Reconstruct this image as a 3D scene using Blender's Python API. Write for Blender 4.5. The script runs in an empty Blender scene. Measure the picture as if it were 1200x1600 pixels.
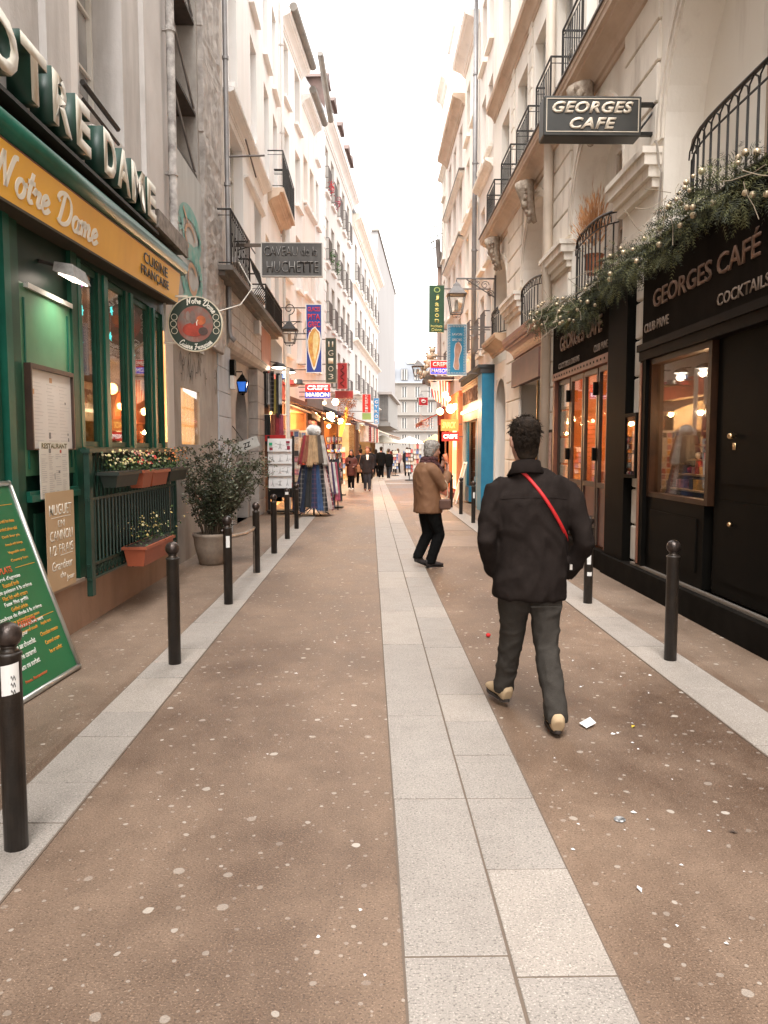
import bpy, bmesh, math, random
from mathutils import Vector, Matrix, noise
R = random.Random(11)
scene = bpy.context.scene
COL = scene.collection
pi = math.pi

# ---------------------------------------------------------------- camera
cam_d = bpy.data.cameras.new('camera')
cam = bpy.data.objects.new('camera', cam_d)
COL.objects.link(cam)
cam.location = (0, 0, 1.6)
cam.rotation_euler = (math.radians(90) - math.atan(97 / 1200), 0, -math.atan(22 / 1200))
cam_d.sensor_fit = 'VERTICAL'
cam_d.sensor_height = 36
cam_d.lens = 27.0
cam_d.clip_start = 0.05
cam_d.clip_end = 600
scene.camera = cam

# ---------------------------------------------------------------- overcast sky
world = bpy.data.worlds.new('World')
scene.world = world
world.use_nodes = True
nt = world.node_tree
nt.nodes.clear()
SUN_EL, SUN_AZ = math.radians(62), math.radians(190)
wo = nt.nodes.new('ShaderNodeOutputWorld')
bg1 = nt.nodes.new('ShaderNodeBackground')
bg2 = nt.nodes.new('ShaderNodeBackground')
ad = nt.nodes.new('ShaderNodeAddShader')
sk = nt.nodes.new('ShaderNodeTexSky')
sk.sky_type = 'NISHITA'
sk.sun_disc = False
sk.sun_elevation = SUN_EL
sk.sun_rotation = SUN_AZ
sk.air_density = 1.0
sk.dust_density = 6.0
nt.links.new(sk.outputs[0], bg1.inputs[0])
bg1.inputs[1].default_value = 0.008
bg2.inputs[0].default_value = (1.0, 0.985, 0.965, 1)   # even cloud cover
bg2.inputs[1].default_value = 0.78
nt.links.new(bg1.outputs[0], ad.inputs[0])
nt.links.new(bg2.outputs[0], ad.inputs[1])
nt.links.new(ad.outputs[0], wo.inputs[0])
sun_d = bpy.data.lights.new('sun', 'SUN')
sun_d.energy = 1.5
sun_d.angle = math.radians(32)
sun_d.color = (1.0, 0.975, 0.95)
sun = bpy.data.objects.new('sun', sun_d)
COL.objects.link(sun)
# direction to the sun: azimuth measured from +Y clockwise, behind and above the street
sun.rotation_euler = (math.radians(90) - SUN_EL, 0, math.radians(180) - SUN_AZ + math.radians(0))
scene.view_settings.view_transform = 'Standard'
scene.view_settings.look = 'None'
scene.view_settings.exposure = 2.0
scene.view_settings.gamma = 1.0
scene.view_settings.use_curve_mapping = False
scene.render.engine = 'CYCLES'
scene.cycles.max_bounces = 8
scene.cycles.diffuse_bounces = 5
scene.cycles.glossy_bounces = 4
scene.cycles.transparent_max_bounces = 12
scene.cycles.transmission_bounces = 4
scene.cycles.caustics_reflective = False
scene.cycles.caustics_refractive = False
scene.cycles.sample_clamp_indirect = 6

# ---------------------------------------------------------------- materials
MATS = {}
def mat(name, c=(.5, .5, .5), c2=None, rough=.8, ns=3.0, st=(1, 1, 1), bump=0.0, ior=1.5, bs=40.0, metal=0.0,
        dirt=None, dirt_s=1.2, dirt_amt=.5, dirt_st=(1, 1, .25), fine=0.0, emit=None, estr=0.0, spec=.5, coat=0.0, sheen=0.0, bst=(1, 1, 1)):
    if name in MATS:
        return MATS[name]
    m = bpy.data.materials.new(name)
    m.use_nodes = True
    t = m.node_tree
    b = t.nodes['Principled BSDF']
    b.inputs['Roughness'].default_value = rough
    b.inputs['Metallic'].default_value = metal
    b.inputs['IOR'].default_value = ior
    b.inputs['Specular IOR Level'].default_value = spec
    b.inputs['Coat Weight'].default_value = coat
    if sheen:
        b.inputs['Sheen Weight'].default_value = sheen
    L = t.links.new
    geo = t.nodes.new('ShaderNodeNewGeometry')
    def noise_n(scale, stv, detail=5, rgh=.6):
        mp = t.nodes.new('ShaderNodeMapping')
        mp.inputs['Scale'].default_value = stv
        L(geo.outputs['Position'], mp.inputs[0])
        n = t.nodes.new('ShaderNodeTexNoise')
        n.inputs['Scale'].default_value = scale
        n.inputs['Detail'].default_value = detail
        n.inputs['Roughness'].default_value = rgh
        L(mp.outputs[0], n.inputs['Vector'])
        return n
    def ramp(src, a, bb):
        mr = t.nodes.new('ShaderNodeMapRange')
        mr.inputs['From Min'].default_value = a
        mr.inputs['From Max'].default_value = bb
        L(src, mr.inputs['Value'])
        return mr.outputs[0]
    def mix(fac, ca, cb):
        mx = t.nodes.new('ShaderNodeMix')
        mx.data_type = 'RGBA'
        L(fac, mx.inputs['Factor'])
        for s, v in ((mx.inputs['A'], ca), (mx.inputs['B'], cb)):
            if isinstance(v, tuple):
                s.default_value = (*v, 1)
            else:
                L(v, s)
        return mx.outputs['Result']
    col = None
    if c2 is not None:
        n = noise_n(ns, st)
        col = mix(ramp(n.outputs['Fac'], .32, .68), tuple(c), tuple(c2))
    if dirt is not None:
        n = noise_n(dirt_s, dirt_st, 7, .65)
        f = ramp(n.outputs['Fac'], .5, .78)
        mu = t.nodes.new('ShaderNodeMath'); mu.operation = 'MULTIPLY'
        L(f, mu.inputs[0]); mu.inputs[1].default_value = dirt_amt
        col = mix(mu.outputs[0], col if col is not None else tuple(c), tuple(dirt))
    if fine:
        n = noise_n(220, (1, 1, 1), 2)
        f = ramp(n.outputs['Fac'], .35, .7)
        mu = t.nodes.new('ShaderNodeMath'); mu.operation = 'MULTIPLY'
        L(f, mu.inputs[0]); mu.inputs[1].default_value = fine
        col = mix(mu.outputs[0], col if col is not None else tuple(c), tuple(x * .45 for x in c))
    if col is None:
        b.inputs['Base Color'].default_value = (*c, 1)
    else:
        L(col, b.inputs['Base Color'])
    if bump:
        n = noise_n(bs, bst, 4)
        bp = t.nodes.new('ShaderNodeBump')
        bp.inputs['Strength'].default_value = bump
        bp.inputs['Distance'].default_value = .01
        L(n.outputs['Fac'], bp.inputs['Height'])
        L(bp.outputs[0], b.inputs['Normal'])
    if emit:
        b.inputs['Emission Color'].default_value = (*emit, 1)
        b.inputs['Emission Strength'].default_value = estr
    MATS[name] = m
    return m

def glass_mat(name, tint=(1, 1, 1), refl=1.0, rough=.02):
    """thin pane: clear, mirroring more the flatter one looks along it (the same from both faces)"""
    m = bpy.data.materials.new(name); m.use_nodes = True
    t = m.node_tree; t.nodes.clear()
    o = t.nodes.new('ShaderNodeOutputMaterial')
    tr = t.nodes.new('ShaderNodeBsdfTransparent'); tr.inputs[0].default_value = (*tint, 1)
    gl = t.nodes.new('ShaderNodeBsdfGlossy'); gl.inputs['Roughness'].default_value = rough
    geo = t.nodes.new('ShaderNodeNewGeometry')
    def mth(op, a, b=None, clamp=False):
        n = t.nodes.new('ShaderNodeMath'); n.operation = op; n.use_clamp = clamp
        for i, v in enumerate((a, b)):
            if v is None: continue
            if isinstance(v, (int, float)): n.inputs[i].default_value = v
            else: t.links.new(v, n.inputs[i])
        return n.outputs[0]
    dp = t.nodes.new('ShaderNodeVectorMath'); dp.operation = 'DOT_PRODUCT'
    t.links.new(geo.outputs['Incoming'], dp.inputs[0]); t.links.new(geo.outputs['Normal'], dp.inputs[1])
    c = mth('ABSOLUTE', dp.outputs['Value'])
    f = mth('ADD', mth('MULTIPLY', mth('POWER', mth('SUBTRACT', 1.0, c, True), 5.0), .95), .045)
    f = mth('MULTIPLY', f, refl, True)
    mx = t.nodes.new('ShaderNodeMixShader')
    t.links.new(f, mx.inputs[0])
    t.links.new(tr.outputs[0], mx.inputs[1]); t.links.new(gl.outputs[0], mx.inputs[2])
    t.links.new(mx.outputs[0], o.inputs[0])
    MATS[name] = m
    return m
GLASS = glass_mat('shop_glass', (.93, .95, .93), 1.0)
LGLASS = glass_mat('lantern_glass', (.9, .9, .88), .8, .05)

white_plaster = mat('white_plaster', (.85, .83, .81), (.80, .775, .755), ns=.35, dirt=(.52, .48, .45), dirt_s=1.6, dirt_amt=.4, dirt_st=(1, 1, .12), bump=.25, bs=30)
grey_plaster = mat('grey_plaster', (.66, .63, .61), (.52, .49, .47), ns=.8, dirt=(.20, .18, .16), dirt_s=1.4, dirt_amt=.8, dirt_st=(1, 1, .12), bump=.4, bs=25)
cream_plaster = mat('cream_plaster', (.87, .82, .745), (.83, .77, .69), ns=.5, dirt=(.40, .31, .24), dirt_s=2.0, dirt_amt=.5, dirt_st=(1, 1, .13), bump=.25, bs=30)
lime_stone = mat('limestone', (.84, .775, .69), (.77, .70, .61), ns=1.2, dirt=(.26, .19, .14), dirt_s=2.6, dirt_amt=.7, dirt_st=(1, 1, .3), bump=.35, bs=45)
pink_plaster = mat('warm_plaster', (.84, .775, .72), (.78, .70, .64), ns=.4, dirt=(.42, .34, .29), dirt_s=1.8, dirt_amt=.5, dirt_st=(1, 1, .13), bump=.2, bs=30)
far_plaster = mat('far_plaster', (.62, .59, .56), (.56, .53, .50), ns=.4, dirt=(.34, .3, .26), dirt_amt=.4)
stone_grey = mat('grey_stone', (.52, .475, .445), (.38, .345, .32), ns=2.5, dirt=(.09, .08, .07), dirt_s=3, dirt_amt=.7, bump=.8, bs=14)
stone_blue = mat('pale_grey_stone', (.54, .58, .63), (.42, .45, .50), ns=2.0, dirt=(.16, .15, .14), dirt_s=2.5, dirt_amt=.6, bump=.5, bs=25)
rough_stone = mat('rough_stone', (.50, .455, .42), (.28, .25, .23), ns=4, dirt=(.12, .105, .09), dirt_s=5, dirt_amt=.6, dirt_st=(1, 1, .7), bump=1.0, bs=9)
zinc = mat('zinc_roof', (.34, .35, .37), (.26, .27, .29), ns=.8, st=(1, 1, .2), rough=.5, metal=.3)
gutter_m = mat('gutter_zinc', (.22, .19, .16), (.13, .115, .10), ns=2, rough=.6)
soffit_tan = mat('cornice_stone', (.64, .50, .39), (.52, .39, .29), ns=1.5, st=(1, 1, 3), dirt=(.2, .13, .09), dirt_amt=.5, bump=.3, bs=20)
roof_brown = mat('dormer_brown', (.16, .10, .085), (.10, .07, .06), ns=3)
iron = mat('black_iron', (.011, .010, .009), (.025, .020, .017), ns=14, rough=.5, metal=.2, spec=.4, bump=.15, bs=60)
iron_far = mat('grey_iron', (.15, .13, .12), rough=.6)
win_white = mat('window_paint', (.72, .68, .63), (.6, .56, .5), ns=4, rough=.6)
win_tan = mat('window_wood', (.50, .40, .31), (.4, .31, .24), ns=4, rough=.6)
pane_m = mat('window_pane', (.20, .20, .20), (.45, .43, .41), ns=.9, rough=.08, spec=.8)
pane_dark = mat('dark_window_pane', (.05, .05, .05), (.13, .125, .12), ns=.8, rough=.06, spec=.8)
pipe_m = mat('pipe_paint', (.66, .62, .58), (.50, .46, .43), ns=3, st=(1, 1, .4), rough=.5)
pipe_grey = mat('pipe_zinc', (.33, .32, .32), (.23, .22, .22), ns=3, rough=.45, metal=.4)

# ---------------------------------------------------------------- mesh helpers
class MB:
    def __init__(s): s.v = []; s.f = []
    def add(s, vs, fs):
        n = len(s.v); s.v += [tuple(v) for v in vs]; s.f += [tuple(i + n for i in f) for f in fs]; return s
    def hexa(s, c):
        return s.add(c, [(0, 3, 2, 1), (4, 5, 6, 7), (0, 1, 5, 4), (1, 2, 6, 5), (2, 3, 7, 6), (3, 0, 4, 7)])
    def box(s, x0, x1, y0, y1, z0, z1):
        return s.hexa([(x0, y0, z0), (x1, y0, z0), (x1, y1, z0), (x0, y1, z0), (x0, y0, z1), (x1, y0, z1), (x1, y1, z1), (x0, y1, z1)])
    def cbox(s, x0, x1, y0, y1, z0, z1, c=.01):
        # box with chamfered edges (three nested slabs), 24 vertices
        vs = []
        for z, i in ((z0, c), (z0 + c, 0), (z1 - c, 0), (z1, c)):
            vs += [(x0 + i, y0 + c, z), (x0 + c, y0 + i, z), (x1 - c, y0 + i, z), (x1 - i, y0 + c, z), (x1 - i, y1 - c, z), (x1 - c, y1 - i, z), (x0 + c, y1 - i, z), (x0 + i, y1 - c, z)]
        fs = [tuple(range(7, -1, -1)), tuple(range(24, 32))]
        for k in range(3):
            for j in range(8):
                a = k * 8 + j; b = k * 8 + (j + 1) % 8
                fs.append((a, b, b + 8, a + 8))
        return s.add(vs, fs)
    def tube(s, pts, r, seg=6, flat=1.0):
        pts = [Vector(p) for p in pts]; n = len(pts)
        rs = r if isinstance(r, (list, tuple)) else [r] * n
        vs = []; up = None
        for i, p in enumerate(pts):
            d = (pts[min(i + 1, n - 1)] - pts[max(i - 1, 0)])
            d = d.normalized() if d.length > 1e-9 else Vector((0, 0, 1))
            if up is None:
                up = Vector((0, 0, 1)) if abs(d.z) < .9 else Vector((1, 0, 0))
            a = d.cross(up)
            if a.length < 1e-6: a = d.cross(Vector((0, 1, 0)))
            a.normalize(); b = a.cross(d).normalized(); up = b
            for k in range(seg):
                t = 2 * pi * k / seg
                vs.append(p + a * math.cos(t) * rs[i] + b * math.sin(t) * rs[i] * flat)
        fs = []
        for i in range(n - 1):
            for k in range(seg):
                a = i * seg + k; b = i * seg + (k + 1) % seg
                fs.append((a, b, b + seg, a + seg))
        fs.append(tuple(range(seg - 1, -1, -1))); fs.append(tuple((n - 1) * seg + k for k in range(seg)))
        return s.add(vs, fs)
    def lathe(s, prof, seg=16, c=(0, 0, 0), sx=1, sy=1):
        vs = []
        for r, z in prof:
            for k in range(seg):
                t = 2 * pi * k / seg
                vs.append((c[0] + r * math.cos(t) * sx, c[1] + r * math.sin(t) * sy, c[2] + z))
        fs = []
        for i in range(len(prof) - 1):
            for k in range(seg):
                a = i * seg + k; b = i * seg + (k + 1) % seg
                fs.append((a, b, b + seg, a + seg))
        fs.append(tuple(range(seg - 1, -1, -1))); fs.append(tuple((len(prof) - 1) * seg + k for k in range(seg)))
        return s.add(vs, fs)
    def ball(s, c, r, seg=12, rings=8, sz=(1, 1, 1)):
        pr = [(max(1e-4, math.sin(pi * i / rings)) * r, -math.cos(pi * i / rings) * r) for i in range(rings + 1)]
        n0 = len(s.v); s.lathe(pr, seg)
        s.v[n0:] = [(c[0] + v[0] * sz[0], c[1] + v[1] * sz[1], c[2] + v[2] * sz[2]) for v in s.v[n0:]]
        return s
    def prism(s, poly, fn, t0, t1):
        n = len(poly)
        vs = [fn(a, b, t0) for a, b in poly] + [fn(a, b, t1) for a, b in poly]
        fs = [tuple(range(n - 1, -1, -1)), tuple(range(n, 2 * n))] + [(i, (i + 1) % n, (i + 1) % n + n, i + n) for i in range(n)]
        return s.add(vs, fs)
    def quad(s, a, b, c, d): return s.add([a, b, c, d], [(0, 1, 2, 3)])
    def xf(s, M):
        s.v = [tuple(M @ Vector(v)) for v in s.v]; return s
    def mesh(s, name, m, smooth=False):
        me = bpy.data.meshes.new(name)
        me.from_pydata(s.v, [], s.f)
        me.materials.append(m)
        if smooth:
            me.polygons.foreach_set('use_smooth', [True] * len(me.polygons))
        me.update()
        return me

def link(name, me, parent=None, M=None):
    o = bpy.data.objects.new(name, me)
    COL.objects.link(o)
    if M is not None: o.matrix_basis = M
    if parent is not None:
        o.parent = parent
        o.matrix_parent_inverse = parent.get('_w') and Matrix.Identity(4) or Matrix.Identity(4)
        o.matrix_parent_inverse = WM(parent).inverted()
    return o
WORLD = {}
def WM(o):
    """world matrix of an object from its own transforms (no depsgraph needed)"""
    m = Matrix.LocRotScale(o.location, o.rotation_euler, o.scale)
    if o.parent is not None:
        return WM(o.parent) @ o.matrix_parent_inverse @ m
    return m
def part(name, mb, m, parent, smooth=False, label=None, M=None, kind=None):
    """one mesh part, vertices given in world coordinates (or placed by M)"""
    me = mb if isinstance(mb, bpy.types.Mesh) else mb.mesh(name, m, smooth)
    o = link(name, me, parent, M)
    if label: o['label'] = label
    if kind: o['kind'] = kind
    return o
def thing(name, label, cat, loc=(0, 0, 0), group=None):
    o = bpy.data.objects.new(name, None)
    o.empty_display_size = .1
    COL.objects.link(o)
    o.location = loc
    o['label'] = label; o['category'] = cat
    if group: o['group'] = group
    return o
def tag(o, label, cat, group=None):
    o['label'] = label; o['category'] = cat
    if group: o['group'] = group
    return o
def solo(name, mb, m, label, cat, group=None, smooth=False, M=None):
    return tag(part(name, mb, m, None, smooth, M=M), label, cat, group)
def struct(name, mb, m, parent=None, smooth=False, kind='structure'):
    o = part(name, mb, m, parent, smooth)
    if parent is None: o['kind'] = kind
    return o
def copy_tree(root, M, label=None):
    """copy a thing with its parts and sub-parts; M is the new placement relative to the old one"""
    def cp(o, par):
        c = o.copy(); COL.objects.link(c)
        if par is not None:
            c.parent = par
            c.matrix_parent_inverse = o.matrix_parent_inverse.copy()
        for ch in o.children: cp(ch, c)
        return c
    c = cp(root, None)
    c.matrix_basis = M @ Matrix.LocRotScale(root.location, root.rotation_euler, root.scale)
    if label: c['label'] = label
    return c
T = Matrix.Translation
def TM(right, up, loc):
    r = Vector(right).normalized(); u = Vector(up); u = (u - r * u.dot(r)).normalized(); n = r.cross(u)
    return Matrix(((r.x, u.x, n.x, loc[0]), (r.y, u.y, n.y, loc[1]), (r.z, u.z, n.z, loc[2]), (0, 0, 0, 1)))

_tc = {}
def text_mesh(s, w, h, m, ext=.004, bold=0.0, shear=0.0, space=1.0):
    """lettering as real extruded geometry, centred, fitted to w x h"""
    key = (s, round(w, 4), round(h, 4), m.name, ext, bold, shear, space)
    if key in _tc: return _tc[key]
    cu = bpy.data.curves.new('lettering', 'FONT')
    cu.body = s; cu.size = 1; cu.offset = bold; cu.shear = shear; cu.space_character = space
    cu.resolution_u = 3; cu.extrude = 0.0; cu.align_x = 'CENTER'; cu.space_line = .95
    ob = bpy.data.objects.new('lettering', cu)
    me = bpy.data.meshes.new_from_object(ob)
    bpy.data.objects.remove(ob); bpy.data.curves.remove(cu)
    xs = [v.co.x for v in me.vertices]; ys = [v.co.y for v in me.vertices]
    if not xs: return me
    x0, x1, y0, y1 = min(xs), max(xs), min(ys), max(ys)
    if w is None: w = h * (x1 - x0) / (y1 - y0)
    for v in me.vertices:
        v.co.x = (v.co.x - (x0 + x1) / 2) * w / (x1 - x0)
        v.co.y = (v.co.y - (y0 + y1) / 2) * h / (y1 - y0)
    if ext:
        bm = bmesh.new(); bm.from_mesh(me)
        bmesh.ops.remove_doubles(bm, verts=bm.verts, dist=1e-5)
        g = bmesh.ops.extrude_face_region(bm, geom=bm.faces[:])
        for e in g['geom']:
            if isinstance(e, bmesh.types.BMVert): e.co.z += ext
        bmesh.ops.recalc_face_normals(bm, faces=bm.faces)
        bm.to_mesh(me); bm.free()
    me.materials.clear(); me.materials.append(m)
    _tc[key] = me
    return me
def text(name, s, M, w, h, m, parent, ext=.004, bold=0.0, shear=0.0, space=1.0):
    return link(name, text_mesh(s, w, h, m, ext, bold, shear, space), parent, M)

# calligraphic pen lettering: glyph strokes in a unit box (x-height .5)
def arc(cx, cy, rx, ry, a0, a1, n=10):
    return [(cx + rx * math.cos(math.radians(a0 + (a1 - a0) * i / n)), cy + ry * math.sin(math.radians(a0 + (a1 - a0) * i / n))) for i in range(n + 1)]
PEN = {
 'N': (.82, [[(.0, .06), (.06, .0), (.13, .06), (.2, .5), (.28, .98)], [(.28, .98), (.36, .6), (.5, .05)], [(.5, .05), (.56, .5), (.66, .95), (.78, 1.0)]]),
 'D': (.82, [[(.3, .95), (.26, .5), (.2, .06)], [(.1, .1), (.2, .02), (.4, .0), (.62, .15), (.7, .5), (.6, .85), (.35, 1.0), (.1, .93), (.02, .75), (.12, .66)]]),
 'C': (.62, [[(.56, .78), (.54, .95), (.4, 1.0), (.2, .85), (.08, .45), (.15, .1), (.33, .0), (.52, .1), (.62, .22)]]),
 'F': (.62, [[(.08, .85), (.15, .97), (.35, .94), (.66, 1.0)], [(.4, .94), (.36, .5), (.28, .08), (.14, .0), (.05, .1)], [(.16, .5), (.52, .53)]]),
 'o': (.4, [arc(.2, .25, .15, .25, 80, 440, 14), [(.22, .5), (.3, .42), (.42, .44)]]),
 't': (.3, [[(.18, .9), (.13, .3), (.16, .03), (.3, .08)], [(.0, .6), (.3, .62)]]),
 'r': (.34, [[(.0, .3), (.08, .5), (.1, .4), (.24, .46), (.22, .3), (.22, .05), (.34, .1)]]),
 'e': (.36, [[(.04, .2), (.2, .26), (.3, .4), (.2, .52), (.08, .4), (.06, .15), (.16, .0), (.28, .04), (.38, .16)]]),
 'a': (.44, [arc(.18, .25, .14, .24, 60, 400, 14), [(.33, .5), (.31, .2), (.34, .02), (.44, .1)]]),
 'm': (.64, [[(.0, .35), (.08, .5), (.08, .0)], [(.08, .3), (.2, .5), (.27, .42), (.27, .0)], [(.27, .3), (.4, .5), (.48, .42), (.47, .1), (.52, .01), (.64, .1)]]),
 'n': (.46, [[(.0, .35), (.08, .5), (.08, .0)], [(.08, .3), (.22, .5), (.3, .42), (.29, .1), (.34, .01), (.46, .1)]]),
 'u': (.46, [[(.03, .5), (.04, .15), (.12, .0), (.24, .12), (.3, .5)], [(.3, .5), (.29, .12), (.34, .01), (.46, .1)]]),
 'i': (.2, [[(.06, .5), (.05, .1), (.1, .0), (.2, .08)], [(.08, .7), (.1, .74)]]),
 's': (.32, [[(.0, .05), (.16, .5), (.25, .3), (.24, .08), (.12, .0), (.03, .06)]]),
 'c': (.34, [[(.28, .4), (.2, .5), (.08, .38), (.05, .15), (.15, .0), (.34, .12)]]),
 ' ': (.3, []),
}
PEN['ç'] = (.34, PEN['c'][1] + [[(.18, .0), (.2, -.1), (.12, -.16)]])
def pen_width(s): return sum(PEN[ch][0] for ch in s)
def pen_text(mb, s, place, w=.11, ang=40, ext=.006, slant=.12):
    """place(x, y, z) -> world; x, y in glyph units"""
    x = 0
    ca, sa = math.cos(math.radians(ang)), math.sin(math.radians(ang))
    for ch in s:
        adv, strokes = PEN[ch]
        for st in strokes:
            pts = []
            n = len(st)
            for i in range(n - 1):                       # Catmull-Rom smoothing
                p0, p1, p2, p3 = st[max(i - 1, 0)], st[i], st[i + 1], st[min(i + 2, n - 1)]
                for k in range(4):
                    t = k / 4
                    pts.append(tuple(.5 * ((2 * p1[j]) + (-p0[j] + p2[j]) * t + (2 * p0[j] - 5 * p1[j] + 4 * p2[j] - p3[j]) * t * t + (-p0[j] + 3 * p1[j] - 3 * p2[j] + p3[j]) * t ** 3) for j in (0, 1)))
            pts.append(st[-1])
            vs = []
            for i, (a, b) in enumerate(pts):
                q0, q1 = pts[max(i - 1, 0)], pts[min(i + 1, len(pts) - 1)]
                dx, dy = q1[0] - q0[0], q1[1] - q0[1]
                l = math.hypot(dx, dy) or 1
                nx, ny = -dy / l, dx / l
                hw = w * .5 * (.42 + .58 * abs(nx * ca - ny * sa * -1 * -1))
                X = x + a + b * slant
                vs.append((X + nx * hw, b + ny * hw)); vs.append((X - nx * hw, b - ny * hw))
            m = len(pts)
            V = [place(p[0], p[1], 0) for p in vs] + [place(p[0], p[1], ext) for p in vs]
            F = []
            k2 = 2 * m
            for i in range(m - 1):
                a, b, c, d = 2 * i, 2 * i + 1, 2 * i + 3, 2 * i + 2
                F += [(a + k2, b + k2, c + k2, d + k2), (a, d, d + k2, a + k2), (b, b + k2, c + k2, c)]
            mb.add(V, F)
        x += adv
    return mb

# ---------------------------------------------------------------- walls of the street
class Wall:
    """side -1: left of the street (faces +X); +1: right (faces -X). u is the distance up the street, v outward, z up"""
    def __init__(s, side, x0, y0=0, k=0):
        s.side = side; s.x0 = x0; s.y0 = y0; a = math.atan(k); s.ca = math.cos(a)
        s.d = Vector((math.sin(a), math.cos(a), 0))
        s.n = Vector((math.cos(a), -math.sin(a), 0)) * (1 if side < 0 else -1)
    def pt(s, u, v, z):
        t = (u - s.y0) / s.ca
        return Vector((s.x0, s.y0, z)) + s.d * t + s.n * v
    def M(s, u, v, z):
        p = s.pt(u, v, z); r = s.d if s.side < 0 else -s.d; q = -s.n
        return Matrix(((r.x, q.x, 0, p.x), (r.y, q.y, 0, p.y), (0, 0, 1, p.z), (0, 0, 0, 1)))
    def TM(s, u, v, z, tilt=0.0):
        r = s.d if s.side < 0 else -s.d
        up = Vector((0, 0, 1)) + r * (tilt if s.side < 0 else -tilt) * 0
        if tilt:
            r = (r + Vector((0, 0, tilt if s.side < 0 else -tilt))).normalized()
        return TM(r, (0, 0, 1), s.pt(u, v, z))
    def box(s, mb, u0, u1, v0, v1, z0, z1, zs=0.0):
        """zs: rise of z per metre of u"""
        P = s.pt
        a = (u1 - u0) * zs
        return mb.hexa([P(u0, v0, z0), P(u1, v0, z0 + a), P(u1, v1, z0 + a), P(u0, v1, z0), P(u0, v0, z1), P(u1, v0, z1 + a), P(u1, v1, z1 + a), P(u0, v1, z1)])

def wall_grid(mb, W, u0, u1, z0, z1, holes, v=0.0, depth=.25):
    """wall sheet with rectangular openings and their reveals; holes: (ua, ub, za, zb)"""
    us = sorted({u0, u1, *[h[0] for h in holes], *[h[1] for h in holes]})
    zs = sorted({z0, z1, *[h[2] for h in holes], *[h[3] for h in holes]})
    us = [u for u in us if u0 <= u <= u1]; zs = [z for z in zs if z0 <= z <= z1]
    for i in range(len(us) - 1):
        for j in range(len(zs) - 1):
            a, b, c, d = us[i], us[i + 1], zs[j], zs[j + 1]
            if b - a < 1e-6 or d - c < 1e-6: continue
            mu, mz = (a + b) / 2, (c + d) / 2
            if any(h[0] < mu < h[1] and h[2] < mz < h[3] for h in holes): continue
            mb.quad(W.pt(a, v, c), W.pt(b, v, c), W.pt(b, v, d), W.pt(a, v, d))
    for h in holes:
        a, b, c, d = h[:4]
        q = v - (h[4] if len(h) > 4 else depth)
        mb.quad(W.pt(a, v, c), W.pt(a, q, c), W.pt(a, q, d), W.pt(a, v, d))
        mb.quad(W.pt(b, v, c), W.pt(b, v, d), W.pt(b, q, d), W.pt(b, q, c))
        mb.quad(W.pt(a, v, d), W.pt(a, q, d), W.pt(b, q, d), W.pt(b, v, d))
        mb.quad(W.pt(a, v, c), W.pt(b, v, c), W.pt(b, q, c), W.pt(a, q, c))
def shell(mb, W, u0, u1, z0, z1, back=6.0):
    """end walls, back and roof so that no light leaks into the building"""
    P = W.pt
    mb.quad(P(u0, 0, z0), P(u0, 0, z1), P(u0, -back, z1), P(u0, -back, z0))
    mb.quad(P(u1, 0, z0), P(u1, -back, z0), P(u1, -back, z1), P(u1, 0, z1))
    mb.quad(P(u0, 0, z1), P(u1, 0, z1), P(u1, -back, z1), P(u0, -back, z1))
    mb.quad(P(u0, -back, z0), P(u0, -back, z1), P(u1, -back, z1), P(u1, -back, z0))

_wm = {}
def window_meshes(w, h, fm, pm, rows=4):
    k = (round(w, 2), round(h, 2), fm.name, pm.name, rows)
    if k in _wm: return _wm[k]
    f = MB(); t = .055
    f.box(-w / 2, -w / 2 + t, -.03, .03, 0, h); f.box(w / 2 - t, w / 2, -.03, .03, 0, h)
    f.box(-w / 2 + t, w / 2 - t, -.03, .03, 0, t); f.box(-w / 2 + t, w / 2 - t, -.03, .03, h - t, h)
    f.box(-.045, .045, -.04, .02, t, h - t)
    for i in range(1, rows):
        z = t + (h - 2 * t) * i / rows
        f.box(-w / 2 + t, -.045, -.022, .012, z - .014, z + .014); f.box(.045, w / 2 - t, -.022, .012, z - .014, z + .014)
    p = MB().box(-w / 2 + .01, w / 2 - .01, .014, .022, .01, h - .01)
    _wm[k] = (f.mesh('window', fm), p.mesh('pane', pm))
    return _wm[k]
def add_window(W, uc, z, w, h, depth, parent, fm=None, pm=None, rows=4, sub=True):
    a, b = window_meshes(w, h, fm or win_white, pm or pane_m, rows)
    M = W.M(uc, -depth + .04, z)
    o = link('window', a, parent, M)
    link('pane', b, o, M)
    return o
def cornice(mb, W, u0, u1, z, proj, h, steps=3):
    """classical moulding: fillet, cyma curve, drip and flat crown; top at z + h"""
    p = [(-.02, 0), (.10, 0), (.12, .14), (.22, .17), (.25, .26), (.33, .36), (.46, .45), (.62, .52), (.76, .56), (.79, .63), (.94, .65), (.96, .80), (1.0, .83), (1.0, 1.0), (-.02, 1.0)]
    mb.prism([(a * proj if a > 0 else a, z + b * h) for a, b in p], lambda v, zz, t: W.pt(t, v, zz), u0, u1)
_bal = {}
def baluster_mesh(h, r=.009, m=None):
    k = (round(h, 2), r, (m or iron).name)
    if k not in _bal:
        _bal[k] = MB().tube([(0, 0, 0), (0, 0, h * .5), (0, 0, h)], [r, r * 1.05, r], 5).mesh('baluster', m or iron)
    return _bal[k]
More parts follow.
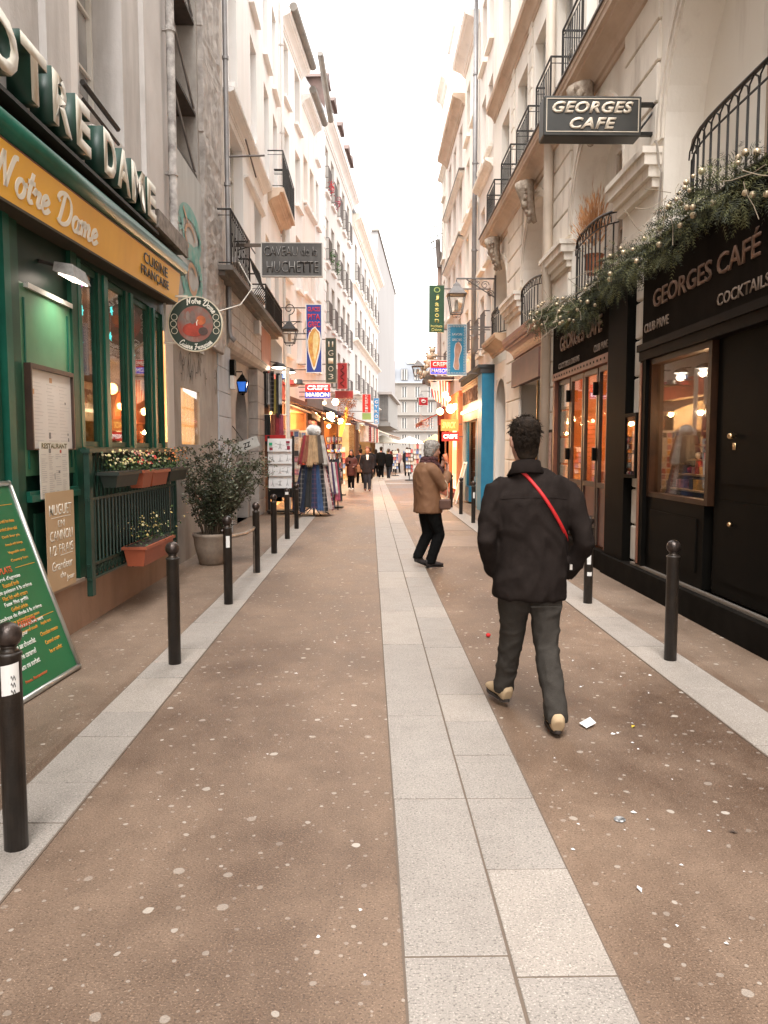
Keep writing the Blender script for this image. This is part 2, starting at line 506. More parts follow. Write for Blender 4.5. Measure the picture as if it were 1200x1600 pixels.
def balcony(W, u0, u1, v, z, h, parent, n, m=None, slab=None, single=True, curl=True, name='balcony_railing', wall_v=0.0):
    """iron railing: rails, balusters and returns to the wall; single: every baluster is its own object"""
    m = m or iron
    mb = MB()
    P = W.pt
    for zz, r in ((z + h, .018), (z + h - .1, .008), (z + .06, .012)):
        mb.tube([P(u0, wall_v, zz), P(u0, v, zz), P(u1, v, zz), P(u1, wall_v, zz)], r, 5)
    for uu in (u0, u1): mb.tube([P(uu, v, z), P(uu, v, z + h)], .016, 5)
    rail = part(name, mb, m, parent)
    if single:
        bm_ = baluster_mesh(h - .16, .009, m)
        for i in range(n):
            uu = u0 + (u1 - u0) * (i + .5) / n
            link('baluster', bm_, rail, W.M(uu, v, z + .06))
    else:
        b = MB()
        for i in range(n):
            uu = u0 + (u1 - u0) * (i + .5) / n
            b.tube([P(uu, v, z + .05), P(uu, v, z + h)], .009, 4)
            if curl and i % 2 == 0 and i < n - 1:
                c = P(uu + (u1 - u0) / n * .5, v, z + h * .5); rr = min(.09, (u1 - u0) / n * .8)
                b.tube([c + W.d * rr * math.cos(t * .7) * (1 - t / 12) + Vector((0, 0, rr * 1.3 * math.sin(t * .7))) for t in range(9)], .007, 4)
        o = part('ironwork', b, m, rail); o['kind'] = 'stuff'
    return rail

# ================================================================ GROUND
def ground_material(name, c, c2, gum=True, rough=.54):
    m = bpy.data.materials.new(name); m.use_nodes = True
    t = m.node_tree; b = t.nodes['Principled BSDF']; L = t.links.new
    geo = t.nodes.new('ShaderNodeNewGeometry')
    def nz(scale, detail=5, rgh=.6, st=(1, 1, 1)):
        mp = t.nodes.new('ShaderNodeMapping'); mp.inputs['Scale'].default_value = st
        L(geo.outputs['Position'], mp.inputs[0])
        n = t.nodes.new('ShaderNodeTexNoise'); n.inputs['Scale'].default_value = scale
        n.inputs['Detail'].default_value = detail; n.inputs['Roughness'].default_value = rgh
        L(mp.outputs[0], n.inputs['Vector']); return n.outputs['Fac']
    def mr(s, a, bb, c0=0.0, c1=1.0):
        r = t.nodes.new('ShaderNodeMapRange'); r.inputs[1].default_value = a; r.inputs[2].default_value = bb
        r.inputs[3].default_value = c0; r.inputs[4].default_value = c1; L(s, r.inputs[0]); return r.outputs[0]
    def mx(f, A, B):
        x = t.nodes.new('ShaderNodeMix'); x.data_type = 'RGBA'; L(f, x.inputs['Factor'])
        for s, v in ((x.inputs['A'], A), (x.inputs['B'], B)):
            if isinstance(v, tuple): s.default_value = (*v, 1)
            else: L(v, s)
        return x.outputs['Result']
    def mul(a, k):
        x = t.nodes.new('ShaderNodeMath'); x.operation = 'MULTIPLY'; L(a, x.inputs[0])
        if isinstance(k, float): x.inputs[1].default_value = k
        else: L(k, x.inputs[1])
        return x.outputs[0]
    big = nz(.62, 7, .66, (1, .6, 1))
    mid = nz(5, 6, .7)
    col = mx(mr(big, .38, .60), c, c2)
    col = mx(mul(mr(mid, .45, .75), .30), col, tuple(x * .55 for x in c))
    stain = nz(2.3, 7, .7, (1, .8, 1))
    col = mx(mul(mr(stain, .58, .74), .32), col, tuple(x * .5 for x in c))
    fine = nz(150, 2, .5)
    col = mx(mul(mr(fine, .56, .72), .50), col, tuple(min(1, x * 2.1) for x in c2))
    fine2 = nz(110, 2, .5, (1, 1.3, 1))
    col = mx(mul(mr(fine2, .54, .68), .65), col, tuple(x * .3 for x in c))
    if gum:
        for sc, rr, keep, amt in ((4.2, .095, .50, .8), (8.0, .11, .62, .65), (15.0, .13, .62, .5)):
            v = t.nodes.new('ShaderNodeTexVoronoi'); v.voronoi_dimensions = '2D'; v.feature = 'F1'
            v.inputs['Scale'].default_value = sc
            wn = t.nodes.new('ShaderNodeTexNoise'); wn.inputs['Scale'].default_value = 22
            L(geo.outputs['Position'], wn.inputs['Vector'])
            vm = t.nodes.new('ShaderNodeVectorMath'); vm.operation = 'SCALE'; vm.inputs['Scale'].default_value = .02
            L(wn.outputs['Color'], vm.inputs[0])
            va = t.nodes.new('ShaderNodeVectorMath'); va.operation = 'ADD'
            L(geo.outputs['Position'], va.inputs[0]); L(vm.outputs[0], va.inputs[1])
            L(va.outputs[0], v.inputs['Vector'])
            sp = t.nodes.new('ShaderNodeSeparateColor'); L(v.outputs['Color'], sp.inputs[0])
            # radius varies with the cell
            rad = mr(sp.outputs[0], 0, 1, rr * .35, rr)
            sb = t.nodes.new('ShaderNodeMath'); sb.operation = 'SUBTRACT'; L(rad, sb.inputs[0]); L(v.outputs['Distance'], sb.inputs[1])
            f = mr(sb.outputs[0], 0, .012)
            k = t.nodes.new('ShaderNodeMath'); k.operation = 'GREATER_THAN'; L(sp.outputs[1], k.inputs[0]); k.inputs[1].default_value = keep
            f = mul(mul(f, k.outputs[0]), amt)
            f = mul(f, mr(sp.outputs[2], 0, 1, .25, 1.0))
            col = mx(f, col, (.52, .47, .41))
    L(col, b.inputs['Base Color'])
    L(mr(big, .35, .65, rough - .12, rough + .14), b.inputs['Roughness'])
    bp = t.nodes.new('ShaderNodeBump'); bp.inputs['Strength'].default_value = .6; bp.inputs['Distance'].default_value = .006
    L(fine, bp.inputs['Height']); L(bp.outputs[0], b.inputs['Normal'])
    return m
asphalt = ground_material('brown_asphalt', (.096, .057, .036), (.238, .162, .112))
asphalt_side = ground_material('pavement_asphalt', (.118, .077, .051), (.245, .172, .122))
asphalt_patch = ground_material('patched_asphalt', (.19, .135, .10), (.23, .165, .125), gum=False)
granite = ground_material('granite_slab', (.275, .243, .214), (.33, .295, .263), gum=False, rough=.6)
granite2 = ground_material('granite_slab_dark', (.275, .243, .215), (.33, .295, .263), gum=False, rough=.6)
granite3 = ground_material('granite_slab_warm', (.315, .275, .238), (.365, .322, .283), gum=False, rough=.6)

LW0 = -2.67
RW0 = 3.22
g = MB().box(-60, 60, -30, 180, -.6, -.10)
struct('ground', g, asphalt)
st = MB(); st.quad((-1.70, -20, 0), (2.5, -20, 0), (2.5, 34, 0), (-1.70, 34, 0))
st.quad((-3.2, 34, 0), (9, 34, 0), (18, 140, 0), (-2, 140, 0))
struct('road', st, asphalt)
for x0, x1, nm in ((-3.4, -1.70, 'pavement'), (2.5, 4.9, 'pavement')):
    q = MB(); q.quad((x0, -20, 0), (x1, -20, 0), (x1, 34, 0), (x0, 34, 0))
    struct(nm, q, asphalt_side)
for i, (x0, x1, y0, y1) in enumerate(((.82, 2.05, 12.6, 14.2), (1.0, 2.05, 15.2, 17.2), (-1.25, .08, 24.5, 25.6), (.9, 2.05, 22, 24))):
    q = MB(); q.box(x0, x1, y0, y1, -.02, .003)
    struct('asphalt_patch', q, asphalt_patch)

def strip(name, x0, x1, y0, y1, lens, mats, ymax_single=15, el=.005, er=.005):
    """a band of stone slabs laid end to end, every slab its own object"""
    root = MB().box(x0 - el, x1 + er, y0, y1, -.05, .0045)
    so = struct(name, root, mat('joint_dirt', (.14, .105, .08), rough=.95))
    y = y0
    cache = {}
    while y < y1:
        l = R.choice(lens) * R.uniform(.95, 1.05)
        if y > ymax_single: l = 3.0
        l = min(l, y1 - y)
        l = round(l, 1) if l > .35 else l
        if l < .05: break
        mm = R.choice(mats)
        k = (l, mm.name)
        if k not in cache:
            cache[k] = MB().cbox(-(x1 - x0) / 2 + .002, (x1 - x0) / 2 - .002, .0045, l - .0045, -.03, .008, .0018).mesh('slab', mm)
        M = T(((x0 + x1) / 2 + R.uniform(-.0015, .0015), y, R.uniform(-.0015, .001))) @ Matrix.Rotation(R.uniform(-.0015, .0015), 4, 'Z')
        link('slab', cache[k], so, M)
        y += l
    return so
GM = [granite, granite, granite2, granite3]
strip('kerb_strip', -1.64, -1.31, 1.1, 34, [.35, .6, .6, .4, .7], GM)
strip('paving_strip', .105, .435, 1.0, 42, [1.3, 1.6, 1.1], GM, 20, .005, .003)
strip('paving_strip', .441, .75, 1.0, 40, [.5, .6, .6, .55], GM, 17, .003, .005)
strip('kerb_strip', 2.075, 2.42, 1.1, 34, [1.0, .9, 1.1], GM)
q = MB()
poly = [(.105, 42.02), (.75, 40.02), (1.4, 41.0), (8, 51), (8, 56), (2.8, 53), (.3, 46.5)]
q.prism(poly, lambda a, b, t: (a, b, t), -.03, .006)
q.box(.76, 3.0, 36.0, 37.3, -.03, .006)
struct('paving_crossing', q, granite)

# ---------------------------------------------------------------- litter
LT = MB()
M = T((1.26, 4.31, .012)) @ Matrix.Rotation(.5, 4, 'Z')
paper = mat('white_paper', (.75, .73, .72), rough=.7)
m1 = MB(); m1.add([(-.04, -.03, 0), (.045, -.02, .012), (.05, .035, .03), (-.03, .04, .006), (.0, .0, .03)], [(0, 1, 4), (1, 2, 4), (2, 3, 4), (3, 0, 4)]); m1.xf(M)
solo('paper_scrap', m1, paper, 'crumpled white paper scrap lying on the brown asphalt behind the right shoe', 'litter')
m1 = MB().lathe([(.022, 0), (.026, .004), (.022, .008)], 10, (1.08, 3.19, .001)); m1.box(1.06, 1.10, 3.18, 3.2, .009, .0105)
solo('bottle_cap', m1, mat('cap_black', (.02, .02, .02), (.5, .5, .5), ns=60, rough=.4), 'small black and white bottle cap lying on the asphalt in the foreground', 'litter')
m1 = MB().ball((1.01, 6.45, .02), .022, 8, 6, (1, 1, .8))
solo('red_ball', m1, mat('red_fluff', (.5, .02, .02), rough=.9), 'small red fluffy ball on the asphalt left of the walking man', 'litter')
for i, (x, y, c, nm, lb) in enumerate(((1.52, 3.07, (.06, .04, .03), 'dead_leaf', 'dark dead leaf lying at the right edge of the foreground'),
        (1.49, 2.63, (.07, .04, .03), 'dead_leaf', 'reddish brown dead leaf nearest the lower right edge'),
        (1.52, 4.30, (.5, .36, .04), 'yellow_leaf', 'tiny yellow leaf on the asphalt right of the paper scrap'),
        (.98, 2.66, (.75, .72, .7), 'paper_flake', 'small white paper flake in the right foreground'))):
    m1 = MB(); m1.add([(-.02, 0, .002), (0, -.009, .006), (.024, 0, .003), (0, .011, .009)], [(0, 1, 2), (0, 2, 3)])
    m1.xf(T((x, y, .003)) @ Matrix.Rotation(R.uniform(0, 3), 4, 'Z'))
    solo(nm, m1, mat(nm + str(i), c, rough=.8), lb, 'litter')
m1 = MB()
for i in range(110):
    x = R.uniform(.8, 2.0) if i < 90 else R.uniform(-1.2, .0); y = R.uniform(2.2, 9)
    a = R.uniform(0, 3); s = R.uniform(.003, .008)
    ca, sa = math.cos(a) * s * R.uniform(1, 2.5), math.sin(a) * s
    m1.add([(x - ca, y - sa, .002), (x + sa, y - ca, .004), (x + ca, y + sa, .003), (x - sa, y + ca, .006)], [(0, 1, 2, 3)])
o = part('litter_crumbs', m1, paper, None, kind='stuff')
o['label'] = 'tiny pale crumbs and paper bits scattered over the asphalt'; o['category'] = 'litter'

# ================================================================ UPPER FACADES
def facade(name, label, W, u0, u1, z0, z1, m, wins, ledges=(), depth=.24, fm=None, pm=None, rows=4, holes=(), surround=None, back=6, extra=None, guard=False, gz=.0):
    root = thing(name, label, 'building', tuple(W.pt(u0, -.5, 0)))
    mb = MB()
    hs = [(uc - w / 2, uc + w / 2, z, z + h) for uc, z, w, h in wins] + list(holes)
    wall_grid(mb, W, u0, u1, z0, z1, hs, 0, depth)
    shell(mb, W, u0, u1, z0, z1, back)
    part('wall', mb, m, root)
    for uc, z, w, h in wins:
        add_window(W, uc, z, w - .004, h - .004, depth, root, fm, pm, rows)
    if surround:
        sb = MB()
        for uc, z, w, h in wins:
            W.box(sb, uc - w / 2 - .1, uc + w / 2 + .1, -.02, .12, z - .1, z - .003)
        part('window_sills', sb, surround, root, kind='stuff') if len(wins) > 30 else None
        if len(wins) <= 30:
            for uc, z, w, h in wins:
                s = MB(); W.box(s, uc - w / 2 - .1, uc + w / 2 + .1, -.02, .12, z - .1, z - .003)
                part('sill', s, surround, root)
    for (z, a, b, pr, h) in ledges:
        s = MB(); cornice(s, W, a, b, z, pr, h); part('ledge', s, surround or m, root)
    if guard:
        for uc, z, w, h in wins:
            if guard != True and z > guard: continue
            s = MB(); P = W.pt
            for zz in (.08, .5, .95):
                s.tube([P(uc - w / 2, .02, z + zz), P(uc - w / 2, .16, z + zz), P(uc + w / 2, .16, z + zz), P(uc + w / 2, .02, z + zz)], .016, 4)
            n = 7
            for i in range(n + 1):
                s.tube([P(uc - w / 2 + w * i / n, .16, z + .05), P(uc - w / 2 + w * i / n, .16, z + .95)], .011, 4)
            part('window_guard', s, iron_far, root)
    return root

WL = Wall(-1, LW0)                       # left side, near and middle
WL2 = Wall(-1, LW0, 23.8, .088)          # left side, after the street bends
WR = Wall(1, RW0)

# -- restaurant building, left, above the shopfront
rb = thing('restaurant_building', 'stained grey plaster building above the green restaurant front, with a deep set window', 'building', (LW0 - .5, 3, 0))
mb = MB()
wall_grid(mb, WL, -4, 10.62, 3.9, 17, [(7.42, 8.72, 4.88, 6.9, .38), (3.2, 4.9, 4.88, 6.9, .38), (7.42, 8.72, 8.4, 10.6, .38), (3.2, 4.9, 8.4, 10.6, .38)], 0, .38)
shell(mb, WL, -4, 10.62, 0, 17, 6)
part('wall', mb, grey_plaster, rb)
for u, z, h in ((8.07, 4.88, 2.0), (4.05, 4.88, 2.0), (8.07, 8.4, 2.2), (4.05, 8.4, 2.2)):
    add_window(WL, u, z, 1.27 if u > 5 else 1.67, h, .38, rb, win_white, pane_m, 3)
for a, b in ((6.55, 7.05), (9.35, 10.1)):
    s = MB(); WL.box(s, a, b, -.02, .06, 4.3, 17); part('pilaster', s, grey_plaster, rb)
s = MB(); WL.box(s, 7.05, 7.30, -.02, .03, 4.3, 17); part('pilaster', s, white_plaster, rb)
s = MB(); s.tube([WL.pt(7.36, .05, 4.95), WL.pt(8.35, .05, 4.93)], .028, 6); s.tube([WL.pt(7.36, .05, 4.80), WL.pt(8.35, .05, 4.78)], .018, 6)
part('window_rail', s, iron, rb)
s = MB(); WL.box(s, 10.03, 10.62, -.3, .0, 0, 3.9); part('end_pier', s, grey_plaster, rb)
s = MB(); WL.box(s, 10.04, 10.16, .001, .05, 1.6, 3.9); part('white_post', s, win_white, rb)
s = MB(); WL.box(s, 10.04, 10.30, .001, .06, 0, 1.59); part('timber_post', s, mat('old_timber', (.30, .22, .16), (.16, .11, .08), ns=4, st=(1, 1, .15), bump=.8, bs=20, bst=(1, 1, .2)), rb)
# crumbling debris ledge above the letters
s = MB()
for i in range(90):
    u = R.uniform(5.9, 8.6); r_ = R.uniform(.015, .045)
    s.ball(tuple(WL.pt(u, R.uniform(.0, .12), 4.50 + R.uniform(-.02, .05) + .02 * (u - 6))), r_, 5, 4, (1, 1.4, .8))
o = part('crumbling_plaster', s, mat('crumbled_plaster', (.62, .58, .54), (.3, .27, .25), ns=20, rough=.95), rb); o['kind'] = 'stuff'
s = MB(); WL.box(s, 5.85, 8.7, 0, .1, 4.42, 4.50, .02); part('debris_shelf', s, grey_plaster, rb)

def pipe(name, label, W, u, v, z0, z1, r, m, z_br=(), parent=None, shoe=True):
    t = thing(name, label, 'drainpipe', tuple(W.pt(u, v, z0)))
    p = MB(); pts = [W.pt(u, v, z) for z in (z1, (z0 + z1) / 2, z0 + .2)]
    if shoe: pts += [W.pt(u, v + .02, z0 + .08), W.pt(u, v + .10, z0)]
    p.tube(pts, r, 10); part('pipe', p, m, t, True)
    for z in z_br:
        b = MB().lathe([(r + .004, -.03), (r + .014, -.028), (r + .014, .028), (r + .004, .03)], 12, tuple(W.pt(u, v, z)))
        WW = W; W.box(b, u - .02, u + .02, 0 if v > 0 else v, v, z - .012, z + .012)
        part('bracket', b, m, t)
    return t
pipe('drainpipe', 'battered off-white drainpipe beside the graffiti panel', WL, 10.42, .10, 4.25, 16, .055, mat('flaking_pipe', (.60, .57, .54), (.22, .2, .19), ns=7, rough=.8, bump=.8, bs=30), (7.0, 5.2, 9.5))

# -- narrow building with graffiti and the rough stone pier
nb = thing('narrow_building', 'narrow grey building with turquoise graffiti panel and a rough stone pier', 'building', (LW0 - .5, 10.7, 0))
mb = MB()
wall_grid(mb, WL, 10.62, 14.5, 0, 17, [(10.95, 12.42, 5.75, 16.5, .5), (11.0, 12.2, 1.68, 2.5, .10)], 0, .5)
mb.quad(WL.pt(10.95, -.5, 5.7), WL.pt(12.42, -.5, 5.7), WL.pt(12.42, -.5, 16.5), WL.pt(10.95, -.5, 16.5))
shell(mb, WL, 10.62, 14.5, 0, 17)
part('wall', mb, mat('dirty_plaster', (.42, .385, .35), (.30, .27, .245), ns=2, dirt=(.13, .11, .095), dirt_s=2, dirt_amt=.7, dirt_st=(1, 1, .3), bump=.5, bs=20), nb)
for z, dz in ((5.80, .06), (6.75, .05), (8.1, .05), (9.7, .05)):
    s = MB(); WL.box(s, 10.96, 12.41, -.5, -.02, z, z + dz)
    part('landing_slab', s, mat('landing_wood', (.09, .075, .065), (.05, .042, .038), ns=5, rough=.9), nb)
s = MB()
for z in (5.9, 6.85, 8.2):
    s.tube([WL.pt(11.0, -.04, z + .75), WL.pt(12.35, -.04, z)], .02, 5)
part('stair_strings', s, pipe_grey, nb)
pn = MB(); WL.box(pn, 10.68, 12.38, .004, .05, 3.1, 5.7)
pan = part('graffiti_panel', pn, mat('panel_metal', (.52, .52, .50), (.40, .395, .38), ns=2.5, st=(1, 1, .2), dirt=(.2, .18, .16), dirt_amt=.6, dirt_s=3), nb)
# graffiti loops: flat paint 2 mm proud
gr = MB(); gr2 = MB()
_pv = [0]
def paint(mbx, pts, w, v=.056):
    _pv[0] += 1; v += .0012 * _pv[0] if v > .05 else .0004 * _pv[0]
    pts = [WL.pt(u, v, z) for u, z in pts]
    for i in range(len(pts) - 1):
        d = (pts[i + 1] - pts[i]); p = Vector((0, -d.z, d.y)); p = p.normalized() * w / 2 if p.length else p
        mbx.add([pts[i] + p, pts[i] - p, pts[i + 1] - p - d.normalized() * -.01, pts[i + 1] + p + d.normalized() * .01], [(0, 1, 2, 3)])
tq = mat('turquoise_paint', (.10, .38, .33), (.30, .42, .38), ns=5, rough=.7); org = mat('orange_paint', (.55, .33, .2), rough=.6)
def loop(cu, cz, ru, rz, a0, a1, n=18): return [(cu + ru * math.cos(math.radians(a0 + (a1 - a0) * i / n)), cz + rz * math.sin(math.radians(a0 + (a1 - a0) * i / n))) for i in range(n + 1)]
paint(gr, loop(11.55, 4.75, .62, .28, -60, 200), .20); paint(gr, loop(11.6, 4.15, .6, .33, -170, 120), .24)
paint(gr, [(11.0, 4.9), (11.15, 4.6), (11.5, 4.45), (12.0, 4.62)], .12); paint(gr, loop(11.5, 3.55, .55, .28, 0, 300), .15)
paint(gr2, loop(11.5, 4.68, .3, .16, 0, 250), .06, .058); paint(gr2, loop(11.6, 4.1, .28, .2, 30, 330), .07, .058); paint(gr2, [(11.1, 5.0), (11.35, 4.85), (11.2, 4.7)], .06, .058)
part('graffiti', gr, tq, pan); part('graffiti', gr2, org, pan)
# rough pier made of irregular stones, each its own piece
z = 3.3; i = 0
while z < 16:
    h = R.uniform(.5, 1.1)
    if z < 12:
        s = MB().cbox(-.70 - R.uniform(0, .03), .70 + R.uniform(0, .05), -.085, .12, -.01, h + .01, .012)
        me = s.mesh('stone', rough_stone)
        bm = bmesh.new(); bm.from_mesh(me)
        bmesh.ops.subdivide_edges(bm, edges=[e for e in bm.edges if e.calc_length() > .2], cuts=7, use_grid_fill=True)
        for v in bm.verts:
            n = noise.noise(Vector((v.co.x * 6, v.co.y * 6, (v.co.z + z) * 5))); v.co.y += n * .022 + noise.noise(Vector((v.co.x * 17, 3, (v.co.z + z) * 15))) * .012; v.co.x += noise.noise(Vector((1, v.co.y * 9, (v.co.z + z) * 6))) * .018
        bm.to_mesh(me); bm.free()
        link('stone', me, nb, WL.M(13.22, .0, z))
    z += h; i += 1
s = MB(); WL.box(s, 12.5, 13.92, 0, .05, 12, 17); part('pier_top', s, rough_stone, nb)
s = MB(); WL.box(s, 13.98, 14.35, 0, .045, 3.5, 17); part('corner_strip', s, mat('strip_plaster', (.68, .62, .56), (.5, .45, .4), ns=8, bump=.6, bs=30), nb)
# lit poster case
s = MB(); WL.box(s, 10.98, 12.22, -.095, -.09, 1.67, 2.51)
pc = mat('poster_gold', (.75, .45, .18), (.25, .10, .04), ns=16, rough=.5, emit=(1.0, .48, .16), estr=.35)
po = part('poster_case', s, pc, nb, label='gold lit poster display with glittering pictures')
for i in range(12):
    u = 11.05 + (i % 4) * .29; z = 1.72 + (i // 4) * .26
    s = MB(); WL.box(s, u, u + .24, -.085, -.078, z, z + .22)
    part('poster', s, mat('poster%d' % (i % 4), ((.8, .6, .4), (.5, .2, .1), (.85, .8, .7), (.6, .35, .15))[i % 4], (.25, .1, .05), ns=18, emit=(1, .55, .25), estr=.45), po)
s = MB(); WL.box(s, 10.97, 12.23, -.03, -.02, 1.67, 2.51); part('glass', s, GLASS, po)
# scribbled tags on the wall below
sc = MB()
for k in range(14):
    u = 10.9 + R.uniform(0, 2.6); z = R.uniform(2.6, 3.0)
    pts = [(u + j * .04 + R.uniform(-.05, .05), z + R.uniform(-.14, .18)) for j in range(6)]
    paint(sc, pts, .014, .004)
part('scribbles', sc, mat('tag_black', (.04, .035, .03), rough=.7), nb)
pipe('drainpipe', 'slim silver drainpipe running up between the rough stone pier and the white building', WL, 14.42, .09, 3.6, 16.5, .045, pipe_grey, (4.2, 6.4, 8.6, 10.8, 13))

# -- tall white building above the jazz club
wins = []
for uc in (15.75, 18.5, 20.75, 22.6):
    for z, h in ((8.55, 2.35), (11.6, 2.2)):
        if not (uc == 15.75 and z == 8.4): wins.append((uc, z, .95, h))
wins += [(16.0, 5.3, 1.5, 2.55), (18.9, 5.3, 1.1, 2.4), (20.75, 5.2, .95, 1.95), (22.6, 5.2, .95, 1.95)]
wb = facade('white_building', 'tall white plaster building above the jazz club with iron balconies', WL, 14.5, 23.8, 4.7, 17, white_plaster, wins,
            [(8.0, 14.55, 20.0, .22, .16), (7.35, 16.9, 19.7, .1, .08)], .26, surround=white_plaster, holes=())
s = MB(); WL.box(s, 20.8, 23.9, 0, .42, 8.35, 8.46); part('balcony_slab', s, soffit_tan, wb)
balcony(WL, 20.85, 22.2, .40, 8.46, .95, wb, 10); balcony(WL, 22.3, 23.8, .40, 8.46, .95, wb, 10)
s = MB(); cornice(s, WL, 20.8, 23.85, 8.1, .32, .25); part('balcony_corbel', s, soffit_tan, wb)
pipe('drainpipe', 'thin off-white drainpipe at the seam between two white buildings on the left', WL, 23.72, .09, 3.4, 16.5, .05, pipe_m, (5, 8, 11, 13.5))
# TV aerial
s = MB(); s.tube([WL.pt(14.6, .02, 6.95), WL.pt(14.6, .75, 6.98)], .02, 5); s.tube([WL.pt(14.3, .45, 7.15), WL.pt(15.2, .5, 6.8)], .015, 5)
solo('wall_bracket', s, iron_far, 'bare cross-shaped metal bracket high on the white building beside the silver pipe', 'bracket')

# -- the next white buildings, after the bend
def sash(rows_z, cols, w=1.0, h=2.0): return [(u, z, w, h) for u in cols for z in rows_z]
D1 = facade('white_building', 'white plaster building with a thick grey gutter, next after the thin drainpipe', WL2, 23.8, 27.55, 3.2, 14.6, white_plaster,
            sash((4.6, 7.0, 9.75, 12.35), (24.75, 26.75), .95, 1.75), [], .24, surround=white_plaster)
s = MB(); cornice(s, WL2, 23.85, 27.55, 14.25, .34, .32); part('eaves', s, white_plaster, D1)
s = MB(); s.tube([WL2.pt(23.9, .42, 14.66), WL2.pt(27.5, .42, 14.66)], .13, 10); part('gutter', s, gutter_m, D1)
D2 = facade('white_building', 'white plaster building with plain band courses and a brown gutter, third on the left', WL2, 27.55, 30.35, 3.2, 13.9, pink_plaster,
            sash((4.6, 7.2, 10.35), (28.3, 29.65), .85, 1.6), [(10.1, 27.9, 30.2, .14, .12), (7.0, 27.6, 30.2, .12, .1)], .24, surround=white_plaster)
s = MB(); cornice(s, WL2, 27.6, 30.35, 13.5, .3, .32); part('eaves', s, white_plaster, D2)
s = MB(); s.tube([WL2.pt(27.55, .4, 13.95), WL2.pt(30.3, .4, 13.95)], .13, 10); part('gutter', s, gutter_m, D2)
s = MB(); P = WL2.pt
s.add([P(23.8, 0, 14.8), P(30.35, 0, 14.8), P(30.35, -2.2, 17.6), P(23.8, -2.2, 17.6)], [(0, 1, 2, 3)])
WL2.box(s, 25.8, 27.2, -1.6, -.5, 14.7, 17.8)
part('roof', s, mat('pale_roof', (.62, .60, .58), rough=.6), D2)
D3 = facade('white_building', 'taller white building with quoin stones and a long dark gutter, fourth on the left', WL2, 30.35, 32.6, 3.2, 15.0, white_plaster,
            sash((4.7, 7.5, 10.3, 12.8), (30.95,), .7, 1.7), [], .24, surround=white_plaster)
s = MB(); s.tube([WL2.pt(29.7, .34, 16.2), WL2.pt(32.5, .34, 14.95)], .12, 8); part('gutter', s, gutter_m, D3)
z = 3.5; i = 0
qm = {}
while z < 14.6:
    w_ = .62 if i % 2 else .44
    if w_ not in qm: qm[w_] = MB().cbox(-w_, 0, -.03, .05, 0, .40, .012).mesh('quoin', white_plaster)
    link('quoin', qm[w_], D3, WL2.M(32.55, 0, z) @ Matrix.Scale(-1, 4, (1, 0, 0)))
    z += .43; i += 1
# dormered building
cols = [33.5, 35.4, 37.4, 39.4, 41.4]
F1 = facade('dormered_building', 'long cream building with rows of iron window guards and dark dormers on its roof', WL2, 32.6, 43.4, 3.4, 15.3, far_plaster,
            sash((4.3, 6.9, 9.5, 12.4), cols, 1.0, 1.9), [(14.7, 32.6, 43.4, .42, .6), (3.9, 32.7, 43.3, .2, .25)], .24, surround=white_plaster, guard=True)
s = MB(); P = WL2.pt
s.add([P(32.6, .2, 15.3), P(43.4, .2, 15.3), P(43.4, -1.4, 17.8), P(32.6, -1.4, 17.8)], [(0, 1, 2, 3)]); s.add([P(32.6, .2, 15.3), P(32.6, -1.4, 17.8), P(32.6, -6, 17.8), P(32.6, -6, 15.3)], [(0, 1, 2, 3)])
part('roof', s, zinc, F1)
for u in (33.6, 35.8, 38.4, 41.2, 42.6):
    s = MB(); WL2.box(s, u - .55, u + .55, -1.2, -.02, 15.35, 16.9)
    s.add([P(u - .7, .12, 16.9), P(u + .7, .12, 16.9), P(u, .12, 17.35), P(u - .7, -1.2, 16.9), P(u + .7, -1.2, 16.9), P(u, -1.2, 17.35)], [(0, 1, 2), (0, 2, 5, 3), (1, 4, 5, 2), (0, 3, 4, 1), (3, 5, 4)])
    dm = part('dormer', s, roof_brown, F1)
    w_ = MB(); WL2.box(w_, u - .35, u + .35, -.019, .0, 15.6, 16.7); part('pane', w_, pane_m, dm)
# flower boxes and red blooms on its windows
for u, z, c in ((33.5, 12.5, (.5, .02, .03)), (35.4, 12.5, (.45, .03, .08)), (33.5, 9.6, (.05, .12, .03)), (35.4, 9.6, (.06, .14, .04))):
    s = MB()
    for k in range(60):
        p = WL2.pt(u + R.uniform(-.45, .45), .22 + R.uniform(-.1, .12), z + R.uniform(-.1, .38)); r_ = .06
        a = Vector((R.uniform(-1, 1), R.uniform(-1, 1), R.uniform(-1, 1))) * r_; b = Vector((R.uniform(-1, 1), R.uniform(-1, 1), R.uniform(-1, 1))) * r_
        s.add([p, p + a, p + a + b, p + b], [(0, 1, 2, 3)])
    tag(part('window_plant', s, mat('bloom%d' % int(c[0] * 100), c, rough=.8), None), 'red flowers spilling over the top-floor guard of the dormered building, %s window' % ('first' if u < 34 else 'second') if c[0] > .2 else 'green plants behind the mid-floor guard of the dormered building, %s window' % ('first' if u < 34 else 'second'), 'plant')
cols = [45.2, 48.0, 51.0, 54.0, 57.2, 60]
G1 = facade('cream_building', 'cream stone building with arched upper floors and long balconies, beyond the dormered building', WL2, 43.4, 61.5, 3.4, 14.6, far_plaster,
            sash((5.0, 8.0, 11.2), cols, 1.1, 2.1), [(13.9, 43.5, 61.4, .5, .7), (7.6, 43.5, 61.4, .3, .2), (4.6, 43.5, 61.4, .3, .2), (10.7, 43.5, 61.4, .15, .15)], .28, surround=cream_plaster, guard=True)
s = MB(); P = WL2.pt
s.add([P(43.4, .2, 14.6), P(61.5, .2, 14.6), P(61.5, -1.4, 17.4), P(43.4, -1.4, 17.4)], [(0, 1, 2, 3)]); s.add([P(43.4, .2, 14.6), P(43.4, -1.4, 17.4), P(43.4, -6, 17.4), P(43.4, -6, 14.6)], [(0, 1, 2, 3)])
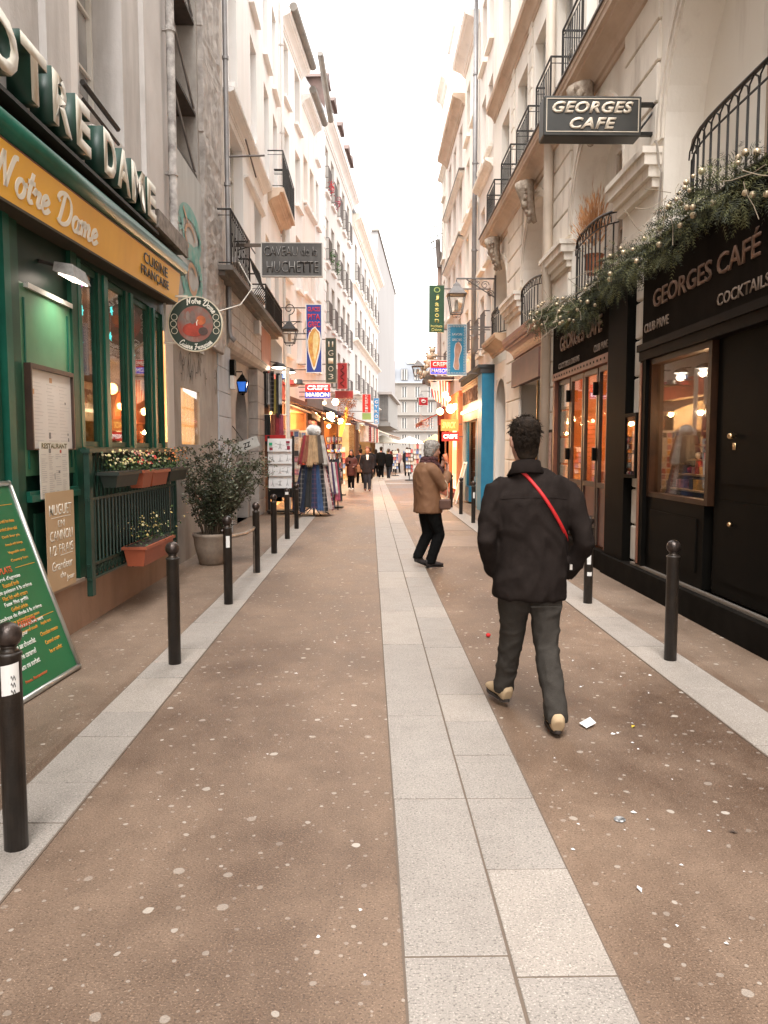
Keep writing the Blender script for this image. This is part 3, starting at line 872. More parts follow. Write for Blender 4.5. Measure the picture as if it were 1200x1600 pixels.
part('roof', s, zinc, G1)
for u in (46.5, 50.5, 55, 59):
    s = MB(); WL2.box(s, u - .6, u + .6, -1.1, -.0, 14.8, 16.6); dm = part('dormer', s, mat('dormer_white', (.6, .57, .54), rough=.7), G1)
    w_ = MB(); WL2.box(w_, u - .4, u + .4, .001, .02, 15.1, 16.4); part('pane', w_, pane_dark, dm)
for u in (44.5, 49.0):
    s = MB(); WL2.box(s, u - .5, u + .5, -2.2, -1.5, 17.3, 18.6); WL2.box(s, u - .56, u + .56, -2.25, -1.45, 18.6, 18.7)
    part('chimney', s, lime_stone, G1)
H1 = thing('blank_gable', 'tall blank white gable wall closing the left side far down the street', 'building', tuple(WL2.pt(61.5, -1, 0)))
s = MB(); WL2.box(s, 61.5, 86, -8, 0, 3.6, 18.6); part('wall', s, mat('blank_white', (.36, .345, .34), (.33, .315, .31), ns=.2, rough=.9), H1)
s = MB(); WL2.box(s, 61.4, 86.1, -.5, .1, 18.603, 18.75); part('coping', s, gutter_m, H1)
s = MB(); WL2.box(s, 66, 66.5, -3, -2.5, 18.7, 20.2); WL2.box(s, 71, 71.6, -3, -2.5, 18.7, 19.8); part('chimney', s, lime_stone, H1)
H2 = thing('low_shop_building', 'low building with an iron-framed bay window under a pale ledge, beyond the blue kebab sign', 'building', tuple(WL2.pt(66, 0, 0)))
s = MB(); WL2.box(s, 62, 76, -.6, .95, 3.5, 3.8); WL2.box(s, 62, 76, -.5, .8, 3.8, 6.0); part('wall', s, mat('bay_grey', (.3, .285, .265), rough=.8), H2)
s = MB(); WL2.box(s, 61.5, 76.4, -.5, 1.1, 6.0, 6.2); part('roof', s, mat('bay_roof', (.38, .35, .33), rough=.7), H2)
for i in range(7):
    s = MB(); p0 = WL2.pt(61.95, .0 + i * .12, 0); s.box(p0.x - .045, p0.x + .045, p0.y - .04, p0.y, 4.0, 5.9); part('glazing_panel', s, mat('bay_pane', (.2, .19, .18), (.13, .125, .12), ns=3, rough=.3), H2)

# -- end of the street
E1 = thing('end_building', 'pale five-storey building with zinc mansard closing the far end of the street', 'building', (6, 130, 0))
WE_u = []
s = MB()
hx = []
cols = [3.6 + 2.2 * i for i in range(7)]
xs = sorted({-2, 22, *[c - .45 for c in cols], *[c + .45 for c in cols]})
rowz = [2.4, 5.2, 7.9, 10.4]
zs = sorted({0, 12.8, *rowz, *[z + 1.75 for z in rowz]})
for i in range(len(xs) - 1):
    for j in range(len(zs) - 1):
        mx_, mz_ = (xs[i] + xs[i + 1]) / 2, (zs[j] + zs[j + 1]) / 2
        if any(abs(mx_ - c) < .45 for c in cols) and any(z < mz_ < z + 1.75 for z in rowz): continue
        s.quad((xs[i], 130, zs[j]), (xs[i + 1], 130, zs[j]), (xs[i + 1], 130, zs[j + 1]), (xs[i], 130, zs[j + 1]))
s.quad((-2, 130.4, 0), (22, 130.4, 0), (22, 130.4, 12.8), (-2, 130.4, 12.8))
part('wall', s, mat('far_stone', (.30, .275, .25), (.24, .22, .20), ns=.5, rough=.9), E1)
s = MB()
for z in (4.7, 7.4, 10.0, 12.7): s.box(-2, 22, 129.7, 129.99, z, z + .16)
part('ledge', s, mat('far_ledge', (.30, .28, .25)), E1)
s = MB(); s.add([(-2, 130, 12.9), (22, 130, 12.9), (22, 132, 16.6), (-2, 132, 16.6), (22, 140, 17.2), (-2, 140, 17.2)], [(0, 1, 2, 3), (3, 2, 4, 5)])
part('roof', s, mat('far_zinc', (.22, .23, .25), (.19, .2, .22), ns=.5), E1)
s = MB()
for c in (7.2, 14): s.box(c - .9, c + .9, 131.5, 132.6, 16.2, 17.9)
part('chimney', s, lime_stone, E1)
fp = MB().box(-.42, .42, 0, .05, 0, 1.72); fm_ = MB()
fm_.box(-.45, -.36, -.03, 0, 0, 1.72); fm_.box(.36, .45, -.03, 0, 0, 1.72); fm_.box(-.05, .05, -.03, 0, 0, 1.72)
fme, fpe = fm_.mesh('window', win_white), fp.mesh('pane', pane_dark)
for c in cols:
    for z in rowz + [13.3]:
        Mx = T((c, 130.1 if z < 13 else 130.05, z))
        o = link('window', fme, E1, Mx); link('pane', fpe, o, Mx)
        if z > 13:
            s = MB().box(c - .55, c + .55, 130.11, 131.2, 13.2, 15.2); part('dormer', s, mat('far_zinc', ()), E1)

# ================================================================ RIGHT SIDE: GEORGES CAFE BUILDING
gb = thing('arcade_building', 'cream stone building with tall arches and a carved string course over the dark cafe', 'building', (RW0 + .5, 10, 0))
ARCH = [(5.35, 8.62, 3.75, 5.0), (9.98, 12.42, 3.75, 5.15), (13.88, 16.36, 3.75, 5.15), (18.15, 20.15, 3.75, 5.2)]
UPW = [(7.5, 7.15, 1.05, 2.3), (9.5, 7.15, 1.05, 2.3), (11.35, 7.15, 1.05, 2.3), (13.2, 7.15, 1.05, 2.3), (15.0, 7.15, 1.05, 2.3), (16.75, 7.15, 1.05, 2.3), (18.8, 7.15, 1.05, 2.3),
       (7.5, 10.5, 1.05, 2.2), (9.5, 10.5, 1.05, 2.2), (11.35, 10.5, 1.05, 2.2), (13.2, 10.5, 1.05, 2.2), (15.0, 10.5, 1.05, 2.2), (16.75, 10.5, 1.05, 2.2), (18.8, 10.5, 1.05, 2.2)]
holes = [(2.0, 8.72, .25, 3.0, .02), (9.97, 12.95, .25, 2.85, .02), (14.3, 16.9, 0, 3.0, .9), (18.3, 19.7, 0, 3.35, .5)]
for a, b, zb, zs in ARCH: holes.append((a, b, zb, zs + (b - a) / 2, .42))
for u, z, w, h in UPW: holes.append((u - w / 2, u + w / 2, z, z + h, .22))
mb = MB()
wall_grid(mb, WR, -4, 20.5, 0, 16, holes, 0, .22)
shell(mb, WR, -4, 20.5, 0, 16, 7)
for a, b, zb, zs in ARCH:                     # curved heads of the arches
    r = (b - a) / 2; c = (a + b) / 2; n = 20
    for i in range(n):
        t0, t1 = pi * i / n, pi * (i + 1) / n
        p0 = (c - r * math.cos(t0), zs + r * math.sin(t0)); p1 = (c - r * math.cos(t1), zs + r * math.sin(t1))
        mb.quad(WR.pt(p0[0], 0, p0[1]), WR.pt(p1[0], 0, p1[1]), WR.pt(p1[0], 0, zs + r), WR.pt(p0[0], 0, zs + r))
        mb.quad(WR.pt(p0[0], .0, p0[1]), WR.pt(p1[0], .0, p1[1]), WR.pt(p1[0], -.42, p1[1]), WR.pt(p0[0], -.42, p0[1]))
part('wall', mb, cream_plaster, gb)
for a, b, zb, zs in ARCH:
    r = (b - a) / 2; c = (a + b) / 2
    wa, wb_ = (6.3, 7.35) if a < 6 else (c - .62, c + .42)
    s = MB(); wall_grid(s, WR, a, b, zb, zs + r, [(wa, wb_, zb, zs + r - .45)], -.415, .12)
    ip = part('arch_infill', s, cream_plaster, gb)
    add_window(WR, (wa + wb_) / 2, zb, wb_ - wa - .005, zs + r - .455 - zb, .53, gb, win_tan, pane_m, 4)
    # moulded archivolt ring
    s = MB(); n = 24; prof = ((0, .0), (.16, .0), (.16, .035), (.03, .05), (0, .05))
    for i in range(n):
        t0, t1 = pi * i / n, pi * (i + 1) / n
        for (r0, r1, v0, v1) in ((r + .02, r + .09, -.01, .03), (r + .09, r + .15, -.01, .05)):
            def q_(t, rr, v): return WR.pt(c - rr * math.cos(t), v, zs + rr * math.sin(t))
            s.hexa([q_(t0, r0, v0), q_(t1, r0, v0), q_(t1, r0, v1), q_(t0, r0, v1), q_(t0, r1, v0), q_(t1, r1, v0), q_(t1, r1, v1), q_(t0, r1, v1)])
    part('archivolt', s, lime_stone, gb)
# rusticated piers, stone by stone
PIERS = [(8.78, 9.93), (12.5, 13.8), (16.45, 18.08)]
sc = {}
for pu0, pu1 in PIERS:
    z = .26 if pu0 < 9 else .05
    while z < 6.5:
        h = .44
        if 4.45 < z + h and z < 4.95: z = 5.0 if z < 5.0 else z
        for (a, b) in (((pu0, pu1),) if z < 4.6 else ((pu0, pu1),)):
            w_ = b - a
            if z >= 5.0:                # voussoir zone narrows with the arches
                tt = min(1, (z - 5.0 + h) / 1.35); gr_ = -(1 - math.sqrt(max(0, 1 - tt * tt))) * .0
            k = (round(w_, 2))
            if k not in sc: sc[k] = MB().cbox(-w_ / 2, w_ / 2, -.045, .02, .012, .44 - .012, .014).mesh('stone', lime_stone)
            link('stone', sc[k], gb, WR.M((a + b) / 2, 0, z))
        z += .44
    s = MB()
    for k, (e, z0, z1) in enumerate(((.06, 4.52, 4.62), (.11, 4.62, 4.74), (.17, 4.74, 4.86), (.20, 4.86, 4.93))):
        WR.box(s, pu0 - e * .5 - .001 * k, pu1 + e * .5 + .001 * k, -.02, e + .02, z0, z1)
    part('impost', s, lime_stone, gb)
# upper quoin strips beside the windows
qs = MB().cbox(-.17, .17, -.03, .02, .01, .38, .012).mesh('stone', lime_stone)
for u in (8.5, 10.42, 15.88, 17.75):
    for j in range(9): link('stone', qs, gb, WR.M(u, 0, 7.15 + j * .39))
# string course
s = MB()
for k, (e, z0, z1) in enumerate(((.0, 0, 0),)):
    cornice(s, WR, 4, 20.45, 6.64, .36, .42)
part('string_course', s, soffit_tan, gb)
s = MB(); WR.box(s, 4, 20.5, 0, .385, 7.063, 7.09); part('lead_flashing', s, iron_far, gb)
s = MB(); cornice(s, WR, 14.6, 20.4, 9.95, .24, .34, 4); part('cornice', s, soffit_tan, gb)
s = MB(); cornice(s, WR, 14.6, 20.4, 13.1, .2, .3, 4); part('cornice', s, soffit_tan, gb)
for u in (7.0, 11.2, 15.1, 19.0):
    r_ = 1.62 if u < 8 else 1.2
    # carved consoles: scroll, leaves and a small mask
    s = MB()
    rc = random.Random(int(u * 10))
    pts = [WR.pt(u, .04 + .22 * t ** .6, 5.95 + .75 * t) for t in (0, .2, .4, .6, .8, 1)]
    s.tube(pts, [.04, .09, .12, .14, .17, .19], 10)
    for k in range(26):
        t = rc.random(); sx = rc.choice((-1, 1)) * rc.uniform(.02, .2) * (.3 + .7 * t)
        p = WR.pt(u + sx, .08 + .26 * t ** .6 + rc.uniform(-.02, .04), 5.95 + .72 * t)
        s.ball(tuple(p), rc.uniform(.025, .065), 7, 5, (1, .8, rc.uniform(.7, 1.5)))
    for sx in (-1, 1):
        s.tube([WR.pt(u + sx * (.12 + .05 * math.cos(t)), .26, 6.52 + .07 * math.sin(t)) for t in [x * .8 for x in range(8)]], .025, 6)
    part('carved_console', s, mat('carved_stone', (.52, .44, .35), (.22, .16, .12), ns=9, bump=.8, bs=40), gb, True)
for u, z, w, h in UPW:
    add_window(WR, u, z, w - .005, h - .005, .22, gb, win_white, pane_m, 4)
# balconies on the string course (first floor)
for a, b in ((8.7, 10.0), (10.8, 11.9), (12.65, 13.72), (14.4, 15.5), (16.15, 17.25), (18.2, 19.3)):
    balcony(WR, a, b, .34, 7.09, .72, gb, 9)
# entresol balconies inside the arches
def bow_balcony(u0, u1, z, h, v, n, parent, rise=.05):
    mb = MB(); P = WR.pt; c = (u0 + u1) / 2
    def path(zz, k=0): return [P(u0 + (u1 - u0) * i / 12, v * (1 - (2 * i / 12 - 1) ** 4) * 1.0 + .01, zz + k * (1 - (2 * i / 12 - 1) ** 2)) for i in range(13)]
    mb.tube(path(z + h, rise), .020, 6); mb.tube(path(z + h - .14, rise), .010, 5); mb.tube(path(z + .05), .014, 5)
    rail = part('balcony_railing', mb, iron, parent)
    me = baluster_mesh(h - .18, .011)
    for i in range(n):
        t = (i + .5) / n; uu = u0 + (u1 - u0) * t; vv = v * (1 - (2 * t - 1) ** 4) + .01
        link('baluster', me, rail, WR.M(uu, vv, z + .05))
        if i < n - 1:
            pass
    s = MB()
    for i in range(n - 1):     # small hoops under the hand rail
        t = (i + 1) / n; uu = u0 + (u1 - u0) * t; vv = v * (1 - (2 * t - 1) ** 4) + .01; hw = (u1 - u0) / n / 2
        zz = z + h - .14 + rise * (1 - (2 * t - 1) ** 2)
        s.tube([P(uu - hw, vv, zz), P(uu - hw * .8, vv, zz + .08), P(uu, vv, zz + .125), P(uu + hw * .8, vv, zz + .08), P(uu + hw, vv, zz)], .008, 4)
    part('hoops', s, iron, rail)
    return rail
bow_balcony(4.9, 7.85, 3.80, .78, .16, 17, gb, 0)
bow_balcony(10.1, 12.0, 3.85, .82, .14, 12, gb)
bow_balcony(14.2, 16.25, 4.0, .78, .14, 12, gb)
bow_balcony(18.25, 20.05, 4.35, .62, .14, 11, gb)
s = MB(); cornice(s, WR, 14.2, 17.0, 3.5, .32, .48, 4); part('entrance_cornice', s, mat('copper_trim', (.34, .14, .08), (.22, .09, .05), ns=3, rough=.45), gb)
s = MB(); WR.box(s, 14.25, 16.95, 0, .12, 2.95, 3.495); part('entrance_fascia', s, mat('plum_fascia', (.15, .075, .06), (.10, .05, .04), ns=3, rough=.5), gb)
s = MB(); cornice(s, WR, 18.2, 20.3, 3.98, .3, .36, 4); part('door_cornice', s, mat('sandy_stone', (.60, .42, .28), (.48, .33, .21), ns=2), gb)
# dark entrance: recessed door leaves
blackp = mat('black_paint', (.0045, .0042, .0035), (.007, .006, .005), ns=3, rough=.55, ior=1.10)
s = MB(); WR.box(s, 14.31, 16.89, -.89, -.86, .01, 2.95); en = part('entrance_door', s, blackp, gb)
s = MB(); s.tube([WR.pt(15.05, -.05, .05), WR.pt(15.05, -.05, 2.95)], .02, 6); part('brass_post', s, mat('brass', (.62, .42, .22), rough=.3, metal=1), gb)
s = MB(); WR.box(s, 18.31, 19.69, -.49, -.44, .01, 2.5); ad_ = part('arch_door', s, mat('brown_door', (.11, .075, .055), (.08, .055, .04), ns=5, rough=.6), gb)
for a, b in ((18.4, 18.95), (19.05, 19.6)):
    s = MB(); WR.box(s, a, b, -.435, -.41, .3, 2.3); part('door_panel', s, mat('brown_door', ()), ad_)
s = MB()
for i in range(10):
    t0, t1 = pi * i / 10, pi * (i + 1) / 10
    p0 = (19 - .69 * math.cos(t0), 2.66 + .69 * math.sin(t0)); p1 = (19 - .69 * math.cos(t1), 2.66 + .69 * math.sin(t1))
    s.quad(WR.pt(p0[0], .004, p0[1]), WR.pt(p1[0], .004, p1[1]), WR.pt(p1[0], .004, 3.36), WR.pt(p0[0], .004, 3.36))
part('door_arch', s, lime_stone, gb)
pipe('drainpipe', 'thick cream drainpipe running down the stone building between the two dark shopfronts', WR, 13.62, .13, .1, 15, .085, mat('cream_pipe', (.70, .60, .50), (.58, .49, .40), ns=2, rough=.5), (3.9, 1.2, 7.4, 9.5), shoe=False)

# ---- interiors and shopfront kit
def room(W, u0, u1, z0, z1, d, cw, cf, parent, v0=-.04):
    s = MB(); P = W.pt
    s.quad(P(u0, -d, z0), P(u1, -d, z0), P(u1, -d, z1), P(u0, -d, z1))
    s.quad(P(u0, v0, z0), P(u0, -d, z0), P(u0, -d, z1), P(u0, v0, z1)); s.quad(P(u1, v0, z0), P(u1, v0, z1), P(u1, -d, z1), P(u1, -d, z0))
    s.quad(P(u0, v0, z1), P(u0, -d, z1), P(u1, -d, z1), P(u1, v0, z1)); s.quad(P(u0, v0, z0 + .02), P(u1, v0, z0 + .02), P(u1, -d, z0 + .02), P(u0, -d, z0 + .02))
    return part('interior', s, cw, parent)
def lamp(W, u, v, z, e, c, r=.06):
    l = bpy.data.lights.new('bulb_light', 'POINT'); l.energy = e; l.color = c; l.shadow_soft_size = r
    o = bpy.data.objects.new('bulb_light', l); COL.objects.link(o); o.location = W.pt(u, v, z) if W else Vector((u, v, z)); return o
GOODC = [(.55, .06, .04), (.7, .55, .4), (.12, .2, .45), (.75, .72, .65), (.5, .35, .08), (.05, .05, .05), (.2, .35, .15), (.55, .25, .3), (.8, .4, .1), (.4, .05, .1)]
gm = [mat('goods_%s' % n, c, tuple(x * .5 for x in c), ns=25, rough=.4) for n, c in zip(('red', 'beige', 'blue', 'white', 'ochre', 'black', 'green', 'pink', 'orange', 'wine'), GOODC)]
def shelf_goods(W, u0, u1, v, z, parent, n, hmax=.22, kinds=(0, 1, 2), rr=None):
    rr = rr or R
    sh = MB(); W.box(sh, u0, u1, v - .14, v + .14, z - .02, z)
    so = part('shelf', sh, mat('shelf_wood', (.3, .18, .09), rough=.5), parent)
    by = {}
    for i in range(n):
        u = u0 + (u1 - u0) * (i + .5) / n; w_ = (u1 - u0) / n * .4; h = rr.uniform(.45, 1) * hmax
        g = rr.choice(gm); k = rr.choice(kinds); b = by.setdefault(g.name, MB())
        p = W.pt(u, v + rr.uniform(-.06, .06), z)
        if k == 0: W.box(b, u - w_, u + w_, v - .08, v + .08, z + .001, z + h)
        elif k == 1: b.lathe([(w_ * .7, 0), (w_ * .8, h * .1), (w_ * .8, h * .6), (w_ * .3, h * .75), (w_ * .3, h)], 8, tuple(p))
        else: b.ball((p.x, p.y, p.z + w_), w_, 8, 6)
    for g, b in by.items():
        o = part('goods', b, MATS[g], so); o['kind'] = 'stuff'
    return so

# ---- Georges cafe front (two bays)
cafe = thing('cafe_front', 'black cafe front with copper lettered fascia, one large shop window and closed dark doors', 'shopfront', (RW0, 6, 0))
fascia_m = mat('smoky_fascia', (.020, .0155, .0125), (.010, .008, .0065), ns=1.6, rough=.8, ior=1.05, dirt=(.035, .028, .023), dirt_amt=.4, dirt_s=1.5)
copper = mat('copper_frame', (.22, .07, .035), (.12, .04, .02), ns=4, rough=.45)
s = MB(); WR.box(s, 1.0, 8.78, .02, .13, 2.78, 3.697); part('fascia', s, fascia_m, cafe)
s = MB(); cornice(s, WR, 1.0, 8.80, 3.70, .20, .12, 4); part('fascia_cornice', s, blackp, cafe)
s = MB(); WR.box(s, 1.0, 8.79, .02, .19, 2.70, 2.777); WR.box(s, 1.0, 8.79, .02, .16, 2.60, 2.70); part('moulding', s, mat('dark_moulding', (.014, .010, .008), (.009, .007, .006), ns=2, rough=.6, ior=1.15), cafe)
s = MB(); WR.box(s, 1.0, 9.95, -.1, .20, .0, .25); part('step', s, mat('black_step', (.008, .007, .006), (.015, .013, .011), ns=4, rough=.7, ior=1.08), cafe)
s = MB(); WR.box(s, 1.0, 9.0, .09, .13, .253, .28); part('step_highlight', s, mat('highlight_strip', (.42, .37, .32), rough=.35, metal=.7), cafe)  # pale strip paints the highlight line along the step top
s = MB(); WR.box(s, 8.62, 8.80, .0, .14, .281, 2.6); part('pilaster', s, blackp, cafe)
s = MB(); WR.box(s, 8.72, 8.78, .141, .15, .30, 2.58); part('copper_bead', s, copper, cafe)
s = MB(); WR.box(s, 7.12, 8.62, .0, .09, .281, 1.08); ri = part('stall_riser', s, blackp, cafe)
s = MB(); WR.box(s, 7.26, 8.48, .091, .105, .42, .94); part('riser_panel', s, blackp, ri)
# window frame and glass
s = MB()
for a, b, c, d in ((7.04, 7.11, 1.08, 2.6), (8.54, 8.61, 1.08, 2.6), (7.11, 8.54, 1.08, 1.13), (7.11, 8.54, 2.54, 2.6)): WR.box(s, a, b, .0, .10, c, d)
wf = part('window', s, mat('window_bronze', (.05, .022, .011), (.02, .011, .007), ns=3, rough=.4, ior=1.2), cafe)
s = MB(); WR.box(s, 7.11, 8.54, .03, .036, 1.13, 2.54); part('glass', s, GLASS, wf)
room(WR, 7.0, 8.9, .28, 2.7, 1.7, mat('room_dark', (.05, .028, .02), (.025, .015, .01), ns=3), None, cafe)
for z, n in ((1.18, 12), (1.34, 14), (1.50, 14), (1.66, 12), (1.82, 10)):
    shelf_goods(WR, 7.2, 8.55, -.30 - (z - 1.2) * .55, z, cafe, n, .15)
shelf_goods(WR, 7.1, 8.7, -1.3, 2.0, cafe, 8, .3, (1,))
s = MB(); WR.box(s, 7.65, 7.95, -.6, -.58, 1.62, 1.74); part('price_card', s, mat('acid_card', (.45, .62, .05), emit=(.5, .8, .05), estr=.3), cafe)
s = MB(); s.lathe([(.16, 0), (.15, .02), (.07, .09), (.02, .12)], 14, tuple(WR.pt(7.5, -.7, 2.28))); lm = part('lamp_shade', s, mat('shade_white', (.9, .88, .82), emit=(1, .85, .65), estr=3.0), cafe)
lamp(WR, 7.7, -.35, 2.0, 9, (1, .60, .32)); lamp(WR, 8.3, -.5, 2.0, 9, (1, .58, .30))
# big double door, black, at the right edge
for i, (a, b) in enumerate(((5.78, 7.0), (4.55, 5.76), (3.3, 4.53))):
    s = MB(); WR.box(s, a, b, -.02, .05, .281, 2.6); d_ = part('door', s, blackp, cafe)
    for z0, z1 in ((.42, 1.15), (1.3, 2.45)):
        s = MB(); WR.box(s, a + .14, b - .14, .051, .062, z0, z1); part('door_panel', s, blackp, d_)
    if i == 0:
        s = MB(); s.ball(tuple(WR.pt(6.62, .10, 1.72)), .028, 10, 8); s.tube([WR.pt(6.62, .05, 1.72), WR.pt(6.62, .10, 1.72)], .012, 6); s.box(*([RW0 - .07, RW0 - .052] + [6.60, 6.64] + [1.6, 1.66]))
        part('door_knob', s, mat('brass', ()), d_, True)
        s = MB(); s.ball(tuple(WR.pt(6.62, .08, .95)), .022, 10, 8); part('door_knob', s, mat('brass', ()), d_, True)
# right bay lettering
lett = mat('faded_copper_letter', (.17, .085, .05), (.09, .05, .032), ns=9, rough=.6)
lett2 = mat('pale_letter', (.24, .18, .14), rough=.7)
text('lettering', 'GEORGES CAFÉ', WR.TM(7.3, .131, 3.25), 2.3, .235, lett, cafe, .012, .012, 0, 1.0)
text('lettering', 'COCKTAILS & DREAMS', WR.TM(6.02, .131, 2.92), 1.75, .105, lett2, cafe, .006, .01)
text('lettering', 'CLUB PRIVE', WR.TM(8.36, .131, 2.95), .7, .10, lett2, cafe, .006, .01)

bay = thing('folding_door_bay', 'copper framed folding glass doors glowing orange inside, with red lower panels', 'shopfront', (RW0, 11.4, 0))
s = MB(); WR.box(s, 9.97, 13.15, .0, .11, 2.86, 3.697); part('fascia', s, fascia_m, bay)
s = MB(); cornice(s, WR, 9.97, 13.2, 3.70, .18, .12, 4); part('fascia_cornice', s, blackp, bay)
s = MB(); WR.box(s, 9.98, 13.0, .0, .15, 2.74, 2.858); fr = part('copper_beam', s, copper, bay)
for i in range(18):
    s = MB(); WR.box(s, 10.1 + i * .16, 10.14 + i * .16, .151, .156, 2.785, 2.815); part('rivet', s, blackp, fr)
s = MB(); WR.box(s, 9.25, 9.97, -.02, .15, .25, 3.85); part('dark_pilaster', s, blackp, bay)
s = MB(); WR.box(s, 9.95, 10.03, .03, .14, .28, 2.74); part('copper_bead', s, copper, bay); s = MB(); WR.box(s, 12.88, 12.98, .03, .14, .28, 2.74); part('copper_bead', s, copper, bay)
s = MB(); WR.box(s, 9.97, 13.3, -.1, .17, 0, .25); part('step', s, mat('black_step', ()), bay)
bars = [10.03, 10.62, 11.33, 12.08, 12.88]
redp = mat('red_brown_panel', (.13, .030, .016), (.06, .018, .011), ns=2, rough=.35)
for i in range(4):
    a, b = bars[i] + .025, bars[i + 1] - .025
    f = MB()
    WR.box(f, a, a + .05, .03, .08, .28, 2.73); WR.box(f, b - .05, b, .03, .08, .28, 2.73)
    WR.box(f, a + .05, b - .05, .03, .08, 1.08, 1.15); WR.box(f, a + .05, b - .05, .03, .08, 2.66, 2.73)
    d_ = part('folding_door', f, mat('steel_frame', (.06, .04, .03), (.035, .024, .018), ns=3, rough=.35, ior=1.3), bay)
    s = MB(); WR.box(s, a + .05, b - .05, .04, .06, .281, 1.08); part('door_panel', s, redp, d_)
    s = MB(); WR.box(s, a + .05, b - .05, .05, .056, 1.15, 2.66); part('glass', s, GLASS, d_)
    if i in (0, 2):
        for z in (1.45, 2.35):
            s = MB(); WR.box(s, b + .0, b + .06, .085, .14, z, z + .18); part('hinge', s, blackp, d_)
rm = room(WR, 9.98, 12.95, .27, 2.84, 2.2, mat('room_amber', (.55, .25, .10), (.40, .16, .06), ns=2), None, bay)
for z, n in ((1.3, 12), (1.7, 12), (2.1, 12)): shelf_goods(WR, 10.1, 12.8, -1.7, z, bay, n, .26, (1, 0))
s = MB(); WR.box(s, 10.2, 12.8, -1.1, -.6, .3, 1.25); part('counter', s, mat('counter_amber', (.5, .22, .07), (.35, .12, .04), ns=6, rough=.4), bay)
s = MB(); WR.box(s, 10.4, 12.6, -1.68, -1.60, 1.98, 2.06); part('light_strip', s, mat('warm_strip', (1, .8, .5), emit=(1, .62, .28), estr=1.0), bay)
for u in (10.8, 11.9):
    s = MB(); s.ball(tuple(WR.pt(u, -.8, 2.2)), .12, 14, 10); part('globe_lamp', s, mat('globe_white', (.9, .85, .75), emit=(1, .80, .55), estr=1.6), bay, True)
lamp(WR, 10.8, -.8, 1.95, 10, (1, .46, .16)); lamp(WR, 12.0, -.8, 1.95, 10, (1, .46, .16)); lamp(WR, 11.4, -.4, 1.0, 4, (1, .30, .12))
text('lettering', 'GEORGES CAFE', WR.TM(11.5, .112, 3.30), 2.25, .24, lett, bay, .012, .02)
text('lettering', 'CLUB PRIVE', WR.TM(10.42, .112, 2.99), .62, .10, lett2, bay, .006, .01)
text('lettering', 'COCKTAILS & DREAMS', WR.TM(12.1, .112, 2.96), 1.25, .09, lett2, bay, .006, .01)
# display case on the stone pier between the bays
dc = thing('display_case', 'small lit glass showcase on the stone pier between the two cafe bays', 'showcase', tuple(WR.pt(9.0, .1, 1.3)))
s = MB()
WR.box(s, 8.86, 9.22, .05, .07, 1.30, 2.0)
for a, b, c, d in ((8.83, 8.87, 1.27, 2.03), (9.21, 9.25, 1.27, 2.03), (8.87, 9.21, 1.27, 1.31), (8.87, 9.21, 1.99, 2.03)): WR.box(s, a, b, .05, .16, c, d)
part('case_frame', s, blackp, dc)
for i, (a, b, c, d) in enumerate(((8.9, 9.03, 1.35, 1.6), (9.06, 9.18, 1.35, 1.55), (8.9, 9.03, 1.65, 1.95), (9.06, 9.18, 1.6, 1.95))):
    s = MB(); WR.box(s, a, b, .071, .076, c, d); part('picture', s, mat('case_pic%d' % i, ((.6, .2, .1), (.7, .6, .5), (.5, .3, .1), (.3, .1, .08))[i], (.2, .1, .08), ns=22, emit=(1, .4, .2), estr=.15), dc)
s = MB(); WR.box(s, 8.87, 9.21, .14, .145, 1.31, 1.99); part('glass', s, GLASS, dc)
dc2 = thing('menu_case', 'narrow framed menu case beside the thick cream drainpipe', 'menu case', tuple(WR.pt(13.3, .1, 1.3)))
s = MB(); WR.box(s, 13.15, 13.42, .05, .10, 1.15, 1.95); part('case_frame', s, blackp, dc2)
s = MB(); WR.box(s, 13.19, 13.38, .101, .106, 1.2, 1.9); part('menu_sheet', s, mat('menu_dim', (.25, .12, .09), (.5, .35, .3), ns=25), dc2)

# projecting GEORGES CAFE sign
SY = 8.78
ps = thing('hanging_sign', 'black box sign with cream italic letters GEORGES CAFE hanging from the arcade building', 'sign', (2.47, SY, 5.07))
s = MB(); s.cbox(1.925, 3.015, SY, SY + .24, 5.07, 5.50, .012); part('sign_box', s, mat('sign_black', (.030, .030, .027), (.045, .043, .038), ns=5, rough=.45), ps)
cream_l = mat('cream_letter', (.66, .58, .47), (.56, .48, .38), ns=12, rough=.6)
s = MB()
for x0, x1, z0, z1 in ((1.955, 2.985, 5.462, 5.470), (1.955, 2.985, 5.112, 5.120), (1.955, 1.963, 5.120, 5.462), (2.977, 2.985, 5.120, 5.462)): s.box(x0, x1, SY - .006, SY + .001, z0, z1)
part('border_line', s, cream_l, ps)
def facing(x, y, z): return TM((1, 0, 0), (0, 0, 1), (x, y, z))
text('lettering', 'GEORGES', facing(2.47, SY - .001, 5.375), .90, .125, cream_l, ps, .008, .035, .28, 1.08)
text('lettering', 'CAFE', facing(2.475, SY - .001, 5.205), .52, .125, cream_l, ps, .008, .035, .28, 1.12)
s = MB()
for z in (5.12, 5.44): s.box(3.015, 3.23, SY + .09, SY + .15, z, z + .035)
s.tube([(3.02, SY + .12, 5.16), (3.2, SY + .12, 5.40)], .012, 5); s.box(3.19, 3.23, SY + .06, SY + .18, 5.05, 5.52)
part('bracket', s, iron, ps)
s = MB()
s.tube([WR.pt(8.75, .06, 5.0 + .06 * math.sin(i * .9)) + Vector((0, -.03 * i, -.05 * i)) for i in range(6)] + [WR.pt(8.55, .05, 4.6), WR.pt(8.62, .05, 4.0), WR.pt(8.65, .05, 3.95)], .012, 5)
solo('cable', s, mat('cable_grey', (.3, .26, .22), rough=.7), 'thin grey cable hanging from the black cafe sign down the pier', 'cable')

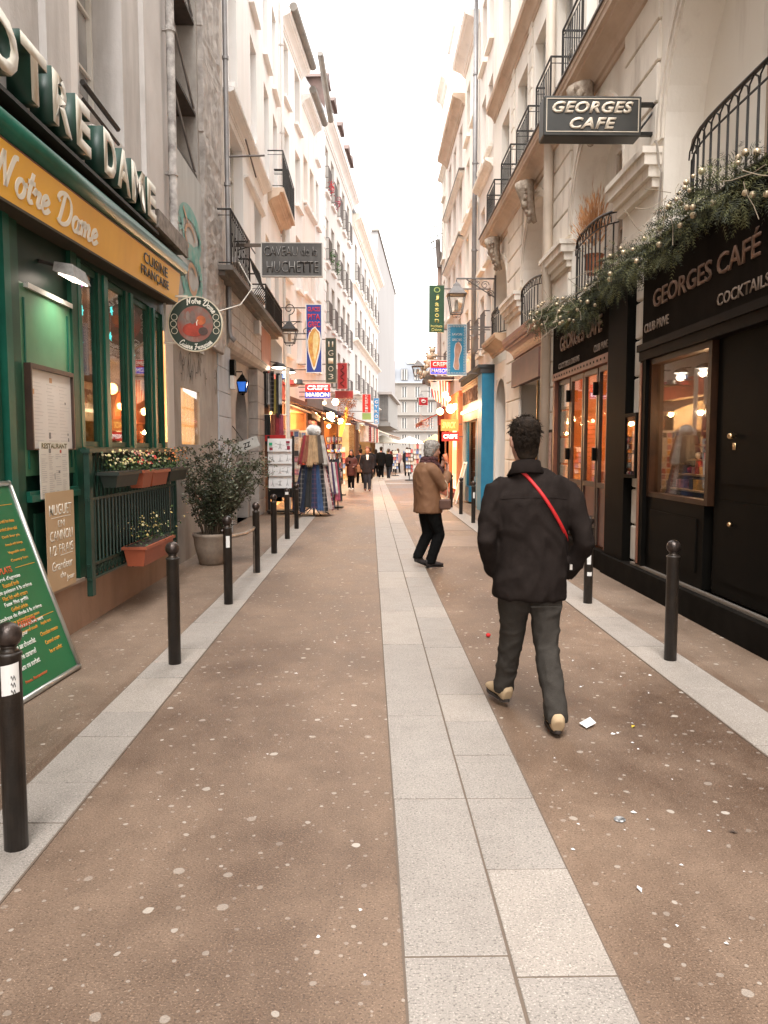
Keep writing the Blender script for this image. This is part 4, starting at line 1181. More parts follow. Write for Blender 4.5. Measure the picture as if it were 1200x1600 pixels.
# fir garland with baubles
rg = random.Random(5)
gl = thing('fir_garland', 'long fir garland with gold baubles and fairy lights draped over the cafe fascias', 'garland', (2.85, 9, 3.6))
def gar(u):   # centre line of the garland
    t = (u - 5.0) / 8.3
    return WR.pt(u, .26 + .05 * math.sin(u * 3), 3.66 + .05 * math.sin(u * 2.1) + .10 * math.sin(u * .9 + 1) + (.12 if u > 11.5 else 0))
fir = [MB(), MB()]
for k in range(4000):
    u = rg.uniform(4.6, 13.6)
    c = gar(u); rad = (.20 + .07 * math.sin(u * 4.3) + .03 * math.sin(u * 9.1)) * (1 if u < 12.3 else .8)
    a = rg.uniform(0, 2 * pi); rr_ = rad * math.sqrt(rg.random()) * (1.15 if rg.random() < .12 else .95)
    p = c + Vector((-math.cos(a) * rr_ * .75, rg.uniform(-.08, .08), math.sin(a) * rr_))
    d = Vector((-math.cos(a), rg.uniform(-1.1, 1.1), math.sin(a) * .6 - .55)).normalized()
    l = rg.uniform(.09, .19)
    side = d.cross(Vector((rg.uniform(-1, 1), rg.uniform(-1, 1), rg.uniform(-1, 1)))).normalized()
    up = side.cross(d)
    f = fir[0 if rg.random() < .6 else 1]
    nn = 5
    vs = []; fs = []
    for i in range(nn):
        t = (i + .5) / nn; q = p + d * l * t; w_ = .042 * (1 - t * .6)
        for sg in (1, -1):
            e = q + side * sg * w_ + d * .025 + up * rg.uniform(-.012, .012)
            n0 = len(vs); vs += [q - d * .006, q + d * .006, e]; fs.append((n0, n0 + 1, n0 + 2))
    f.add(vs, fs)
part('fir_branches', fir[0], mat('fir_dark', (.045, .050, .022), (.022, .027, .012), ns=12, rough=.7), gl, kind='stuff')
part('fir_branches', fir[1], mat('fir_light', (.17, .165, .065), (.09, .10, .035), ns=12, rough=.7), gl, kind='stuff')
bme = MB().ball((0, 0, 0), .026, 12, 8).mesh('bauble', mat('gold_bauble', (.62, .50, .34), rough=.38, metal=.6), True)
for k in range(95):
    u = rg.uniform(4.8, 13.4); a = rg.uniform(-1.0, 1.9); c = gar(u)
    p = c + Vector((-math.cos(a) * .19, 0, math.sin(a) * .22))
    sc_ = rg.choice((.7, 1, 1, 1.15)) * (1 if u < 9 else .9)
    link('bauble', bme, gl, T(p) @ Matrix.Scale(sc_, 4))
s = MB()
for k in range(46):
    u = rg.uniform(5, 13.4); c = gar(u); a = rg.uniform(-.6, 1.2)
    p = c + Vector((-math.cos(a) * .26, 0, math.sin(a) * .26)); d = Vector((rg.uniform(-.5, .1), rg.uniform(-1, 1), rg.uniform(-1, .3))).normalized()
    pts = [p]
    for j in range(5):
        d = (d + Vector((rg.uniform(-.5, .5), rg.uniform(-.5, .5), rg.uniform(-.5, .5))) * .7).normalized(); pts.append(pts[-1] + d * rg.uniform(.04, .08))
    s.tube(pts, .0035, 4)
part('twigs', s, mat('twig', (.30, .24, .17), rough=.8), gl, kind='stuff')
# dry orange plant on the balcony of the second arch
dp = thing('dried_plant', 'bushy dried orange plant on the balcony of the second arch', 'plant', tuple(WR.pt(11.2, -.1, 3.8)))
s = MB()
for k in range(900):
    p = WR.pt(11.45 + rg.gauss(0, .22), -.02 + rg.gauss(0, .08), 4.92 + rg.gauss(0, .16)); b = WR.pt(11.4, -.05, 4.45)
    d = (p - b).normalized(); e = p + d * rg.uniform(.03, .1)
    w_ = Vector((rg.uniform(-1, 1), rg.uniform(-1, 1), rg.uniform(-1, 1))) * .008
    s.add([p - d * .08, p + w_, e, p - w_], [(0, 1, 2, 3)])
part('dry_stems', s, mat('dry_orange', (.42, .17, .07), (.55, .30, .13), ns=20, rough=.9), dp, kind='stuff')
s = MB(); s.lathe([(.10, 0), (.14, .26), (.15, .28)], 12, tuple(WR.pt(11.4, -.05, 4.15))); part('pot', s, mat('terracotta', (.42, .15, .07), (.34, .12, .06), ns=6), dp)

# ================================================================ RIGHT SIDE BEYOND
R2 = facade('plaster_building', 'pink-cream plaster building with tan cornice beside the arcade building', WR, 20.5, 23.2, 3.6, 15.6, pink_plaster,
            [(21.15, 4.35, .75, 1.6), (22.4, 4.35, .8, 1.6), (21.15, 6.7, .75, 1.7), (22.4, 6.7, .8, 1.7), (21.15, 9.6, .75, 1.8), (22.4, 9.6, .8, 1.8), (21.15, 12.3, .75, 1.8), (22.4, 12.3, .8, 1.8)],
            [(8.95, 20.55, 23.1, .22, .22)], .24, surround=cream_plaster, guard=6.0)
s = MB(); cornice(s, WR, 20.5, 23.15, 14.7, .35, .45); part('eaves', s, soffit_tan, R2)
pipe('drainpipe', 'long grey drainpipe on the right between the plaster buildings, above the blue shop', WR, 23.28, .12, 3.8, 15.5, .07, pipe_grey, (5, 7.5, 10, 12.5), shoe=False)
R3 = facade('plaster_building', 'cream plaster building with deep eaves above the souvenir shops on the right', WR, 23.35, 26.8, 3.4, 14.0, cream_plaster,
            [(24.3, 4.6, .85, 1.6), (25.9, 4.6, .85, 1.6), (24.3, 6.9, .85, 1.7), (25.9, 6.9, .85, 1.7), (24.3, 9.3, .85, 1.7), (25.9, 9.3, .85, 1.7), (24.3, 11.7, .85, 1.7), (25.9, 11.7, .85, 1.7)],
            [(8.8, 23.4, 26.7, .16, .14)], .24, surround=cream_plaster, guard=6.0)
s = MB(); cornice(s, WR, 23.4, 26.8, 14.0, .45, .4); part('eaves', s, pink_plaster, R3)
R4 = facade('plaster_building', 'pale building with dark ledges and a tan roof edge, far right side', WR, 26.8, 32.8, 3.4, 13.2, pink_plaster,
            [(u, z, .95, 1.7) for u in (28.0, 29.9, 31.7) for z in (4.6, 6.9, 9.3, 11.2)],
            [(8.75, 26.9, 32.7, .18, .14), (10.95, 26.9, 32.7, .18, .14), (6.6, 26.9, 32.7, .14, .1)], .24, surround=cream_plaster, guard=6.0)
s = MB(); cornice(s, WR, 26.85, 32.8, 13.2, .42, .4); part('eaves', s, soffit_tan, R4)
s = MB()
for z in (8.9, 11.1): WR.box(s, 26.8, 32.8, .0, .2, z, z + .03)
part('lead_flashing', s, iron_far, R4)
R5 = facade('corner_building', 'slim corner building with banded stone and a small attic block, ending the right side', WR, 32.8, 35.2, 3.2, 17.2, cream_plaster,
            [(33.9, z, .8, 1.7) for z in (4.6, 7.2, 9.8, 12.4)], [(16.6, 32.8, 35.2, .3, .5), (13.4, 32.8, 35.2, .2, .15)], .24, surround=cream_plaster)
s = MB(); WR.box(s, 32.9, 35.1, -5, -.3, 17.21, 18.9); WR.box(s, 32.8, 35.2, -5.1, -.2, 18.9, 19.1); part('attic', s, mat('attic_white', (.74, .71, .68), rough=.8), R5)
s = MB(); cx = WR.pt(35.0, .12, 0)
s.tube([WR.pt(35.05, .1, 3.3), WR.pt(35.05, .1, 10.4)], .09, 8); part('chimney_pipe', s, mat('reddish_pipe', (.42, .33, .29), (.3, .22, .19), ns=2, st=(1, 1, .5)), R5)
# roof top plant on the right corner
tp = thing('roof_plant', 'small grey-green bush growing from the wall top at the right corner against the sky', 'plant', tuple(WR.pt(34.9, .25, 10.4)))
s = MB()
for k in range(260):
    p = WR.pt(34.8 + rg.gauss(0, .2), .28 + rg.gauss(0, .26), 10.95 + rg.gauss(0, .28)); a = Vector((rg.uniform(-1, 1), rg.uniform(-1, 1), rg.uniform(-1, 1))) * .05; b = Vector((rg.uniform(-1, 1), rg.uniform(-1, 1), rg.uniform(-1, 1))) * .05
    s.add([p, p + a, p + a + b, p + b], [(0, 1, 2, 3)])
part('leaves', s, mat('sage_leaf', (.15, .17, .13), (.09, .11, .08), ns=9), tp, kind='stuff')
s = MB(); s.tube([WR.pt(34.9, .12, 9.7), WR.pt(34.9, .2, 10.9)], .12, 6); part('stem', s, iron_far, tp)
# low wall hiding the bend at the right, far
FR = Wall(1, 3.6, 35.2, .12)
fr_ = thing('low_shop_building', 'row of low shops with red awnings beyond the right corner', 'building', tuple(FR.pt(36, -.5, 0)))
s = MB(); FR.box(s, 35.3, 62, -5, 0, 0, 4.6); part('wall', s, mat('far_red', (.30, .10, .07), (.2, .1, .08), ns=2), fr_)

# ================================================================ GREEN RESTAURANT FRONT (left)
rf = thing('restaurant_facade', 'green wooden restaurant front with mustard fascia and tall windows, on the left', 'shopfront', (LW0, 7, 0))
green = mat('green_paint', (.016, .085, .050), (.010, .054, .033), ns=2.5, rough=.4, ior=1.3, dirt=(.09, .11, .07), dirt_s=6, dirt_amt=.22, dirt_st=(1, 1, .35), spec=.5)
green_hi = mat('teal_paint', (.014, .125, .082), (.010, .085, .055), ns=3, rough=.35, ior=1.35)
green_dk = mat('dark_green_paint', (.007, .030, .019), (.005, .020, .013), ns=3, rough=.4, ior=1.25)
tan_wall = mat('tan_plinth', (.42, .27, .19), (.34, .21, .145), ns=1.5, rough=.8, dirt=(.15, .1, .07), dirt_amt=.5, dirt_s=3, bump=.3, bs=25)
W = WL
s = MB(); W.box(s, 2.0, 10.02, -.05, .07, 0, .42); part('plinth', s, tan_wall, rf)
s = MB(); W.box(s, 2.0, 6.95, -.05, .085, .421, .45); part('plinth_cap', s, mat('plinth_cap', (.5, .38, .3), rough=.8), rf)
s = MB(); W.box(s, 2.0, 7.04, -.06, .03, .45, 3.9); part('wall_panelling', s, green_dk, rf)
# near pilasters and mouldings
for a, b, v, m_ in ((5.36, 5.42, .07, green_hi), (5.46, 5.56, .05, green), (5.60, 5.70, .085, green_hi), (5.72, 5.88, .06, green), (6.88, 7.02, .07, green)):
    s = MB(); W.box(s, a, b, .03, v, .451, 3.75); part('upright_moulding', s, m_, rf)
s = MB(); W.box(s, 5.885, 6.875, .03, .05, 1.40, 2.86); part('panel_field', s, mat('field_green', (.085, .23, .125), (.05, .15, .08), ns=2, rough=.3, dirt=(.2, .22, .12), dirt_amt=.3, dirt_s=5, dirt_st=(1, 1, .3)), rf)
s = MB(); W.box(s, 5.886, 6.874, .03, .10, 1.20, 1.25); W.box(s, 5.886, 6.874, .03, .085, 1.25, 1.28); part('dado_rail', s, green_hi, rf)
s = MB(); W.box(s, 6.05, 6.75, .03, .045, .55, 1.10); part('lower_panel', s, green, rf)
s = MB(); W.box(s, 5.98, 6.86, .05, .075, 2.83, 2.86); W.box(s, 5.98, 6.86, .075, .085, 2.825, 2.865); part('batten_light', s, mat('white_batten', (.5, .49, .45), rough=.4), rf)
s = MB(); W.box(s, 6.79, 6.81, .051, .062, 1.45, 2.75); part('bead', s, green_hi, rf); s = MB(); W.box(s, 5.95, 5.97, .051, .062, 1.45, 2.75); part('bead', s, green_hi, rf)
# window bank
s = MB(); W.box(s, 7.02, 10.02, -.05, .05, .421, 1.58); part('window_breast', s, green_dk, rf)
s = MB(); W.box(s, 7.02, 10.02, -.05, .10, 1.581, 1.625); part('window_sill', s, green, rf)
s = MB(); W.box(s, 7.02, 10.02, -.05, .05, 3.30, 3.9); part('transom_board', s, green_dk, rf)
mull = [(7.021, 7.10), (7.60, 7.70), (7.71, 7.82), (8.44, 8.54), (8.55, 8.64), (9.33, 9.42), (9.43, 9.50), (9.90, 10.02)]
for i, (a, b) in enumerate(mull):
    s = MB(); W.box(s, a, b, -.03, .055 if i % 2 else .075, 1.626, 3.3); part('mullion', s, green_hi if i % 2 == 0 else green, rf)
for a, b in ((7.10, 7.60), (7.82, 8.44), (8.64, 9.33), (9.50, 9.90)):
    f = MB()
    W.box(f, a, a + .035, .0, .03, 1.63, 3.3); W.box(f, b - .035, b, .0, .03, 1.63, 3.3); W.box(f, a + .035, b - .035, .0, .03, 1.63, 1.68); W.box(f, a + .035, b - .035, .0, .03, 3.24, 3.3)
    o = part('window', f, green, rf)
    s = MB(); W.box(s, a + .035, b - .035, .01, .015, 1.68, 3.24); part('glass', s, GLASS, o)
s = MB(); W.box(s, 9.905, 9.99, .056, .062, 1.7, 3.1); part('warm_strip', s, mat('amber_reflection', (.6, .25, .08), (.5, .05, .06), ns=2.5, st=(1, 1, 1), rough=.2, emit=(1, .4, .1), estr=.35), rf)  # glowing strip paints the warm light reflections of the last narrow window
room(W, 7.05, 10.0, 1.55, 3.4, 1.9, mat('room_brown', (.20, .12, .08), (.11, .06, .04), ns=2), None, rf, v0=-.06)
for u, z, h, c in ((7.35, 1.62, .55, 1), (8.1, 1.62, .4, 3), (8.9, 1.62, .6, 4)):
    s = MB(); s.lathe([(.10, 0), (.13, .1), (.12, h * .6), (.05, h * .8), (.05, h)], 10, tuple(W.pt(u, -.5, z))); part('vase', s, gm[c], rf, True)
for u, z0, z1, c in ((7.4, 1.7, 2.5, (.35, .12, .05)), (8.15, 1.75, 2.3, (.4, .32, .24)), (9.05, 1.8, 2.9, (.25, .14, .08))):
    s = MB(); W.box(s, u - .28, u + .28, -1.85, -1.82, z0, z1); part('picture', s, mat('pic%d' % int(u * 10), c, tuple(x * .3 for x in c), ns=6), rf)
lamp(W, 7.6, -.9, 3.0, 1.5, (1, .55, .25)); lamp(W, 9.3, -.9, 3.0, 3, (1, .5, .2))
s = MB(); s.ball(tuple(W.pt(9.6, -.5, 2.35)), .07, 10, 8); part('table_lamp', s, mat('lamp_amber', (.9, .5, .2), emit=(1, .5, .15), estr=2.5), rf, True)
# hanging paper stars behind the panes
def star_mesh(c, e):
    s = MB(); P_ = [(math.cos(math.radians(90 + 36 * i)) * (.05 if i % 2 == 0 else .021), math.sin(math.radians(90 + 36 * i)) * (.05 if i % 2 == 0 else .021)) for i in range(10)]
    s.prism(P_, lambda a, b, t: (a, t, b), -.004, .004)
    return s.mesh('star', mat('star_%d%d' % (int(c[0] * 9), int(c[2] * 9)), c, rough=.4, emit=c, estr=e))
stt = star_mesh((.06, .50, .48), .8); stb = star_mesh((.08, .15, .75), 1.0); stp = star_mesh((.6, .1, .45), .6); sty = star_mesh((.9, .65, .35), 1.0)
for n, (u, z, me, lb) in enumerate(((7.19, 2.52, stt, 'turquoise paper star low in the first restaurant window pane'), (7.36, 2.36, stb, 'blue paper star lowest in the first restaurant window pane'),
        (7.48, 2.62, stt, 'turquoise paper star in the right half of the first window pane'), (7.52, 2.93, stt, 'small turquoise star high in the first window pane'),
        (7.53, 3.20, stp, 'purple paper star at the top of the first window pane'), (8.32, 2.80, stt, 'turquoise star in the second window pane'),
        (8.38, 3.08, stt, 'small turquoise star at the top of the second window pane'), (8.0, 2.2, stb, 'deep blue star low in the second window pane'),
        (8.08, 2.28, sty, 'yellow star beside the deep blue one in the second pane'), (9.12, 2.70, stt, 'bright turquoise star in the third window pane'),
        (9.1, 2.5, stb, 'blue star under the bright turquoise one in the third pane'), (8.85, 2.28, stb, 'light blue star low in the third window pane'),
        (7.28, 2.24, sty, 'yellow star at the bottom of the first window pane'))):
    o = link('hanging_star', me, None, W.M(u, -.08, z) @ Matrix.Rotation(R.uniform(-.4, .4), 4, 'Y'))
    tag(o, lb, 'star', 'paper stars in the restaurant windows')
    th = MB(); th.tube([(0, 0, .05), (0, 0, max(.06, 3.29 - z))], .0012, 3); c_ = part('thread', th, win_white, o); c_.matrix_parent_inverse = Matrix.Identity(4)

# mustard fascia, tilted slightly, with its roll and lettering
mustard = mat('mustard_fascia', (.86, .46, .030), (.78, .38, .022), ns=.9, rough=.45, dirt=(.42, .14, .02), dirt_amt=.25, dirt_s=1.4)
ZS = .040
def fz(u, z): return z + ZS * (u - 5.3)
s = MB()
P = W.pt
def tilted(mbx, u0, u1, za, zb, va, vb, th):
    """board from (va, za) at its foot to (vb, zb) at its head"""
    c = []
    for (v, z) in ((va, za), (vb, zb)):
        c += [P(u0, v, fz(u0, z)), P(u1, v, fz(u1, z)), P(u1, v - th, fz(u1, z)), P(u0, v - th, fz(u0, z))]
    mbx.hexa(c)
tilted(s, 3.0, 10.08, 3.285, 3.645, .21, .25, .03); fa = part('fascia_board', s, mustard, rf)
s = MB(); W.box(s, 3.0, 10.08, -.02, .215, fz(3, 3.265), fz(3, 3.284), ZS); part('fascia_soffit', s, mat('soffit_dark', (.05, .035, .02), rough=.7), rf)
s = MB(); s.tube([P(3.0, .235, fz(3, 3.655)), P(10.08, .235, fz(10.08, 3.655))], .014, 6); part('copper_bead', s, copper, rf)
s = MB(); s.tube([P(3.0, .21, fz(3.0, 3.76)), P(10.30, .21, fz(10.3, 3.76))], .095, 14); part('canopy_roll', s, green_hi, rf, True)
s = MB(); W.box(s, 3.0, 10.2, .0, .16, fz(3, 3.80), fz(3, 4.03), .03); part('sign_backing', s, mat('backing_black', (.006, .006, .005), (.012, .011, .009), ns=2, rough=.6), rf)
s = MB(); W.box(s, 3.0, 8.9, .16, .30, fz(3, 3.955), fz(3, 3.985), .025); part('sign_shelf', s, mat('backing_black', ()), rf)
# tray at the far end of the sign
s = MB(); W.box(s, 8.85, 10.25, .05, .30, 4.12, 4.16); W.box(s, 8.85, 10.25, .28, .32, 4.08, 4.28); W.box(s, 8.85, 10.25, .04, .10, 4.16, 4.36)
part('metal_tray', s, mat('rusty_tray', (.10, .075, .06), (.3, .26, .22), ns=8, rough=.6), rf)
wl = mat('white_lettering', (.86, .82, .72), rough=.5)
# pen lettering on the mustard board
s = MB()
def on_fascia(u0, z0, sx, sz):
    def f(x, y, e):
        u = u0 + x * sx; z = z0 + y * sz
        t = (z - 3.285) / .36
        return P(u, .212 + .04 * t + e, fz(u, z))
    return f
pen_text(s, 'Notre Dame', on_fascia(5.16, 3.355, .405, .235), .145, ang=50)
part('lettering', s, wl, fa, kind='stuff')
blk = mat('black_lettering', (.02, .018, .015), rough=.5)
M = W.TM(8.98, .245, fz(8.98, 3.545), tilt=.04); text('lettering', 'CUISINE', M, .98, .115, blk, fa, .003, .012)
M = W.TM(9.0, .230, fz(9.0, 3.40), tilt=.04); text('lettering', 'FRANÇAISE', M, 1.14, .125, blk, fa, .003, .012)

# built-up letters OTRE DAME
bl = thing('letter_sign', 'row of tall built-up cream letters with green sides standing above the mustard fascia', 'sign', tuple(P(7, .2, 4.05)))
face_m = mat('letter_face', (.70, .66, .56), (.6, .56, .47), ns=6, rough=.5, dirt=(.2, .19, .15), dirt_amt=.4, dirt_s=6)
side_m = mat('letter_side', (.010, .058, .038), (.007, .035, .024), ns=3, rough=.45)
for ch, u0, u1 in (('N', 4.30, 4.82), ('O', 4.94, 5.44), ('T', 5.47, 5.90), ('R', 5.99, 6.36), ('E', 6.45, 6.78), ('D', 7.10, 7.44), ('A', 7.46, 7.86), ('M', 7.90, 8.36), ('E', 8.44, 8.78)):
    zc = 4.23 + .018 * (u0 - 5.2)
    hh = .40
    me = text_mesh(ch, u1 - u0, hh, side_m, .17, .045)
    o = link('letter', me, bl, W.TM((u0 + u1) / 2, .14, zc))
    me2 = text_mesh(ch, u1 - u0 - .012, hh - .012, face_m, .004, .04)
    link('letter_face', me2, o, W.TM((u0 + u1) / 2, .311, zc))

# floodlight over the menu
fl = thing('floodlight', 'small grey floodlight shining down on the green panel', 'lamp', tuple(P(6.5, .3, 3.05)))
s = MB(); s.hexa([P(6.36, .12, 3.04), P(6.74, .12, 3.04), P(6.74, .29, 2.99), P(6.36, .29, 2.99), P(6.40, .12, 3.12), P(6.70, .12, 3.12), P(6.70, .26, 3.10), P(6.40, .26, 3.10)]); part('housing', s, mat('lamp_grey', (.16, .15, .14), (.3, .29, .27), ns=14, rough=.5), fl)
s = MB(); s.hexa([P(6.40, .15, 3.020), P(6.70, .15, 3.020), P(6.70, .275, 2.982), P(6.40, .275, 2.982), P(6.40, .15, 3.028), P(6.70, .15, 3.028), P(6.70, .275, 2.99), P(6.40, .275, 2.99)]); part('lens', s, mat('lamp_lens', (.9, .85, .8), emit=(1, .86, .72), estr=2.5), fl)
s = MB(); s.tube([P(6.3, .03, 3.1), P(6.42, .13, 3.09)], .015, 5); part('bracket', s, iron, fl)
ld = bpy.data.lights.new('floodlight_beam', 'SPOT'); ld.energy = 7; ld.spot_size = math.radians(120); ld.spot_blend = .8; ld.color = (1, .93, .80); ld.shadow_soft_size = .08
lo = bpy.data.objects.new('floodlight_beam', ld); COL.objects.link(lo); lo.location = P(6.5, .34, 2.93)
lo.rotation_euler = Vector((-.55, -.05, -1)).to_track_quat('-Z', 'Y').to_euler()

# menu cases and notices
papr = mat('menu_paper', (.74, .70, .66), (.68, .63, .59), ns=2, rough=.5)
ink = mat('menu_ink', (.22, .20, .19), rough=.7); ink_r = mat('menu_red', (.45, .08, .05), rough=.7)
mc = thing('menu_case', 'dark framed menu case with a large white menu sheet on the green panel', 'menu case', tuple(P(6.3, .06, 1.65)))
s = MB()
for a, b, c, d in ((5.93, 5.95, 1.60, 2.26), (6.76, 6.78, 1.60, 2.26), (5.95, 6.76, 2.225, 2.26), (5.95, 6.76, 1.60, 1.61)): W.box(s, a, b, .051, .105, c, d)
part('frame', s, mat('dark_wood', (.06, .030, .02), (.035, .02, .015), ns=8, rough=.4), mc)
s = MB(); W.box(s, 5.951, 6.759, .052, .08, 1.611, 2.224); sh_ = part('menu_sheet', s, papr, mc)
s = MB()
rt = random.Random(3)
for col_ in range(3):
    for r_ in range(17):
        u = 6.0 + col_ * .25 + rt.uniform(0, .03); z = 2.12 - r_ * .028
        W.box(s, u, u + rt.uniform(.08, .19), .0801, .0812, z, z + .006)
part('menu_print', s, mat('faint_ink', (.60, .565, .54), rough=.8), sh_, kind='stuff')
s = MB()
for u, z, w_, h in ((6.32, 2.14, .05, .04), (6.0, 2.03, .03, .04)): W.box(s, u, u + w_, .0801, .0815, z, z + h)
part('menu_crest', s, mat('crest_tan', (.6, .35, .2)), sh_)
s = MB()
for u, z, w_, h in ((6.28, 1.69, .035, .05), (6.62, 1.98, .02, .02), (6.66, 1.72, .02, .02), (6.67, 1.67, .02, .03)): W.box(s, u, u + w_, .0801, .0815, z, z + h)
part('menu_mark', s, ink, sh_, kind='stuff')
m2 = thing('menu_notice', 'tall white menu notice headed in thick hand lettering, below the framed menu', 'notice', tuple(P(6.3, .06, 1.22)))
s = MB(); W.box(s, 6.03, 6.60, .101, .106, 1.215, 1.665); sh2 = part('sheet', s, mat('notice_paper', (.72, .69, .62), (.66, .62, .55), ns=3, rough=.6), m2)
text('lettering', 'RESTAURANT', W.TM(6.32, .1062, 1.632), .5, .042, mat('gold_ink', (.16, .13, .05)), sh2, .001, .02)
s = MB()
for col_ in range(4):
    for r_ in range(20):
        u = 6.06 + col_ * .135; z = 1.56 - r_ * .0165
        if rt.random() < .85: W.box(s, u, u + rt.uniform(.05, .11), .1062, .107, z, z + .005)
part('menu_print', s, mat('mid_ink', (.50, .47, .45)), sh2, kind='stuff')
s = MB(); W.box(s, 6.2, 6.24, .1062, .1075, 1.575, 1.61); W.box(s, 6.38, 6.41, .1062, .1075, 1.41, 1.43); W.box(s, 6.30, 6.31, .1062, .1075, 1.36, 1.41); part('menu_mark', s, ink, sh2, kind='stuff')
s = MB(); W.box(s, 6.42, 6.45, .1062, .1075, 1.575, 1.60); part('menu_mark', s, ink_r, sh2)
m3 = thing('handwritten_card', 'tan card with white hand lettering about muguet hanging at the foot of the menus', 'notice', tuple(P(6.3, .1, .47)))
s = MB(); W.box(s, 6.05, 6.62, .125, .130, .46, 1.262); sh3 = part('card', s, mat('tan_card', (.58, .41, .25), (.52, .36, .21), ns=2, rough=.7), m3)
for t_, z, w_, h in (('MUGUET', 1.115, .46, .09), ('EN', 1.0, .13, .055), ('CANNOLI', .905, .46, .085), ('1/2 FRAIS', .79, .48, .08), ('Grandeur', .66, .42, .075), ('du', .575, .1, .05), ('Jour', .53, .16, .06)):
    text('lettering', t_, W.TM(6.34 if t_ not in ('Jour',) else 6.5, .1302, z), w_, h, wl, sh3, .001, .006)
s = MB(); W.box(s, 6.14, 6.54, .1302, .1315, 1.05, 1.056); W.box(s, 6.30, 6.56, .1302, .1315, .735, .742); part('underline', s, wl, sh3, kind='stuff')

# iron railing with flower boxes
rl = thing('window_railing', 'dark green iron railing with scrollwork bands in front of the restaurant windows', 'railing', tuple(P(8.2, .18, .4)))
gi = mat('green_iron', (.008, .034, .023), (.014, .05, .034), ns=12, rough=.4)
s = MB(); W.box(s, 6.78, 9.85, .14, .22, 1.575, 1.61); W.box(s, 6.78, 9.85, .165, .195, 1.15, 1.175); W.box(s, 6.78, 9.85, .165, .195, .565, .59); W.box(s, 6.78, 9.85, .165, .195, .44, .46); part('rails', s, gi, rl)
s = MB(); W.box(s, 6.80, 6.88, .155, .205, .30, 1.574); part('post', s, gi, rl)
s = MB(); W.box(s, 9.78, 9.84, .155, .205, .30, 1.574); part('post', s, gi, rl)
bmh = MB().tube([(0, 0, 0), (0, 0, .56)], .010, 5).mesh('baluster', gi)
for i in range(29): link('baluster', bmh, rl, W.M(6.97 + i * .099, .18, .59))
def scroll_mesh(h):
    s = MB(); c = 0
    s.tube([(-.045, 0, 0), (-.045 + .02, 0, h * .5), (.03, 0, h * .92)], .007, 4)
    s.tube([(.045 + .012 * math.cos(t) * (1 + t * .15) - .02, 0, h * .55 + .012 * math.sin(t) * (1 + t * .25)) for t in [x * .7 for x in range(12)]], .006, 4)
    s.tube([(-.05, 0, h), (.0, 0, h * .45), (.05, 0, 0)], .006, 4)
    return s.mesh('scroll', gi)
s1, s2 = scroll_mesh(.40), scroll_mesh(.105)
for i in range(26):
    link('scroll', s1, rl, W.M(6.98 + i * .11, .18, 1.175) @ Matrix.Scale(1, 4)); link('scroll', s2, rl, W.M(6.98 + i * .11, .18, .46))
s = MB(); s.tube([P(8.38, .18, .44), P(8.38, .14, .36), P(8.38, .07, .33)], .014, 5); s.tube([P(8.45, .18, .44), P(8.45, .14, .36), P(8.45, .07, .33)], .014, 5); part('bracket', s, gi, rl, kind='stuff')

def flower_box(label, u0, u1, v, z, h, m, bloom, n, seed, w=.17, ht=.2, group='flower boxes on the green railing'):
    rr = random.Random(seed)
    t = thing('flower_box', label, 'flower box', tuple(P((u0 + u1) / 2, v, z)), group)
    s = MB(); a, b = u0, u1; q = .03
    s.hexa([P(a + q, v - w / 2 + q, z), P(b - q, v - w / 2 + q, z), P(b - q, v + w / 2 - q, z), P(a + q, v + w / 2 - q, z), P(a, v - w / 2, z + h), P(b, v - w / 2, z + h), P(b, v + w / 2, z + h), P(a, v + w / 2, z + h)])
    W.box(s, a - .015, b + .015, v - w / 2 - .015, v + w / 2 + .015, z + h - .02, z + h + .008)
    part('trough', s, m, t)
    s = MB(); W.box(s, a + .01, b - .01, v - w / 2 + .01, v + w / 2 - .01, z + h + .0085, z + h + .012); part('soil', s, mat('soil', (.04, .028, .02), rough=.95), t)
    lf = MB(); stm = MB()
    for k in range(n * 5):
        p = P(rr.uniform(a + .03, b - .03), v + rr.gauss(0, w * .38), z + h + abs(rr.gauss(0, ht * .45)))
        e1 = Vector((rr.uniform(-1, 1), rr.uniform(-1, 1), rr.uniform(-.2, 1))).normalized() * rr.uniform(.02, .045); e2 = e1.cross(Vector((rr.uniform(-1, 1), rr.uniform(-1, 1), rr.uniform(-1, 1)))).normalized() * .012
        lf.add([p, p + e1 * .5 + e2, p + e1, p + e1 * .5 - e2], [(0, 1, 2, 3)])
    part('leaves', lf, mat('leaf_mid', (.075, .12, .035), (.04, .07, .02), ns=20, rough=.6), t, kind='stuff')
    for bi, bc in enumerate(bloom):
        fl_ = MB()
        for k in range(n):
            p = P(rr.uniform(a + .02, b - .02), v + rr.gauss(.02, w * .42), z + h + ht * rr.uniform(.35, 1.05))
            r_ = rr.uniform(.007, .015)
            nrm = Vector((rr.uniform(0, 1), rr.uniform(-1, .3), rr.uniform(0, 1))).normalized(); s1_ = nrm.orthogonal().normalized(); s2_ = nrm.cross(s1_)
            vs = [p + nrm * .006] + [p + s1_ * math.cos(x * pi / 3) * r_ + s2_ * math.sin(x * pi / 3) * r_ for x in range(6)]
            fl_.add(vs, [(0, i + 1, (i + 1) % 6 + 1) for i in range(6)])
        part('blooms', fl_, mat('bloom_%d_%d' % (seed, bi), bc, rough=.6), t, kind='stuff')
    return t
dkp = mat('dark_trough', (.010, .018, .014), (.018, .028, .022), ns=6, rough=.5); ter = mat('orange_trough', (.40, .10, .045), (.34, .085, .04), ns=4, rough=.5)
flower_box('dark green trough of pale yellow flowers, nearest on the railing', 6.95, 7.62, .32, 1.26, .13, dkp, [(.58, .52, .22), (.55, .47, .28)], 26, 21)
